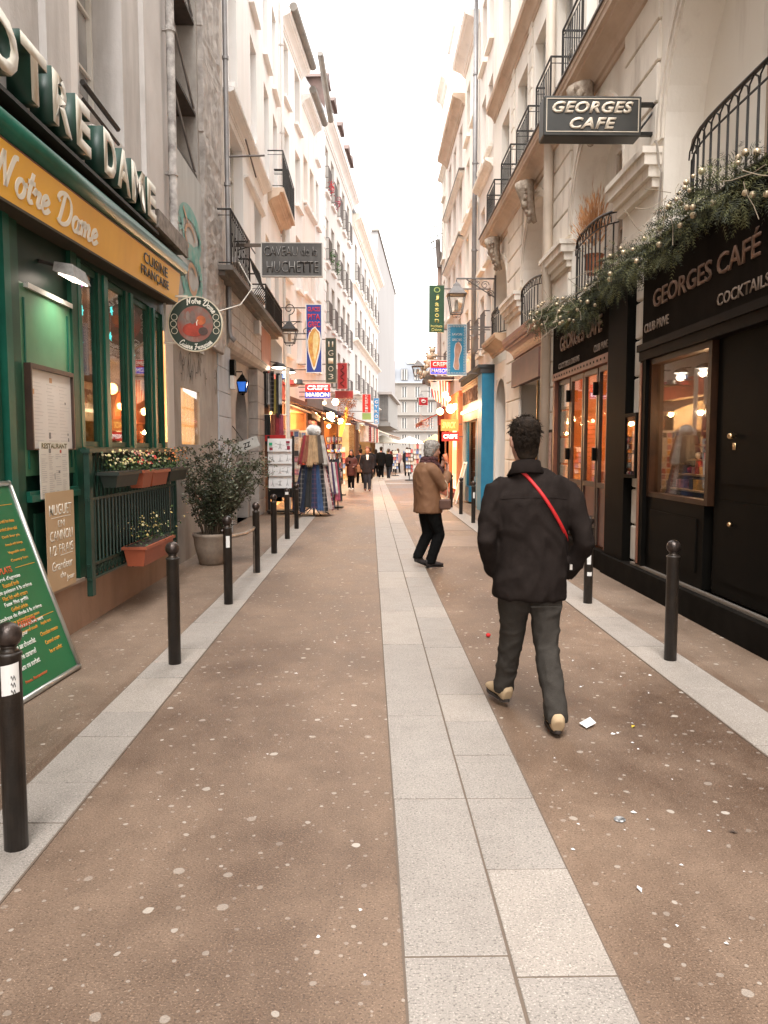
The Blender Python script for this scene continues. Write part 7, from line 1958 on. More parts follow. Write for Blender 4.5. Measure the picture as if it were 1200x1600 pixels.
# small bulb strings and card racks along the lane
for i in range(8):
    x, y, z = -1.45 + .05 * i, 24.6 + .75 * i, 2.62 + .04 * (i % 3)
    s = MB(); s.ball((x, y, z), .045, 8, 6); s.tube([(x, y, z + .04), (x, y, z + .16)], .006, 3)
    solo('bulb', s, bulb_m, 'small bulb in the string along the left crepe stall, %s from the near end' % ('first', 'second', 'third', 'fourth', 'fifth', 'sixth', 'seventh', 'eighth')[i], 'light bulb', 'warm bulbs of the left stalls', True)
for i, (x, y) in enumerate(((-1.25, 23.6), (-1.15, 25.2), (-1.05, 27.0))):
    t = thing('postcard_rack', 'white postcard rack beyond the key ring rack, %s of three' % ('nearest', 'middle', 'farthest')[i], 'postcard rack', (x, y, 0), 'postcard racks by the left crepe stall')
    s = MB(); s.tube([(x, y, 0), (x, y, 1.75)], .02, 5); s.lathe([(.22, .02), (.2, .05)], 10, (x, y, 0)); part('post', s, iron, t)
    for r_ in range(7):
        for c_ in range(3):
            q = MB(); z = .4 + .19 * r_; xx = x - .2 + .133 * c_
            q.hexa([(xx, y - .12, z), (xx + .12, y - .12, z), (xx + .12, y - .11, z), (xx, y - .11, z), (xx, y - .06, z + .16), (xx + .12, y - .06, z + .16), (xx + .12, y - .05, z + .16), (xx, y - .05, z + .16)])
            part('postcard', q, rc_.choice((gm[3], gm[3], cardm, gm[0], gm[2], gm[8])), t)
# boards of small cards along the shop line
for bi, (u, v, lb) in enumerate(((20.75, .42, 'white board of souvenir magnets nearest the club, behind the scarves'), (21.8, .52, 'second board of souvenir magnets, under the brown awning'), (22.9, .62, 'third board of magnets below the glowing bulbs'))):
    t = thing('magnet_board', lb, 'display board', tuple(WL.pt(u, v, 0)), 'boards of souvenirs outside the left shop')
    p = WL.pt(u, v, 0); s = MB(); s.box(p.x - .36, p.x + .36, p.y, p.y + .03, .5, 2.15); s.box(p.x - .34, p.x - .30, p.y, p.y + .03, 0, .5); s.box(p.x + .30, p.x + .34, p.y, p.y + .03, 0, .5); part('panel', s, win_white, t)
    cm_ = {}
    for r_ in range(9):
        for c_ in range(5):
            g = rc_.choice((gm[3], gm[0], gm[2], gm[1], gm[8], gm[5], gm[7]))
            if g.name not in cm_: cm_[g.name] = MB().box(-.055, .055, -.02, 0, -.07, .07).mesh('magnet', g)
            link('magnet', cm_[g.name], t, T((p.x - .28 + c_ * .14, p.y, .66 + r_ * .17)))
# key ring rack and clothes beyond
kr = thing('souvenir_rack', 'tall revolving rack crowded with small key rings right of the scarf stand', 'souvenir rack', (-.98, 21.2, 0))
s = MB(); s.tube([(-.98, 21.2, 0), (-.98, 21.2, 2.0)], .02, 6); s.lathe([(.25, .02), (.25, .05), (.02, .08)], 12, (-.98, 21.2, 0))
for z in (.75, 1.0, 1.25, 1.5, 1.75, 1.95): s.lathe([(.20, -.01), (.21, .01)], 12, (-.98, 21.2, z))
part('frame', s, iron, kr)
by = {}
for k in range(260):
    a = rc_.uniform(0, 2 * pi); z = rc_.choice((.75, 1.0, 1.25, 1.5, 1.75, 1.95)); g = rc_.choice((gm[3], gm[3], gm[0], gm[5], gm[1], gm[9], gm[2]))
    p = Vector((-.98 + .22 * math.cos(a), 21.2 + .22 * math.sin(a), z)); q = Vector((-math.sin(a), math.cos(a), 0)) * .022
    by.setdefault(g.name, MB()).add([p - q, p + q, p + q - Vector((0, 0, rc_.uniform(.08, .18))), p - q - Vector((0, 0, rc_.uniform(.08, .18)))], [(0, 1, 2, 3)])
for g, b in by.items(): part('key_rings', b, MATS[g], kr, kind='stuff')
dr = thing('clothes_rack', 'low rack of pale and dark scarves leaning out beside the scarf stand', 'clothes rack', (-1.0, 20.2, 0))
s = MB(); s.tube([(-1.2, 20.0, 0), (-1.2, 20.0, 1.3), (-.85, 20.4, 1.3), (-.85, 20.4, 0)], .015, 5); part('frame', s, iron, dr)
for i in range(7): cloth_strip(Vector((-1.2 + .055 * i, 20.0 + .06 * i, 1.28)), .12, rc_.uniform(.75, 1.05), (CL[10], CL[6], CL[7], CL[11], CL[10], CL[9], CL[6])[i], (1, .6, 0), rc_, .02, 1.4, 'scarf', dr, (.6, -1, 0), .14)
for i in range(5):
    x = -1.12 + i * .02; y = 22.6 + i * .9
    t = thing('clothes_rail', 'dark garment rail in the row beyond the key ring rack, %s' % ('nearest', 'second', 'third', 'fourth', 'fifth', 'sixth', 'seventh', 'farthest')[i], 'clothes rail', (x, y, 0), 'dark garments along the left kerb')
    s = MB(); s.tube([(x, y, 0), (x, y, 1.45)], .02, 5); part('post', s, iron, t)
    for k in range(3): cloth_strip(Vector((x - .05 + k * .06, y, 1.35)), .10, rc_.uniform(.7, .95), rc_.choice((CL[6], CL[4], CL[2], PL[2], CL[3] if i < 3 else CL[6])), (1, .3, 0), rc_, .015, 1.2, 'garment', t, (0, -1, 0), .03, seg=3, fringe=False)
# striped shirts under the far clothes shop eave
for i in range(10):
    p = WL2.pt(37 + i * .7, 1.25, 2.75)
    t = thing('hanging_shirt', 'souvenir shirt hanging under the far eave, number %s from the near end' % ('one', 'two', 'three', 'four', 'five', 'six', 'seven', 'eight', 'nine', 'ten')[i], 'shirt', tuple(p), 'shirts under the far clothes shop eave')
    cloth_strip(p, .42, .75, (CL[10], PL[1], CL[5], CL[10], PL[4], CL[6])[i % 6], (1, 0, 0), rc_, .03, 1.0, 'shirt_body', t, (0, -1, 0), .03, 3, False)
    s = MB(); s.tube([p + Vector((-.2, 0, 0)), p + Vector((0, 0, .09)), p + Vector((.2, 0, 0))], .008, 4); part('hanger', s, iron, t)

# ================================================================ RIGHT SHOPS
bs = thing('blue_shop', 'narrow shop front painted bright blue with a lit cream fascia, right side', 'shop', tuple(WR.pt(22, 0, 0)))
bpaint = mat('shop_blue', (.020, .20, .33), (.015, .16, .27), ns=3, rough=.4); bpd = mat('shop_blue_dark', (.015, .09, .19), (.012, .07, .15), ns=3, rough=.4)
crm_p = mat('shop_cream_paint', (.62, .50, .38), (.5, .4, .3), ns=3, rough=.5)
s = MB(); WR.box(s, 20.02, 20.75, .0, .32, 0, 3.58); part('corner_pier', s, bpaint, bs)
s = MB(); WR.box(s, 20.0, 24.4, .0, .36, 3.585, 3.72); WR.box(s, 19.98, 24.4, .0, .42, 3.72, 3.80); part('cornice', s, mat('dark_cornice', (.05, .05, .05)), bs)
s = MB(); WR.box(s, 20.76, 24.3, .0, .30, 2.78, 3.58); fa2 = part('fascia', s, crm_p, bs)
text('lettering', 'LA CROISSANTERIE', WR.TM(22.5, .301, 3.16), 3.1, .42, mat('brown_letters', (.16, .07, .04)), fa2, .02, .015)
s = MB(); WR.box(s, 20.76, 24.3, .301, .36, 2.70, 2.79); part('light_trough', s, mat('trough_lit', (.95, .8, .6), emit=(1, .72, .42), estr=.9), bs)
s = MB()
for i in range(3): WR.box(s, 21.0, 24.3, .30, .33 + i * .02, 3.40 + i * .055, 3.42 + i * .055)
part('fascia_moulding', s, mat('gilt', (.7, .5, .3), rough=.4), bs)
for a, b, m_ in ((20.76, 20.95, crm_p), (24.1, 24.35, crm_p)):
    s = MB(); WR.box(s, a, b, .0, .3, .0, 2.70); part('pilaster', s, m_, bs)
for a, b, m_, v in ((21.65, 22.3, bpaint, .16), (22.3, 22.75, bpd, .05), (23.7, 24.09, bpaint, .22)):
    s = MB(); WR.box(s, a, b, v - .06, v, .1, 2.45); part('door_leaf', s, m_, bs)
s = MB(); WR.box(s, 20.95, 24.1, .02, .29, 2.46, 2.69); part('transom', s, crm_p, bs)
s = MB(); WR.box(s, 20.95, 21.65, .1, .28, .06, .85); WR.box(s, 22.8, 23.68, .1, .28, .06, .5); part('stall_riser', s, bpaint, bs)
room(WR, 20.96, 24.1, .05, 2.7, 1.0, mat('shop_dark_amber', (.35, .16, .08), (.2, .09, .05), ns=3), None, bs, v0=.05)
for z in (.95, 1.3, 1.65, 2.0): shelf_goods(WR, 21.0, 21.6, -.1, z, bs, 5, .25); shelf_goods(WR, 22.8, 23.65, -.1, z, bs, 6, .25)
lamp(WR, 21.3, -.3, 2.3, 4, warm); lamp(WR, 23.2, -.3, 2.3, 4, warm); lamp(WR, 22.6, .75, 2.9, 9, warmw, .1)
ea = thing('leaning_board', 'tan menu easel leaning against the blue shop', 'board', tuple(WR.pt(23.2, .5, 0)))
s = MB(); 
P = WR.pt
s.hexa([P(22.8, .62, .1), P(23.5, .62, .1), P(23.5, .65, .1), P(22.8, .65, .1), P(22.8, .32, 1.15), P(23.5, .32, 1.15), P(23.5, .35, 1.15), P(22.8, .35, 1.15)]); part('board', s, mat('board_tan', (.5, .4, .28), (.6, .5, .4), ns=9), ea)
s = MB(); s.tube([P(22.78, .66, 0), P(22.78, .33, 1.25)], .02, 4); s.tube([P(23.52, .66, 0), P(23.52, .33, 1.25)], .02, 4); s.tube([P(22.78, .33, 1.2), P(23.52, .33, 1.2)], .02, 4); part('frame', s, white_s, ea)
cst = stall('crepe_stall', 'orange-lit crepe stall with bright globe lamps on the right beyond the blue shop', WR, 24.9, 29.6, 2.55, 1.5, mat('shop_orange', (.75, .30, .10), (.6, .2, .06), ns=2), [(26, -.3, 2.3, 60, (1, .5, .2)), (28.4, -.3, 2.3, 60, (1, .5, .2)), (27, .7, 2.2, 40, (1, .55, .25))],
            [(1.0, 14, .28), (1.4, 14, .28), (1.8, 14, .28)], (.95, mat('fascia_orange', (.62, .17, .05), (.5, .11, .03), ns=2)), None, 51, v0=.28)
s = MB(); WR.box(s, 24.5, 24.85, 0, .42, 0, 3.3); WR.box(s, 26.5, 26.62, .2, .34, .1, 2.5); WR.box(s, 28.0, 28.12, .2, .34, .1, 2.5); part('post', s, mat('post_orange', (.55, .2, .08)), cst, kind='stuff')
s = MB(); WR.box(s, 24.9, 29.6, .29, .60, .02, .22); part('step', s, mat('step_red', (.2, .06, .04)), cst)
s = MB(); WR.box(s, 25.0, 26.4, .35, .38, .3, 2.4); part('lit_panel', s, mat('panel_lit', (.9, .75, .5), emit=(1, .68, .35), estr=.5), cst)
s = MB()
for k in range(6): WR.box(s, 25.1 + k * .2, 25.2 + k * .2, .381, .385, .4 + .2 * (k % 3), 1.6 + .1 * (k % 2))
part('panel_pictures', s, mat('panel_pic', (.5, .15, .05), emit=(1, .3, .1), estr=.3), cst, kind='stuff')
cr2 = board_sign('crepe_sign', 'small red CREPE sign over the door of the right crepe stall', 2.27, 2.80, 1.88, 2.16, 24.2, mat('sign_red_lit', (.5, .02, .02), emit=(1, .05, .03), estr=.25), .1, None, .01, 3.2, (2.0,))
text('lettering', 'CREPE', facing(2.53, 24.199, 2.02), .44, .13, lit_w, cr2, .006, .03)
cr3 = board_sign('menu_sign', 'amber lettered board above the small red CREPE sign on the right', 2.25, 2.8, 2.20, 2.56, 24.35, mat('sign_amber', (.55, .18, .05), emit=(1, .3, .06), estr=.3), .1, None, .01, 3.2, (2.4,))
text('lettering', 'SNACK', facing(2.5, 24.349, 2.38), .42, .2, mat('amber_letters', (.9, .55, .15), emit=(1, .5, .1), estr=.6), cr3, .006, .02, .2)
globe = mat('globe_hot', (1, .85, .6), emit=(1, .56, .20), estr=7)
for i, (x, y, z, r_) in enumerate(((2.46, 27.0, 2.94, .12), (2.66, 25.4, 2.95, .15), (2.50, 25.6, 3.42, .10), (2.80, 25.3, 3.02, .10), (2.62, 25.8, 3.30, .08))):
    s = MB(); s.ball((x, y, z), r_, 14, 10)
    solo('globe_lamp', s, globe, ('glowing round lamp left of the cluster over the right crepe stall', 'largest lamp in the cluster over the right crepe stall', 'upper lamp of the cluster beneath the striped flag', 'lamp of the cluster nearest the blue shop', 'small lamp at the back of the cluster over the crepe stall')[i], 'lamp', 'glowing lamps over the right crepe stall', True)
lamp(None, 2.35, 26.5, 2.9, 10, (1, .5, .2), .12); lamp(None, 2.5, 25.0, 2.75, 10, (1, .55, .25), .12)
for sp in (2.46, 2.66): 
    pass
# striped flag
fg = thing('striped_flag', 'red and white striped flag draped above the lamps of the crepe stall', 'flag', (2.35, 26, 3.1))
def flag_pt(a, b): # a across 0..1, b down 0..1
    return Vector((2.02 + .66 * a * (1 - .15 * b) + .10 * b, 26.0 + .04 * math.sin(a * 9 + b * 3), 3.90 - .98 * b * (.55 + .45 * a) - .03 * math.sin(a * 8)))
ms = {}
for i in range(13):
    a0, a1 = (i / 13), (i + 1) / 13
    s = MB(); n = 8
    for j in range(n):
        b0_, b1_ = (.0 if a0 > .38 else .45) + (1 - (.0 if a0 > .38 else .45)) * j / n, (.0 if a0 > .38 else .45) + (1 - (.0 if a0 > .38 else .45)) * (j + 1) / n
        s.quad(flag_pt(a0, b0_), flag_pt(a1, b0_), flag_pt(a1, b1_), flag_pt(a0, b1_))
    part('stripe', s, mat('flag_red', (.42, .03, .04), rough=.9) if i % 2 == 0 else mat('flag_white', (.75, .68, .6), rough=.9), fg)
s = MB()
for i in range(5):
    for j in range(4): s.quad(flag_pt(i * .0769, j * .1125), flag_pt((i + 1) * .0769, j * .1125), flag_pt((i + 1) * .0769, (j + 1) * .1125), flag_pt(i * .0769, (j + 1) * .1125))
part('canton', s, mat('flag_pale', (.58, .52, .50), (.35, .35, .42), ns=30, rough=.9), fg)
s = MB(); s.tube([(1.98, 26.0, 3.92), (3.2, 26.0, 3.95)], .012, 5); part('flag_pole', s, win_white, fg)
# red awning far right, plant, racks
ra = stall('red_awning_shop', 'shop with a deep red awning and fairy lights at the right corner', WR, 30.2, 34.6, 2.7, 1.2, mat('shop_red', (.35, .10, .05), (.25, .07, .04), ns=3), [(31, .3, 2.3, 40, warm), (33.5, .3, 2.3, 40, warm)], [(1.0, 14, .3), (1.5, 14, .3)], (.7, mat('fascia_red', (.35, .04, .03))), (3.25, 2.75, 1.05, mat('awning_red', (.38, .045, .03), (.28, .03, .02), ns=3)), 52, v0=.1)
bl_ = thing('blossom_garland', 'pinkish garland of blossoms along the red awning', 'garland', (2.3, 32, 2.6))
s = MB()
for k in range(700):
    p = Vector((2.25 + rc_.gauss(0, .16), 32 + rc_.uniform(-1.5, 1.8), 2.72 + rc_.gauss(0, .14))); a = Vector((rc_.uniform(-1, 1), rc_.uniform(-1, 1), rc_.uniform(-1, 1))) * .035; b = Vector((rc_.uniform(-1, 1), rc_.uniform(-1, 1), rc_.uniform(-1, 1))) * .035
    s.add([p, p + a, p + b], [(0, 1, 2)])
part('blossoms', s, mat('blossom_pink', (.55, .25, .22), (.6, .45, .3), ns=18), bl_, kind='stuff')
for i, (x, y, h, w_, lb) in enumerate(((2.05, 40, 1.7, .38, 'postcard rack standing left of the woman in the brown jacket'), (2.35, 38, 1.95, .4, 'taller postcard rack partly behind the head of the woman'), (1.55, 47, 1.6, .35, 'far postcard rack near the end of the street'))):
    t = thing('postcard_rack', lb, 'postcard rack', (x, y, 0), 'postcard racks far up the street')
    s = MB(); s.tube([(x, y, 0), (x, y, h)], .025, 5); s.lathe([(.25, .02), (.22, .06)], 10, (x, y, 0)); part('post', s, iron, t)
    for r_ in range(6):
        for c_ in range(3):
            q = MB(); z = .45 + (h - .5) * r_ / 6; xx = x - w_ / 2 + w_ * c_ / 3
            q.hexa([(xx + .01, y - .12, z), (xx + w_ / 3 - .01, y - .12, z), (xx + w_ / 3 - .01, y - .11, z), (xx + .01, y - .11, z), (xx + .01, y - .05, z + h * .11), (xx + w_ / 3 - .01, y - .05, z + h * .11), (xx + w_ / 3 - .01, y - .04, z + h * .11), (xx + .01, y - .04, z + h * .11)])
            part('postcard', q, rc_.choice((gm[3], gm[3], gm[0], gm[2], gm[1])), t)
for i, (x, y, z, lb) in enumerate(((2.3, 30, 4.95, 'cream toy bears stacked on a ledge beside the CREPE MAISON sign, right'), (2.15, 31, 4.62, 'second cluster of toy bears lower on the ledge'), (2.45, 30.5, 5.25, 'topmost toy bear above the others on the ledge'))):
    s = MB(); s.ball((x, y, z), .18, 10, 8); s.ball((x, y - .05, z + .24), .13, 10, 8); s.ball((x - .1, y - .05, z + .36), .05, 6, 5); s.ball((x + .1, y - .05, z + .36), .05, 6, 5); s.ball((x - .17, y - .06, z + .05), .07, 6, 5); s.ball((x + .17, y - .06, z + .05), .07, 6, 5); s.ball((x - .1, y - .12, z - .14), .08, 6, 5); s.ball((x + .1, y - .12, z - .14), .08, 6, 5)
    solo('toy_bear', s, gm[1], lb, 'toy bear', 'toy bears on the ledge', True)
s = MB(); s.box(2.12, 3.2, 29.6, 31.4, 4.25, 4.4); solo('display_ledge', s, dkw, 'dark wooden ledge carrying the toy bears on the right', 'ledge')
# far white market canopies and street poles
for i, (x, y, w_, c, lb) in enumerate(((1.2, 70, 3.4, (.75, .68, .56), 'cream market umbrella at the far end, left one'), (4.0, 78, 3.4, (.8, .75, .68), 'pale market umbrella at the far end, middle one'), (5.6, 66, 2.2, (.6, .42, .2), 'tan market umbrella at the far end behind the woman'))):
    t = thing('market_umbrella', lb, 'umbrella', (x, y, 0))
    s = MB(); s.tube([(x, y, 0), (x, y, 2.9)], .05, 6); part('pole', s, win_white, t)
    s = MB(); s.lathe([(w_ / 2, 2.2), (w_ / 2, 2.3), (.05, 2.95)], 8, (x, y, 0)); part('canopy', s, mat('canopy%d' % i, c, rough=.9), t)

# ================================================================ PEOPLE
def loft(mb, rings, seg=18, pw=2.2, ref=None):
    """rings: (centre, rx, ry) ; cross-sections square to the path, rx along the reference axis"""
    n = len(rings); vs = []
    for i, (c, rx, ry) in enumerate(rings):
        c = Vector(c); d = Vector(rings[min(i + 1, n - 1)][0]) - Vector(rings[max(i - 1, 0)][0])
        d = d.normalized() if d.length > 1e-6 else Vector((0, 0, 1))
        a = Vector(ref or (1, 0, 0)); a = (a - d * a.dot(d))
        if a.length < .1: a = Vector((0, 1, 0)) - d * d.y
        a.normalize(); b = d.cross(a)
        for k in range(seg):
            t = 2 * pi * k / seg; ct, st_ = math.cos(t), math.sin(t)
            x = math.copysign(abs(ct) ** (2 / pw), ct) * rx; y = math.copysign(abs(st_) ** (2 / pw), st_) * ry
            vs.append(c + a * x + b * y)
    fs = [(i * seg + k, i * seg + (k + 1) % seg, (i + 1) * seg + (k + 1) % seg, (i + 1) * seg + k) for i in range(n - 1) for k in range(seg)]
    fs += [tuple(range(seg - 1, -1, -1)), tuple((n - 1) * seg + k for k in range(seg))]
    return mb.add(vs, fs)
def organic(name, mb, m, parent, voxel=.012, smooth=4, wr=0.0, wscale=9, wst=(1, 1, 1.8), M=None, cut=None, seed=0):
    """fuse overlapping forms into one continuous skin, soften it and give it creases"""
    me = bpy.data.meshes.new(name + '_src'); me.from_pydata(mb.v, [], mb.f); me.update()
    o = bpy.data.objects.new(name + '_src', me); COL.objects.link(o)
    r = o.modifiers.new('fuse', 'REMESH'); r.mode = 'VOXEL'; r.voxel_size = voxel; r.use_smooth_shade = True
    s_ = o.modifiers.new('soft', 'SMOOTH'); s_.factor = .6; s_.iterations = smooth
    dg = bpy.context.evaluated_depsgraph_get()
    out = bpy.data.meshes.new_from_object(o.evaluated_get(dg))
    bpy.data.objects.remove(o); bpy.data.meshes.remove(me)
    out.name = name
    if wr or cut:
        out.update()
        nr = [v.normal.copy() for v in out.vertices]
        for v, n in zip(out.vertices, nr):
            p = v.co
            if wr:
                q = Vector((p.x * wst[0], p.y * wst[1], p.z * wst[2])) * wscale + Vector((seed * 7.1, 0, 0))
                w_ = noise.noise(q + Vector((noise.noise(q * .5), noise.noise(q * .5 + Vector((9, 0, 0))), 0)) * 1.2)
                a = wr * (1 - min(1, abs(w_) * 3.0)) + wr * .30 * noise.noise(q * 2.3) + wr * .12 * noise.noise(q * 6)
                v.co = p + n * a
    out.materials.clear(); out.materials.append(m)
    out.polygons.foreach_set('use_smooth', [True] * len(out.polygons)); out.update()
    if M is not None: out.transform(M)
    return link(name, out, parent)
skin_m = mat('skin', (.52, .29, .21), (.46, .24, .17), ns=30, rough=.5)
skin_m.node_tree.nodes['Principled BSDF'].inputs['Subsurface Weight'].default_value = .1

def head_forms(mb, c, tilt=0, turn=0, s=1.0):
    """head and neck, facing +Y, c = point between the ears"""
    c = Vector(c); Rm = Matrix.Rotation(turn, 4, 'Z') @ Matrix.Rotation(tilt, 4, 'X')
    h = MB()
    loft(h, [((0, .035, -.120), .030, .030), ((0, .022, -.105), .052, .060), ((0, .012, -.07), .066, .083), ((0, .004, -.02), .074, .094), ((0, 0, .03), .077, .100), ((0, -.004, .075), .070, .092), ((0, -.006, .105), .048, .066), ((0, -.006, .120), .02, .03)], 20, 2.0)
    loft(h, [((0, .085, .02), .010, .008), ((0, .103, -.012), .011, .010), ((0, .110, -.030), .017, .012), ((0, .098, -.040), .014, .010)], 10)           # nose
    h.ball((0, .088, -.066), .022, 10, 8, (1.1, .6, .32)); h.ball((0, .086, -.076), .020, 10, 8, (1, .6, .35))                                          # lips
    h.ball((0, .078, -.108), .022, 10, 8, (1, .7, .7))                                                                                                  # chin
    for sx in (-1, 1):
        h.ball((sx * .030, .080, .018), .022, 10, 8, (1.2, .6, .4)); h.ball((sx * .033, .070, -.020), .024, 10, 8, (1, .8, .8))
        h.ball((sx * .080, -.008, -.012), .030, 10, 8, (.32, .62, 1.05)); h.ball((sx * .084, -.014, .004), .020, 10, 8, (.45, .8, 1))
    h.xf(T(c) @ Rm @ Matrix.Scale(s, 4))
    mb.add(h.v, h.f)
def hand_forms(mb, w, d, up, s=1.0, curl=.5, side=1):
    """hand at wrist w pointing along d, palm normal up: palm, four unequal bent fingers and a thumb from its side"""
    w = Vector(w); d = Vector(d).normalized(); up = Vector(up); up = (up - d * up.dot(d)).normalized(); a = d.cross(up) * side
    loft(mb, [(w, .022 * s, .018 * s), (w + d * .03 * s, .032 * s, .016 * s), (w + d * .085 * s, .040 * s, .014 * s), (w + d * .095 * s, .036 * s, .011 * s)], 12, 2.6, tuple(a))
    for i, (off, l, r_) in enumerate(((-.030, .064, .0082), (-.010, .074, .0088), (.010, .069, .0085), (.029, .054, .0075))):
        p = w + d * .085 * s + a * off * s; dd = d.copy(); pts = [w + d * .05 * s + a * off * .8 * s, p]
        for k in range(3):
            dd = (dd - up * curl * (.5 + .3 * k)).normalized(); p = p + dd * l * s * (.42, .33, .25)[k]; pts.append(p)
        mb.tube(pts, [r_ * s * f for f in (.9, 1.05, 1, .92, .75)], 8)
    p = w + d * .025 * s - a * .028 * s
    mb.tube([w + d * .02 * s, p, p + (d * .6 - a * .7).normalized() * .035 * s, p + (d * .9 - a * .45 - up * .3).normalized() * .065 * s], [.012 * s, .012 * s, .010 * s, .008 * s], 8)
def shoe(parent, heel, toe, m, sole_m, w=.047, lift=0.0, h=.085):
    heel, toe = Vector(heel), Vector(toe); d = (toe - heel); L_ = d.length; d.normalize()
    def q(t, z): return heel + d * L_ * t + Vector((0, 0, z))
    mb = MB()
    ax = Vector((d.y, -d.x, 0)).normalized()
    loft(mb, [(q(-.05, .052), w * .50, .030), (q(-.01, .058), w * .80, .055), (q(.12, .064), w * .92, .062), (q(.35, .060), w * .86, .045), (q(.55, .048), w * .98, .034), (q(.75, .042), w * 1.05, .027), (q(.92, .038), w * .86, .020), (q(1.0, .034), w * .5, .012)], 16, 2.4, tuple(ax))
    loft(mb, [(q(.12, .05), w * .75, .05), (q(.14, h + .012), w * .78, .05)], 14, 2.2, tuple(ax))
    sh = organic('shoe', mb, m, parent, .007, 3)
    s = MB(); poly = []
    for k in range(20):
        t = 2 * pi * k / 20; ct, st_ = math.cos(t), math.sin(t)
        ww = w * (1.02 + .08 * ct if ct > 0 else .86)
        poly.append((.49 + .535 * ct, st_ * ww))
    s.prism(poly, lambda a, b, t: heel + d * L_ * a + ax * b + Vector((0, 0, t)), .001, .018)
    part('sole', s, sole_m, sh)
    return sh
def coat_collar(parent, c, rx, ry, m, M, h=.05):
    s = MB(); n = 22; vs = []
    for (k_, dz, e) in ((1.0, 0, 0), (1.03, h, 0), (1.10, h + .005, 0), (1.22, h * .35, 0), (1.15, 0, 0)):
        for i in range(n):
            t = 2 * pi * i / n; vs.append((c[0] + rx * k_ * math.cos(t), c[1] + ry * k_ * math.sin(t), c[2] + dz - .015 * math.sin(t)))
    fs = [(a * n + i, a * n + (i + 1) % n, ((a + 1) % 5) * n + (i + 1) % n, ((a + 1) % 5) * n + i) for a in range(5) for i in range(n)]
    s.add(vs, fs); s.xf(M); return part('collar', s, m, parent, True)

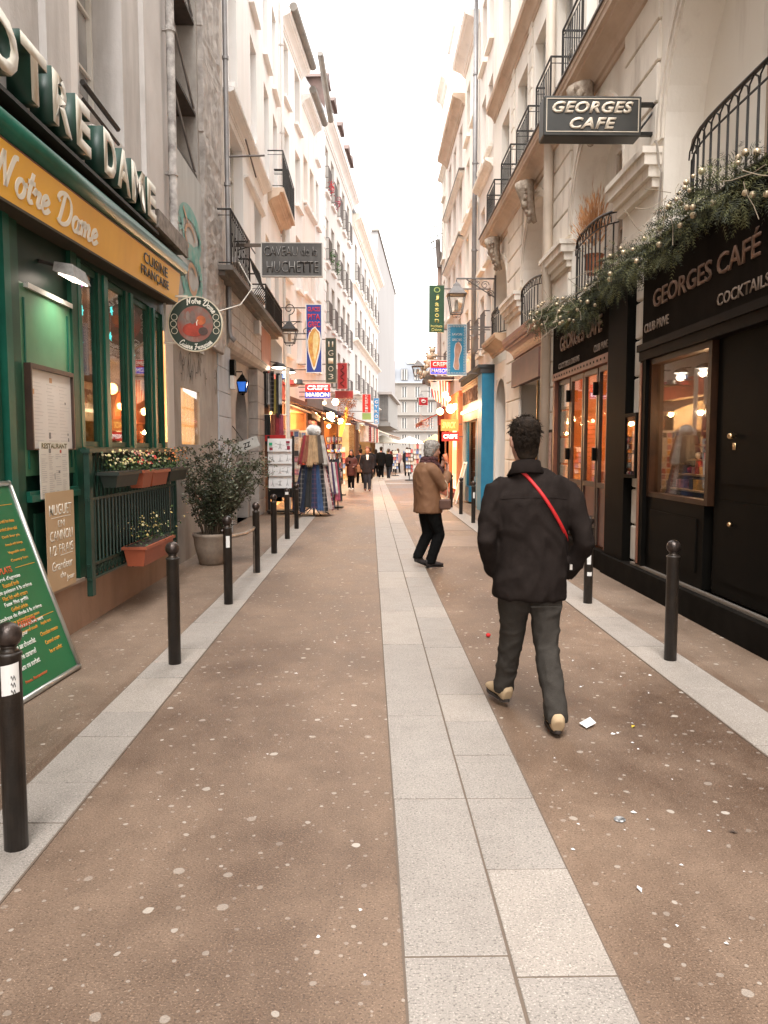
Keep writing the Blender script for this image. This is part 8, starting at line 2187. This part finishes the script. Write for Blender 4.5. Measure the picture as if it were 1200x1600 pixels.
def person(label, loc, yaw, J, coat_m, leg_m, shoe_m, hair_m, hair='short', vox=.012, coat_hem=.75, wr=.004, skin=None, sole_m=None, scale=1.0, collar=True, coat_rings=None, fing=True, hood=None, hair_wr=.006):
    """J: joints in body space (facing +Y, feet at z = 0)"""
    M = T(loc) @ Matrix.Rotation(yaw, 4, 'Z') @ Matrix.Scale(scale, 4)
    t = thing('person', label, 'person', loc)
    sk = skin or skin_m
    b = MB()
    hd = Vector(J['head'])
    head_forms(b, hd, J.get('tilt', 0), J.get('turn', 0))
    nk = Vector(J['neck'])
    loft(b, [(hd + Vector((0, -.012, -.05)), .052, .056), (hd + Vector((0, -.014, -.10)), .054, .056), (nk, .058, .058), (nk + Vector((0, 0, -.06)), .09, .07)], 16)
    ch = Vector(J['chest']); hp = Vector(J['hips'])
    loft(b, [(nk + Vector((0, 0, -.04)), .10, .07), (ch + Vector((0, 0, .08)), .155, .09), (ch, .15, .10), ((ch + hp) / 2, .13, .09), (hp, .145, .10), (hp + Vector((0, 0, -.08)), .13, .10)], 18)
    for sd in ('l', 'r'):
        S_, E_, W_ = (Vector(J[k + sd]) for k in ('sh_', 'el_', 'wr_'))
        loft(b, [(S_, .045, .045), (S_.lerp(E_, .5), .042, .042), (E_, .036, .036), (E_.lerp(W_, .4), .036, .036), (W_, .024, .022)], 12)
        if J.get('hand_' + sd):
            d_, u_ = J['hand_' + sd]; hand_forms(b, W_, d_, u_, 1.0, .5, 1 if sd == 'l' else -1)
        H_, K_, A_ = (Vector(J[k + sd]) for k in ('hip_', 'kn_', 'an_'))
        loft(b, [(H_ + Vector((0, 0, .02)), .075, .085), (H_.lerp(K_, .5), .066, .07), (K_, .048, .05), (K_.lerp(A_, .35), .05, .052), (A_, .033, .036), (A_ + Vector((0, .02, -.05)), .03, .04)], 14)
    organic('body', b, sk, t, vox * .62 if vox < .02 else vox, 2 if vox < .02 else 3, M=M)
    # trousers
    q = MB()
    loft(q, [(hp + Vector((0, 0, .12)), .150, .115), (hp + Vector((0, 0, .02)), .168, .128), (hp + Vector((0, 0, -.08)), .165, .128), (hp + Vector((0, 0, -.12)), .14, .11)], 20)
    for sd in ('l', 'r'):
        H_, K_, A_ = (Vector(J[k + sd]) for k in ('hip_', 'kn_', 'an_')); g = J.get('leg_w', 1)
        loft(q, [(H_ + Vector((0, 0, .05)), .090 * g, .115), (H_.lerp(K_, .35), .090 * g, .098), (H_.lerp(K_, .75), .074 * g, .080), (K_, .068 * g, .076), (K_.lerp(A_, .3), .066 * g, .074), (K_.lerp(A_, .7), .061 * g, .068), (A_ + Vector((0, 0, -.005)), .060 * g, .068), (A_ + Vector((0, .0, -.035)), .060 * g, .068)], 18)
    organic('trousers', q, leg_m, t, vox, 4, wr * .75, 9, (1.3, 1.3, 1.0), M=M, seed=2)
    for sd in ('l', 'r'):
        A_ = M @ Vector(J['an_' + sd]); F_ = (M.to_3x3() @ Vector(J['foot_' + sd])); z0 = max(0, (A_.z - .085 * scale))
        if vox < .02:
            shoe(t, (A_.x - F_.x * .22, A_.y - F_.y * .22, z0), (A_.x + F_.x * .78, A_.y + F_.y * .78, max(0, z0 + F_.z)), shoe_m, sole_m or iron, .047 * scale)
        else:
            s = MB(); a0 = Vector((A_.x - F_.x * .22, A_.y - F_.y * .22, z0 + .04)); s.tube([a0, a0 + Vector((F_.x * .45, F_.y * .45, .01)), a0 + Vector((F_.x, F_.y, -.01))], [.045, .045, .03], 8); part('shoe', s, shoe_m, t, True)
    # coat
    c = MB()
    rings = coat_rings or [((hp.x, hp.y, coat_hem), .195, .150), ((hp.x, hp.y, hp.z + .02), .190, .152), ((hp.x * .5 + ch.x * .5, (hp.y + ch.y) / 2, (hp.z + ch.z) / 2), .182, .138), (tuple(ch), .200, .138), ((ch.x, ch.y, ch.z + .10), .212, .128), ((nk.x, nk.y * .7 + ch.y * .3, nk.z - .065), .180, .105), ((nk.x, nk.y, nk.z - .03), .10, .08), ((nk.x, nk.y, nk.z - .01), .07, .07)]
    loft(c, rings, 26, 2.4)
    for sd in ('l', 'r'):
        S_, E_, W_ = (Vector(J[k + sd]) for k in ('sh_', 'el_', 'wr_')); g = J.get('arm_w', 1)
        mid = S_.lerp(E_, .5)
        sx = -1 if sd == 'l' else 1
        loft(c, [(S_ + Vector((-sx * .12, 0, .022)), .062 * g, .050 * g), (S_ + Vector((-sx * .055, 0, .010)), .070 * g, .060 * g), (S_ + Vector((-sx * .008, 0, -.022)), .074 * g, .068 * g), (S_.lerp(E_, .28), .073 * g, .068 * g), (mid, .070 * g, .064 * g), (E_, .064 * g, .058 * g), (E_.lerp(W_, .5), .056 * g, .054 * g), (W_ + (W_ - E_) * -.02, .046 * g, .046 * g)], 16, 2.2, (0, 1, 0))
    organic('coat', c, coat_m, t, vox, 6, wr * 1.1, 5.5, (1.5, 1.0, 1.0), M=M, seed=5)
    if collar: coat_collar(t, (nk.x, nk.y, nk.z - .035), .070, .068, coat_m, M)
    # hair
    hm = MB(); Rm = Matrix.Rotation(J.get('turn', 0), 4, 'Z') @ Matrix.Rotation(J.get('tilt', 0), 4, 'X')
    if hair == 'short':
        loft(hm, [((0, -.052, -.110), .046, .026), ((0, -.050, -.075), .062, .038), ((0, -.042, -.04), .070, .058), ((0, -.030, .0), .078, .078), ((0, -.014, .05), .088, .100), ((0, -.006, .09), .078, .098), ((0, -.004, .120), .055, .07), ((0, -.004, .132), .02, .03)], 20, 2.0)
    elif hair == 'bob':
        loft(hm, [((0, -.045, -.10), .070, .052), ((0, -.035, -.05), .088, .075), ((0, -.026, .0), .092, .086), ((0, -.012, .05), .092, .104), ((0, -.006, .09), .080, .100), ((0, -.004, .122), .055, .07), ((0, -.004, .134), .02, .03)], 20, 2.0)
    elif hair == 'long':
        loft(hm, [((0, -.05, -.24), .08, .045), ((0, -.045, -.12), .095, .06), ((0, -.03, .0), .095, .08), ((0, -.012, .05), .092, .100), ((0, -.006, .09), .080, .098), ((0, -.004, .122), .055, .07), ((0, -.004, .134), .02, .03)], 20, 2.0)
    hm.xf(T(hd) @ Rm)
    organic('hair', hm, hair_m, t, vox * .6 if vox < .02 else vox * .8, 1, hair_wr, 32, (1, 1, 1.0), M=M, seed=3)
    return t, M

jacket_m = mat('charcoal_jacket', (.0155, .0115, .0100), (.024, .018, .016), ns=14, ior=1.15, rough=.85, bump=.3, bs=260, fine=.3)
greypants = mat('grey_trousers', (.060, .053, .046), (.043, .038, .033), ns=9, ior=1.15, rough=.9, bump=.3, bs=240, fine=.3)
tan_shoe = mat('tan_shoe', (.52, .38, .23), (.45, .32, .19), ns=12, rough=.8); dark_sole = mat('dark_sole', (.03, .022, .018), rough=.8)
darkhair = mat('dark_hair', (.010, .006, .004), (.030, .018, .010), ns=45, rough=.7, ior=1.3, st=(1, 1, .4), bump=.9, bs=120)
# the walking man, seen from behind
J1 = dict(head=(-.045, .0, 1.655), tilt=-.05, turn=.10, neck=(-.035, -.01, 1.50), chest=(0, 0, 1.24), hips=(.0, 0, .93),
          sh_l=(-.212, 0, 1.38), el_l=(-.268, -.06, 1.09), wr_l=(-.195, .08, .88), sh_r=(.218, 0, 1.38), el_r=(.300, -.07, 1.07), wr_r=(.225, .07, .86),
          hip_l=(-.085, .01, .82), kn_l=(-.075, .15, .47), an_l=(-.095, .30, .125), hip_r=(.085, 0, .82), kn_r=(.095, -.03, .46), an_r=(.115, -.21, .115), foot_l=(-.07, .27, 0), foot_r=(.02, .28, -.02), leg_w=1.0, arm_w=.96)
man, Mm = person('man in a charcoal jacket with a red cross strap walking away, hands in pockets', (.93, 4.40, 0), 0, J1, jacket_m, greypants, tan_shoe, darkhair, 'short', .0105, .745, .0105, sole_m=dark_sole, collar=False, hair_wr=.004,
                 coat_rings=[((-.005, 0, .745), .205, .150), ((-.002, 0, .86), .203, .155), ((0, 0, 1.0), .195, .145), ((0, 0, 1.14), .205, .142), ((0, 0, 1.28), .225, .140), ((0, .0, 1.36), .215, .130), ((-.008, 0, 1.405), .175, .115), ((-.018, -.003, 1.44), .125, .095), ((-.028, -.005, 1.470), .088, .082), ((-.032, -.008, 1.495), .072, .075)])
# tufts of hair
rh_ = random.Random(77); s = MB(); hc_ = Mm @ Vector((-.045, -.008, 1.675))
for k in range(2600):
    d = Vector((rh_.gauss(0, 1), rh_.gauss(-.35, 1), rh_.gauss(.35, 1))).normalized()
    if d.z < -.55 or (d.y > .45 and d.z < .35): continue
    p = hc_ + Vector((d.x * .089, d.y * .104 + (-.01 if d.z < 0 else 0), d.z * .104 + (.004)))
    if abs(d.x) > .72 and d.z < .28: continue
    if d.z < 0: p.x = hc_.x + (p.x - hc_.x) * (1 + d.z * .35)
    fl_ = (Vector((rh_.uniform(-.8, .8), rh_.uniform(-.6, .6), -.5 if d.z < .4 else rh_.uniform(-.3, .5))) + d * .08).normalized()
    w_ = fl_.cross(d).normalized() * .0016; l = rh_.uniform(.018, .040)
    s.add([p - w_, p + w_, p + fl_ * l * .6 + d * .004, p + fl_ * l], [(0, 1, 2), (0, 2, 3)])
part('hair_strands', s, darkhair, man, kind='stuff')
# stand-up collar
s = MB(); n = 26; vs = []
cc = Mm @ Vector((-.035, -.008, 1.462))
for (k_, dz) in ((1.30, -.012), (1.05, .030), (.99, .062), (1.045, .066), (1.12, .035), (1.42, -.006)):
    for i in range(n):
        t_ = 2 * pi * i / n; vs.append((cc.x + .078 * k_ * math.cos(t_), cc.y + .078 * k_ * math.sin(t_), cc.z + dz - .018 * math.sin(t_) * 1.2))
fs = [(a * n + i, a * n + (i + 1) % n, ((a + 1) % 6) * n + (i + 1) % n, ((a + 1) % 6) * n + i) for a in range(6) for i in range(n)]
s.add(vs, fs); part('collar', s, jacket_m, man, True)
# red strap across the back, laid on the jacket
def back_y(x, z, dg_=[None]):
    ob = next(o for o in man.children if o.name.startswith('coat'))
    if dg_[0] is None:
        from mathutils.bvhtree import BVHTree
        me = ob.data; dg_[0] = BVHTree.FromPolygons([v.co for v in me.vertices], [p.vertices for p in me.polygons])
    h = dg_[0].ray_cast(Vector((x, 3.4, z)), Vector((0, 1, 0)))
    return h[0].y if h[0] else 4.3
sp = []
x0, z0, x1, z1 = .842, 1.492, 1.128, 1.085
for i in range(25):
    t_ = i / 24; x = x0 + (x1 - x0) * (t_ ** .92) ; z = z0 + (z1 - z0) * t_ ** 1.12
    sp.append(Vector((x, back_y(x, z), z)))
sp = [sp[0] + Vector((-.02, .07, .004))] + sp + [sp[-1] + Vector((.012, .07, -.03))]
for _ in range(3): sp = [sp[0]] + [(sp[i - 1] + sp[i] * 2 + sp[i + 1]) / 4 for i in range(1, len(sp) - 1)] + [sp[-1]]
s = MB(); vs = []
for i, p in enumerate(sp):
    d = (sp[min(i + 1, len(sp) - 1)] - sp[max(i - 1, 0)]).normalized(); sd = d.cross(Vector((0, -1, 0))).normalized() * .0105
    vs += [p + sd + Vector((0, -.002, 0)), p - sd + Vector((0, -.002, 0)), p - sd * .8 + Vector((0, -.009, 0)), p + sd * .8 + Vector((0, -.009, 0))]
fs = [(i * 4 + k, i * 4 + (k + 1) % 4, i * 4 + 4 + (k + 1) % 4, i * 4 + 4 + k) for i in range(len(sp) - 1) for k in range(4)]
s.add(vs, fs); st_ob = part('strap', s, mat('red_strap', (.52, .012, .014), (.42, .010, .012), ns=60, rough=.6), man, True)
s = MB(); s.tube([sp[-2], sp[-1] + Vector((.01, -.02, -.10)), (1.15, 4.29, .93)], [.008, .007, .006], 6); part('strap_end', s, jacket_m, man)
s = MB(); s.box(*[q for q in (1.128, 1.142, 4.275, 4.285, .925, .955)]); part('buckle', s, mat('silver_buckle', (.6, .58, .55), rough=.3, metal=.8), man)
# yoke seam
s = MB(); yl_ = [Vector((x, back_y(x, 1.325 + .01 * math.cos((x - .93) * 9)) - .0015, 1.325 + .01 * math.cos((x - .93) * 9))) for x in [.74 + .38 * i / 16 for i in range(17)]]
s.tube(yl_, .0018, 4); part('yoke_seam', s, jacket_m, man)
s = MB(); s.box(.905, 1.085, 4.252, 4.256, .716, .72); part('pocket_seam', s, greypants, man)

# woman in profile, eating
brown_j = mat('brown_jacket', (.195, .092, .042), (.145, .066, .03), ns=7, rough=.75, bump=.3, bs=120)
blackt = mat('black_trousers', (.005, .005, .005), (.008, .008, .008), ns=6, ior=1.15, rough=.9); blacks = mat('black_shoe', (.012, .010, .010), (.05, .04, .04), ns=20, rough=.5)
greyhair = mat('grey_hair', (.17, .15, .13), (.34, .31, .28), ns=38, rough=.6, st=(1, 1, .3), bump=.8, bs=90)
J2 = dict(head=(0, .05, 1.60), tilt=-.12, turn=-.15, neck=(0, -.01, 1.455), chest=(0, -.03, 1.20), hips=(0, -.01, .90),
          sh_l=(-.175, -.02, 1.36), el_l=(-.21, .12, 1.12), wr_l=(-.08, .22, 1.36), sh_r=(.175, -.02, 1.36), el_r=(.22, .13, 1.10), wr_r=(.10, .24, 1.30),
          hand_l=((.3, .2, 1), (0, 1, 0)), hand_r=((-.3, .1, 1), (0, 1, 0)),
          hip_l=(-.08, 0, .80), kn_l=(-.07, .02, .45), an_l=(-.05, -.13, .17), hip_r=(.08, .02, .80), kn_r=(.075, .13, .46), an_r=(.06, .01, .10), foot_l=(0, .20, -.10), foot_r=(0, .24, 0), leg_w=1.12, arm_w=1.12)
wom, Mw = person('grey-haired woman in a brown jacket and dark scarf eating, seen from the side', (.79, 10.35, 0), math.radians(-72), J2, brown_j, blackt, blacks, greyhair, 'bob', .0125, .755, .006,
                 coat_rings=[((0, -.01, .755), .215, .185), ((0, -.01, .90), .205, .175), ((0, -.03, 1.04), .195, .165), ((0, -.04, 1.2), .20, .165), ((0, -.04, 1.31), .205, .150), ((0, -.03, 1.385), .165, .12), ((0, -.015, 1.43), .09, .09), ((0, -.01, 1.45), .07, .07)], collar=False, hair_wr=.008)
s = MB(); n = 20
for (zz, rr1, th, dy) in ((1.435, .085, .036, .0), (1.475, .082, .034, .01), (1.40, .095, .030, .02)):
    s.tube([Mw @ Vector((rr1 * math.cos(2 * pi * i / n), dy + (rr1 + .01) * math.sin(2 * pi * i / n), zz + .008 * math.sin(i * 1.7))) for i in range(n + 1)], th, 8)
s.tube([Mw @ Vector(p) for p in ((.03, .10, 1.42), (.05, .16, 1.32), (.05, .18, 1.2))], [.035, .04, .03], 8)
part('scarf', s, mat('maroon_scarf', (.075, .022, .022), (.03, .012, .014), ns=20, rough=.95, bump=.6, bs=60), wom, True)
s = MB(); s.tube([Mw @ Vector(p) for p in ((.0, .235, 1.545), (.01, .255, 1.47), (.02, .27, 1.38))], [.034, .028, .012], 10); part('crepe', s, mat('paper_orange', (.68, .14, .05), (.8, .3, .15), ns=20, rough=.7), wom, True)
s = MB(); s.tube([Mw @ Vector(p) for p in ((.10, -.10, 1.43), (.235, .06, 1.30), (.262, .16, 1.15), (.26, .17, 1.0), (.26, .12, .9))], .009, 5); part('bag_strap', s, mat('strap_tan', (.45, .36, .26)), wom)
s = MB(); s.cbox(-.035, .035, -.08, .08, -.07, .07, .02); s.xf(Mw @ T((.265, .13, .88))); part('bag', s, mat('bag_brown', (.12, .06, .04), (.08, .04, .03), ns=9, rough=.6), wom)

# the couple and the crowd beyond
def walk(arm='down', st=.18, seed=0):
    j = dict(head=(0, .01, 1.60), neck=(0, -.01, 1.455), chest=(0, 0, 1.20), hips=(0, 0, .90), sh_l=(-.19, 0, 1.36), sh_r=(.19, 0, 1.36),
             el_l=(-.24, -.03, 1.08), wr_l=(-.22, .06, .84), el_r=(.24, -.05, 1.08), wr_r=(.22, .02, .84), hand_l=((0, .1, -1), (-1, 0, 0)), hand_r=((0, .1, -1), (1, 0, 0)),
             hip_l=(-.08, .0, .80), hip_r=(.08, 0, .80), kn_l=(-.08, .5 * st + .04, .46), an_l=(-.08, st, .10), kn_r=(.08, -.2 * st + .03, .46), an_r=(.08, -st * .9, .11), foot_l=(0, .22, 0), foot_r=(0, .22, 0))
    if arm == 'phone': j.update(el_r=(.23, .02, 1.08), wr_r=(.10, .24, 1.14), hand_r=((-.3, .6, .3), (0, 0, 1)), el_l=(-.23, 0, 1.08), wr_l=(-.14, .2, 1.0), hand_l=((.3, .8, 0), (0, 0, 1)))
    return j
dkred = mat('quilted_red', (.10, .022, .016), (.05, .012, .010), ns=6, st=(1, 1, 6), rough=.6, bump=1, bs=14, bst=(.1, .1, 3)); blackc = mat('black_cloth', (.007, .007, .007), (.012, .012, .012), ns=5, ior=1.15, rough=.9)
navy = mat('dark_suit', (.018, .018, .022), (.03, .028, .03), ns=5, ior=1.15, rough=.85); jean = mat('dark_jeans', (.025, .03, .042), (.04, .042, .05), ns=7, ior=1.15, rough=.9)
wshoe = mat('white_shoe', (.6, .57, .53), rough=.6); brshoe = mat('brown_shoe', (.09, .04, .025), rough=.5); brhair = mat('brown_hair', (.05, .028, .018), (.09, .05, .03), ns=30, rough=.6)
j = walk('phone', .06); p1, M1 = person('woman in a dark red quilted coat with black hood looking at her phone, walking nearer', (-.74, 30.4, 0), pi - .1, j, dkred, blackt, wshoe, brhair, 'long', .022, .62, .004, scale=.93, collar=False)
s = MB(); s.tube([M1 @ Vector((.10 * math.cos(t), -.02 + .10 * math.sin(t), 1.43 + .03 * math.sin(t * 2))) for t in [i * pi / 6 for i in range(13)]], .045, 8); part('hood', s, blackc, p1, True)
s = MB(); s.box(-.035, .035, -.005, .005, -.06, .06); s.xf(M1 @ T((.02, .33, 1.20))); part('phone', s, blackp, p1)
p2, M2 = person('man in a dark suit jacket over a pale shirt, walking beside the red-coated woman', (-.10, 29.7, 0), pi + .05, walk('down', .06), navy, jean, brshoe, mat('auburn_hair', (.16, .07, .04), (.22, .1, .06), ns=30), 'short', .022, .70, .004, scale=1.0, collar=True)
s = MB(); s.hexa([M2 @ Vector(v) for v in ((-.03, .10, 1.22), (.03, .10, 1.22), (.03, .152, 1.22), (-.03, .152, 1.22), (-.055, .06, 1.42), (.055, .06, 1.42), (.055, .12, 1.42), (-.055, .12, 1.42))]); part('shirt', s, white_s, p2)
bgm = thing('shoulder_bag', 'tan shoulder bag hanging between the couple', 'bag', (-.42, 30.0, .75))
s = MB(); s.cbox(-.5, -.33, 29.95, 30.1, .72, 1.02, .03); part('bag_body', s, mat('bag_tan', (.3, .15, .08)), bgm); s = MB(); s.tube([(-.45, 30, 1.0), (-.35, 30, 1.4), (-.3, 30, 1.42), (-.36, 30, 1.0)], .01, 4); part('bag_strap', s, mat('bag_tan', ()), bgm)
crowd = [
 (.02, 41.5, 0, navy, blackt, blacks, brhair, 'short', 1.0, 'man in a black coat seen from behind, in the far group nearest the couple'),
 (.62, 42.5, .1, blackc, blackt, wshoe, darkhair, 'short', 1.03, 'broad-backed person in black with pale shoes in the far group'),
 (1.05, 43.2, -.2, blackc, jean, blacks, brhair, 'short', .97, 'shorter person in black standing right in the far group'),
 (.35, 45.5, .2, navy, blackt, blacks, darkhair, 'long', .95, 'long-haired person in navy behind the far group'),
 (1.95, 53.5, .3, mat('pink_coat', (.52, .30, .29), (.35, .2, .2), ns=12), blackt, blacks, brhair, 'long', .98, 'person in a pale pink coat walking away in the middle distance'),
 (1.62, 55.0, .1, mat('floral_coat', (.4, .25, .25), (.2, .1, .1), ns=12), blackt, blacks, darkhair, 'long', .92, 'shorter dark-haired companion left of the pink coat'),
 (2.25, 46.5, .05, navy, blackt, blacks, brhair, 'short', 1.02, 'man in a dark coat walking away just right of the pink coat'),
 (2.62, 50.5, -.1, blackc, jean, blacks, darkhair, 'short', 1.0, 'dark figure half hidden behind the dark-coated man'),
 (-.45, 36.5, .3, navy, blackt, blacks, darkhair, 'short', .96, 'figure in black partly hidden behind the suited man'),
]
for x, y, yw, cm, lm_, sm_, hm_, hs, sc_, lb in crowd:
    person(lb, (x, y, 0), yw, walk('down', R.choice((.06, .14, .2))), cm, lm_, sm_, hm_, hs, .03, .68, .0, scale=sc_, collar=False)
bgr = thing('red_bag', 'small red bag carried in the far group', 'bag', (-.2, 41.2, .8)); s = MB(); s.cbox(-.30, -.12, 41.15, 41.3, .75, 1.05, .03); part('bag_body', s, mat('bag_red', (.45, .04, .05)), bgr)
s = MB(); s.tube([(-.27, 41.2, 1.05), (-.21, 41.2, 1.2), (-.15, 41.2, 1.05)], .012, 4); part('handle', s, mat('bag_red', ()), bgr)
# market racks and small stalls filling the far end
for i, (x, y, w_, c, lb) in enumerate(((1.2, 58, 1.6, 'pink', 'table of pink and red souvenirs at the far left bend'), (3.3, 60, 1.4, 'beige', 'low stand of pale goods at the far end, behind the dark figures'), (2.4, 66, 2.0, 'blue', 'stand with blue and red goods under the far umbrellas'))):
    t = thing('souvenir_stand', lb, 'stand', (x, y, 0))
    s = MB(); s.box(x - w_ / 2, x + w_ / 2, y, y + .6, .8, .86)
    for q_ in (-1, 1): s.box(x + q_ * w_ * .45 - .03, x + q_ * w_ * .45 + .03, y + .1, y + .16, 0, .8)
    part('table', s, mat('stall_wood', ()), t)
    for k in range(14):
        s = MB(); xx = x - w_ / 2 + w_ * (k + .5) / 14; s.box(xx - .05, xx + .05, y + .05, y + .3, .861, .861 + R.uniform(.12, .7)); part('souvenir', s, gm[(k * 3 + i * 2) % 10], t)
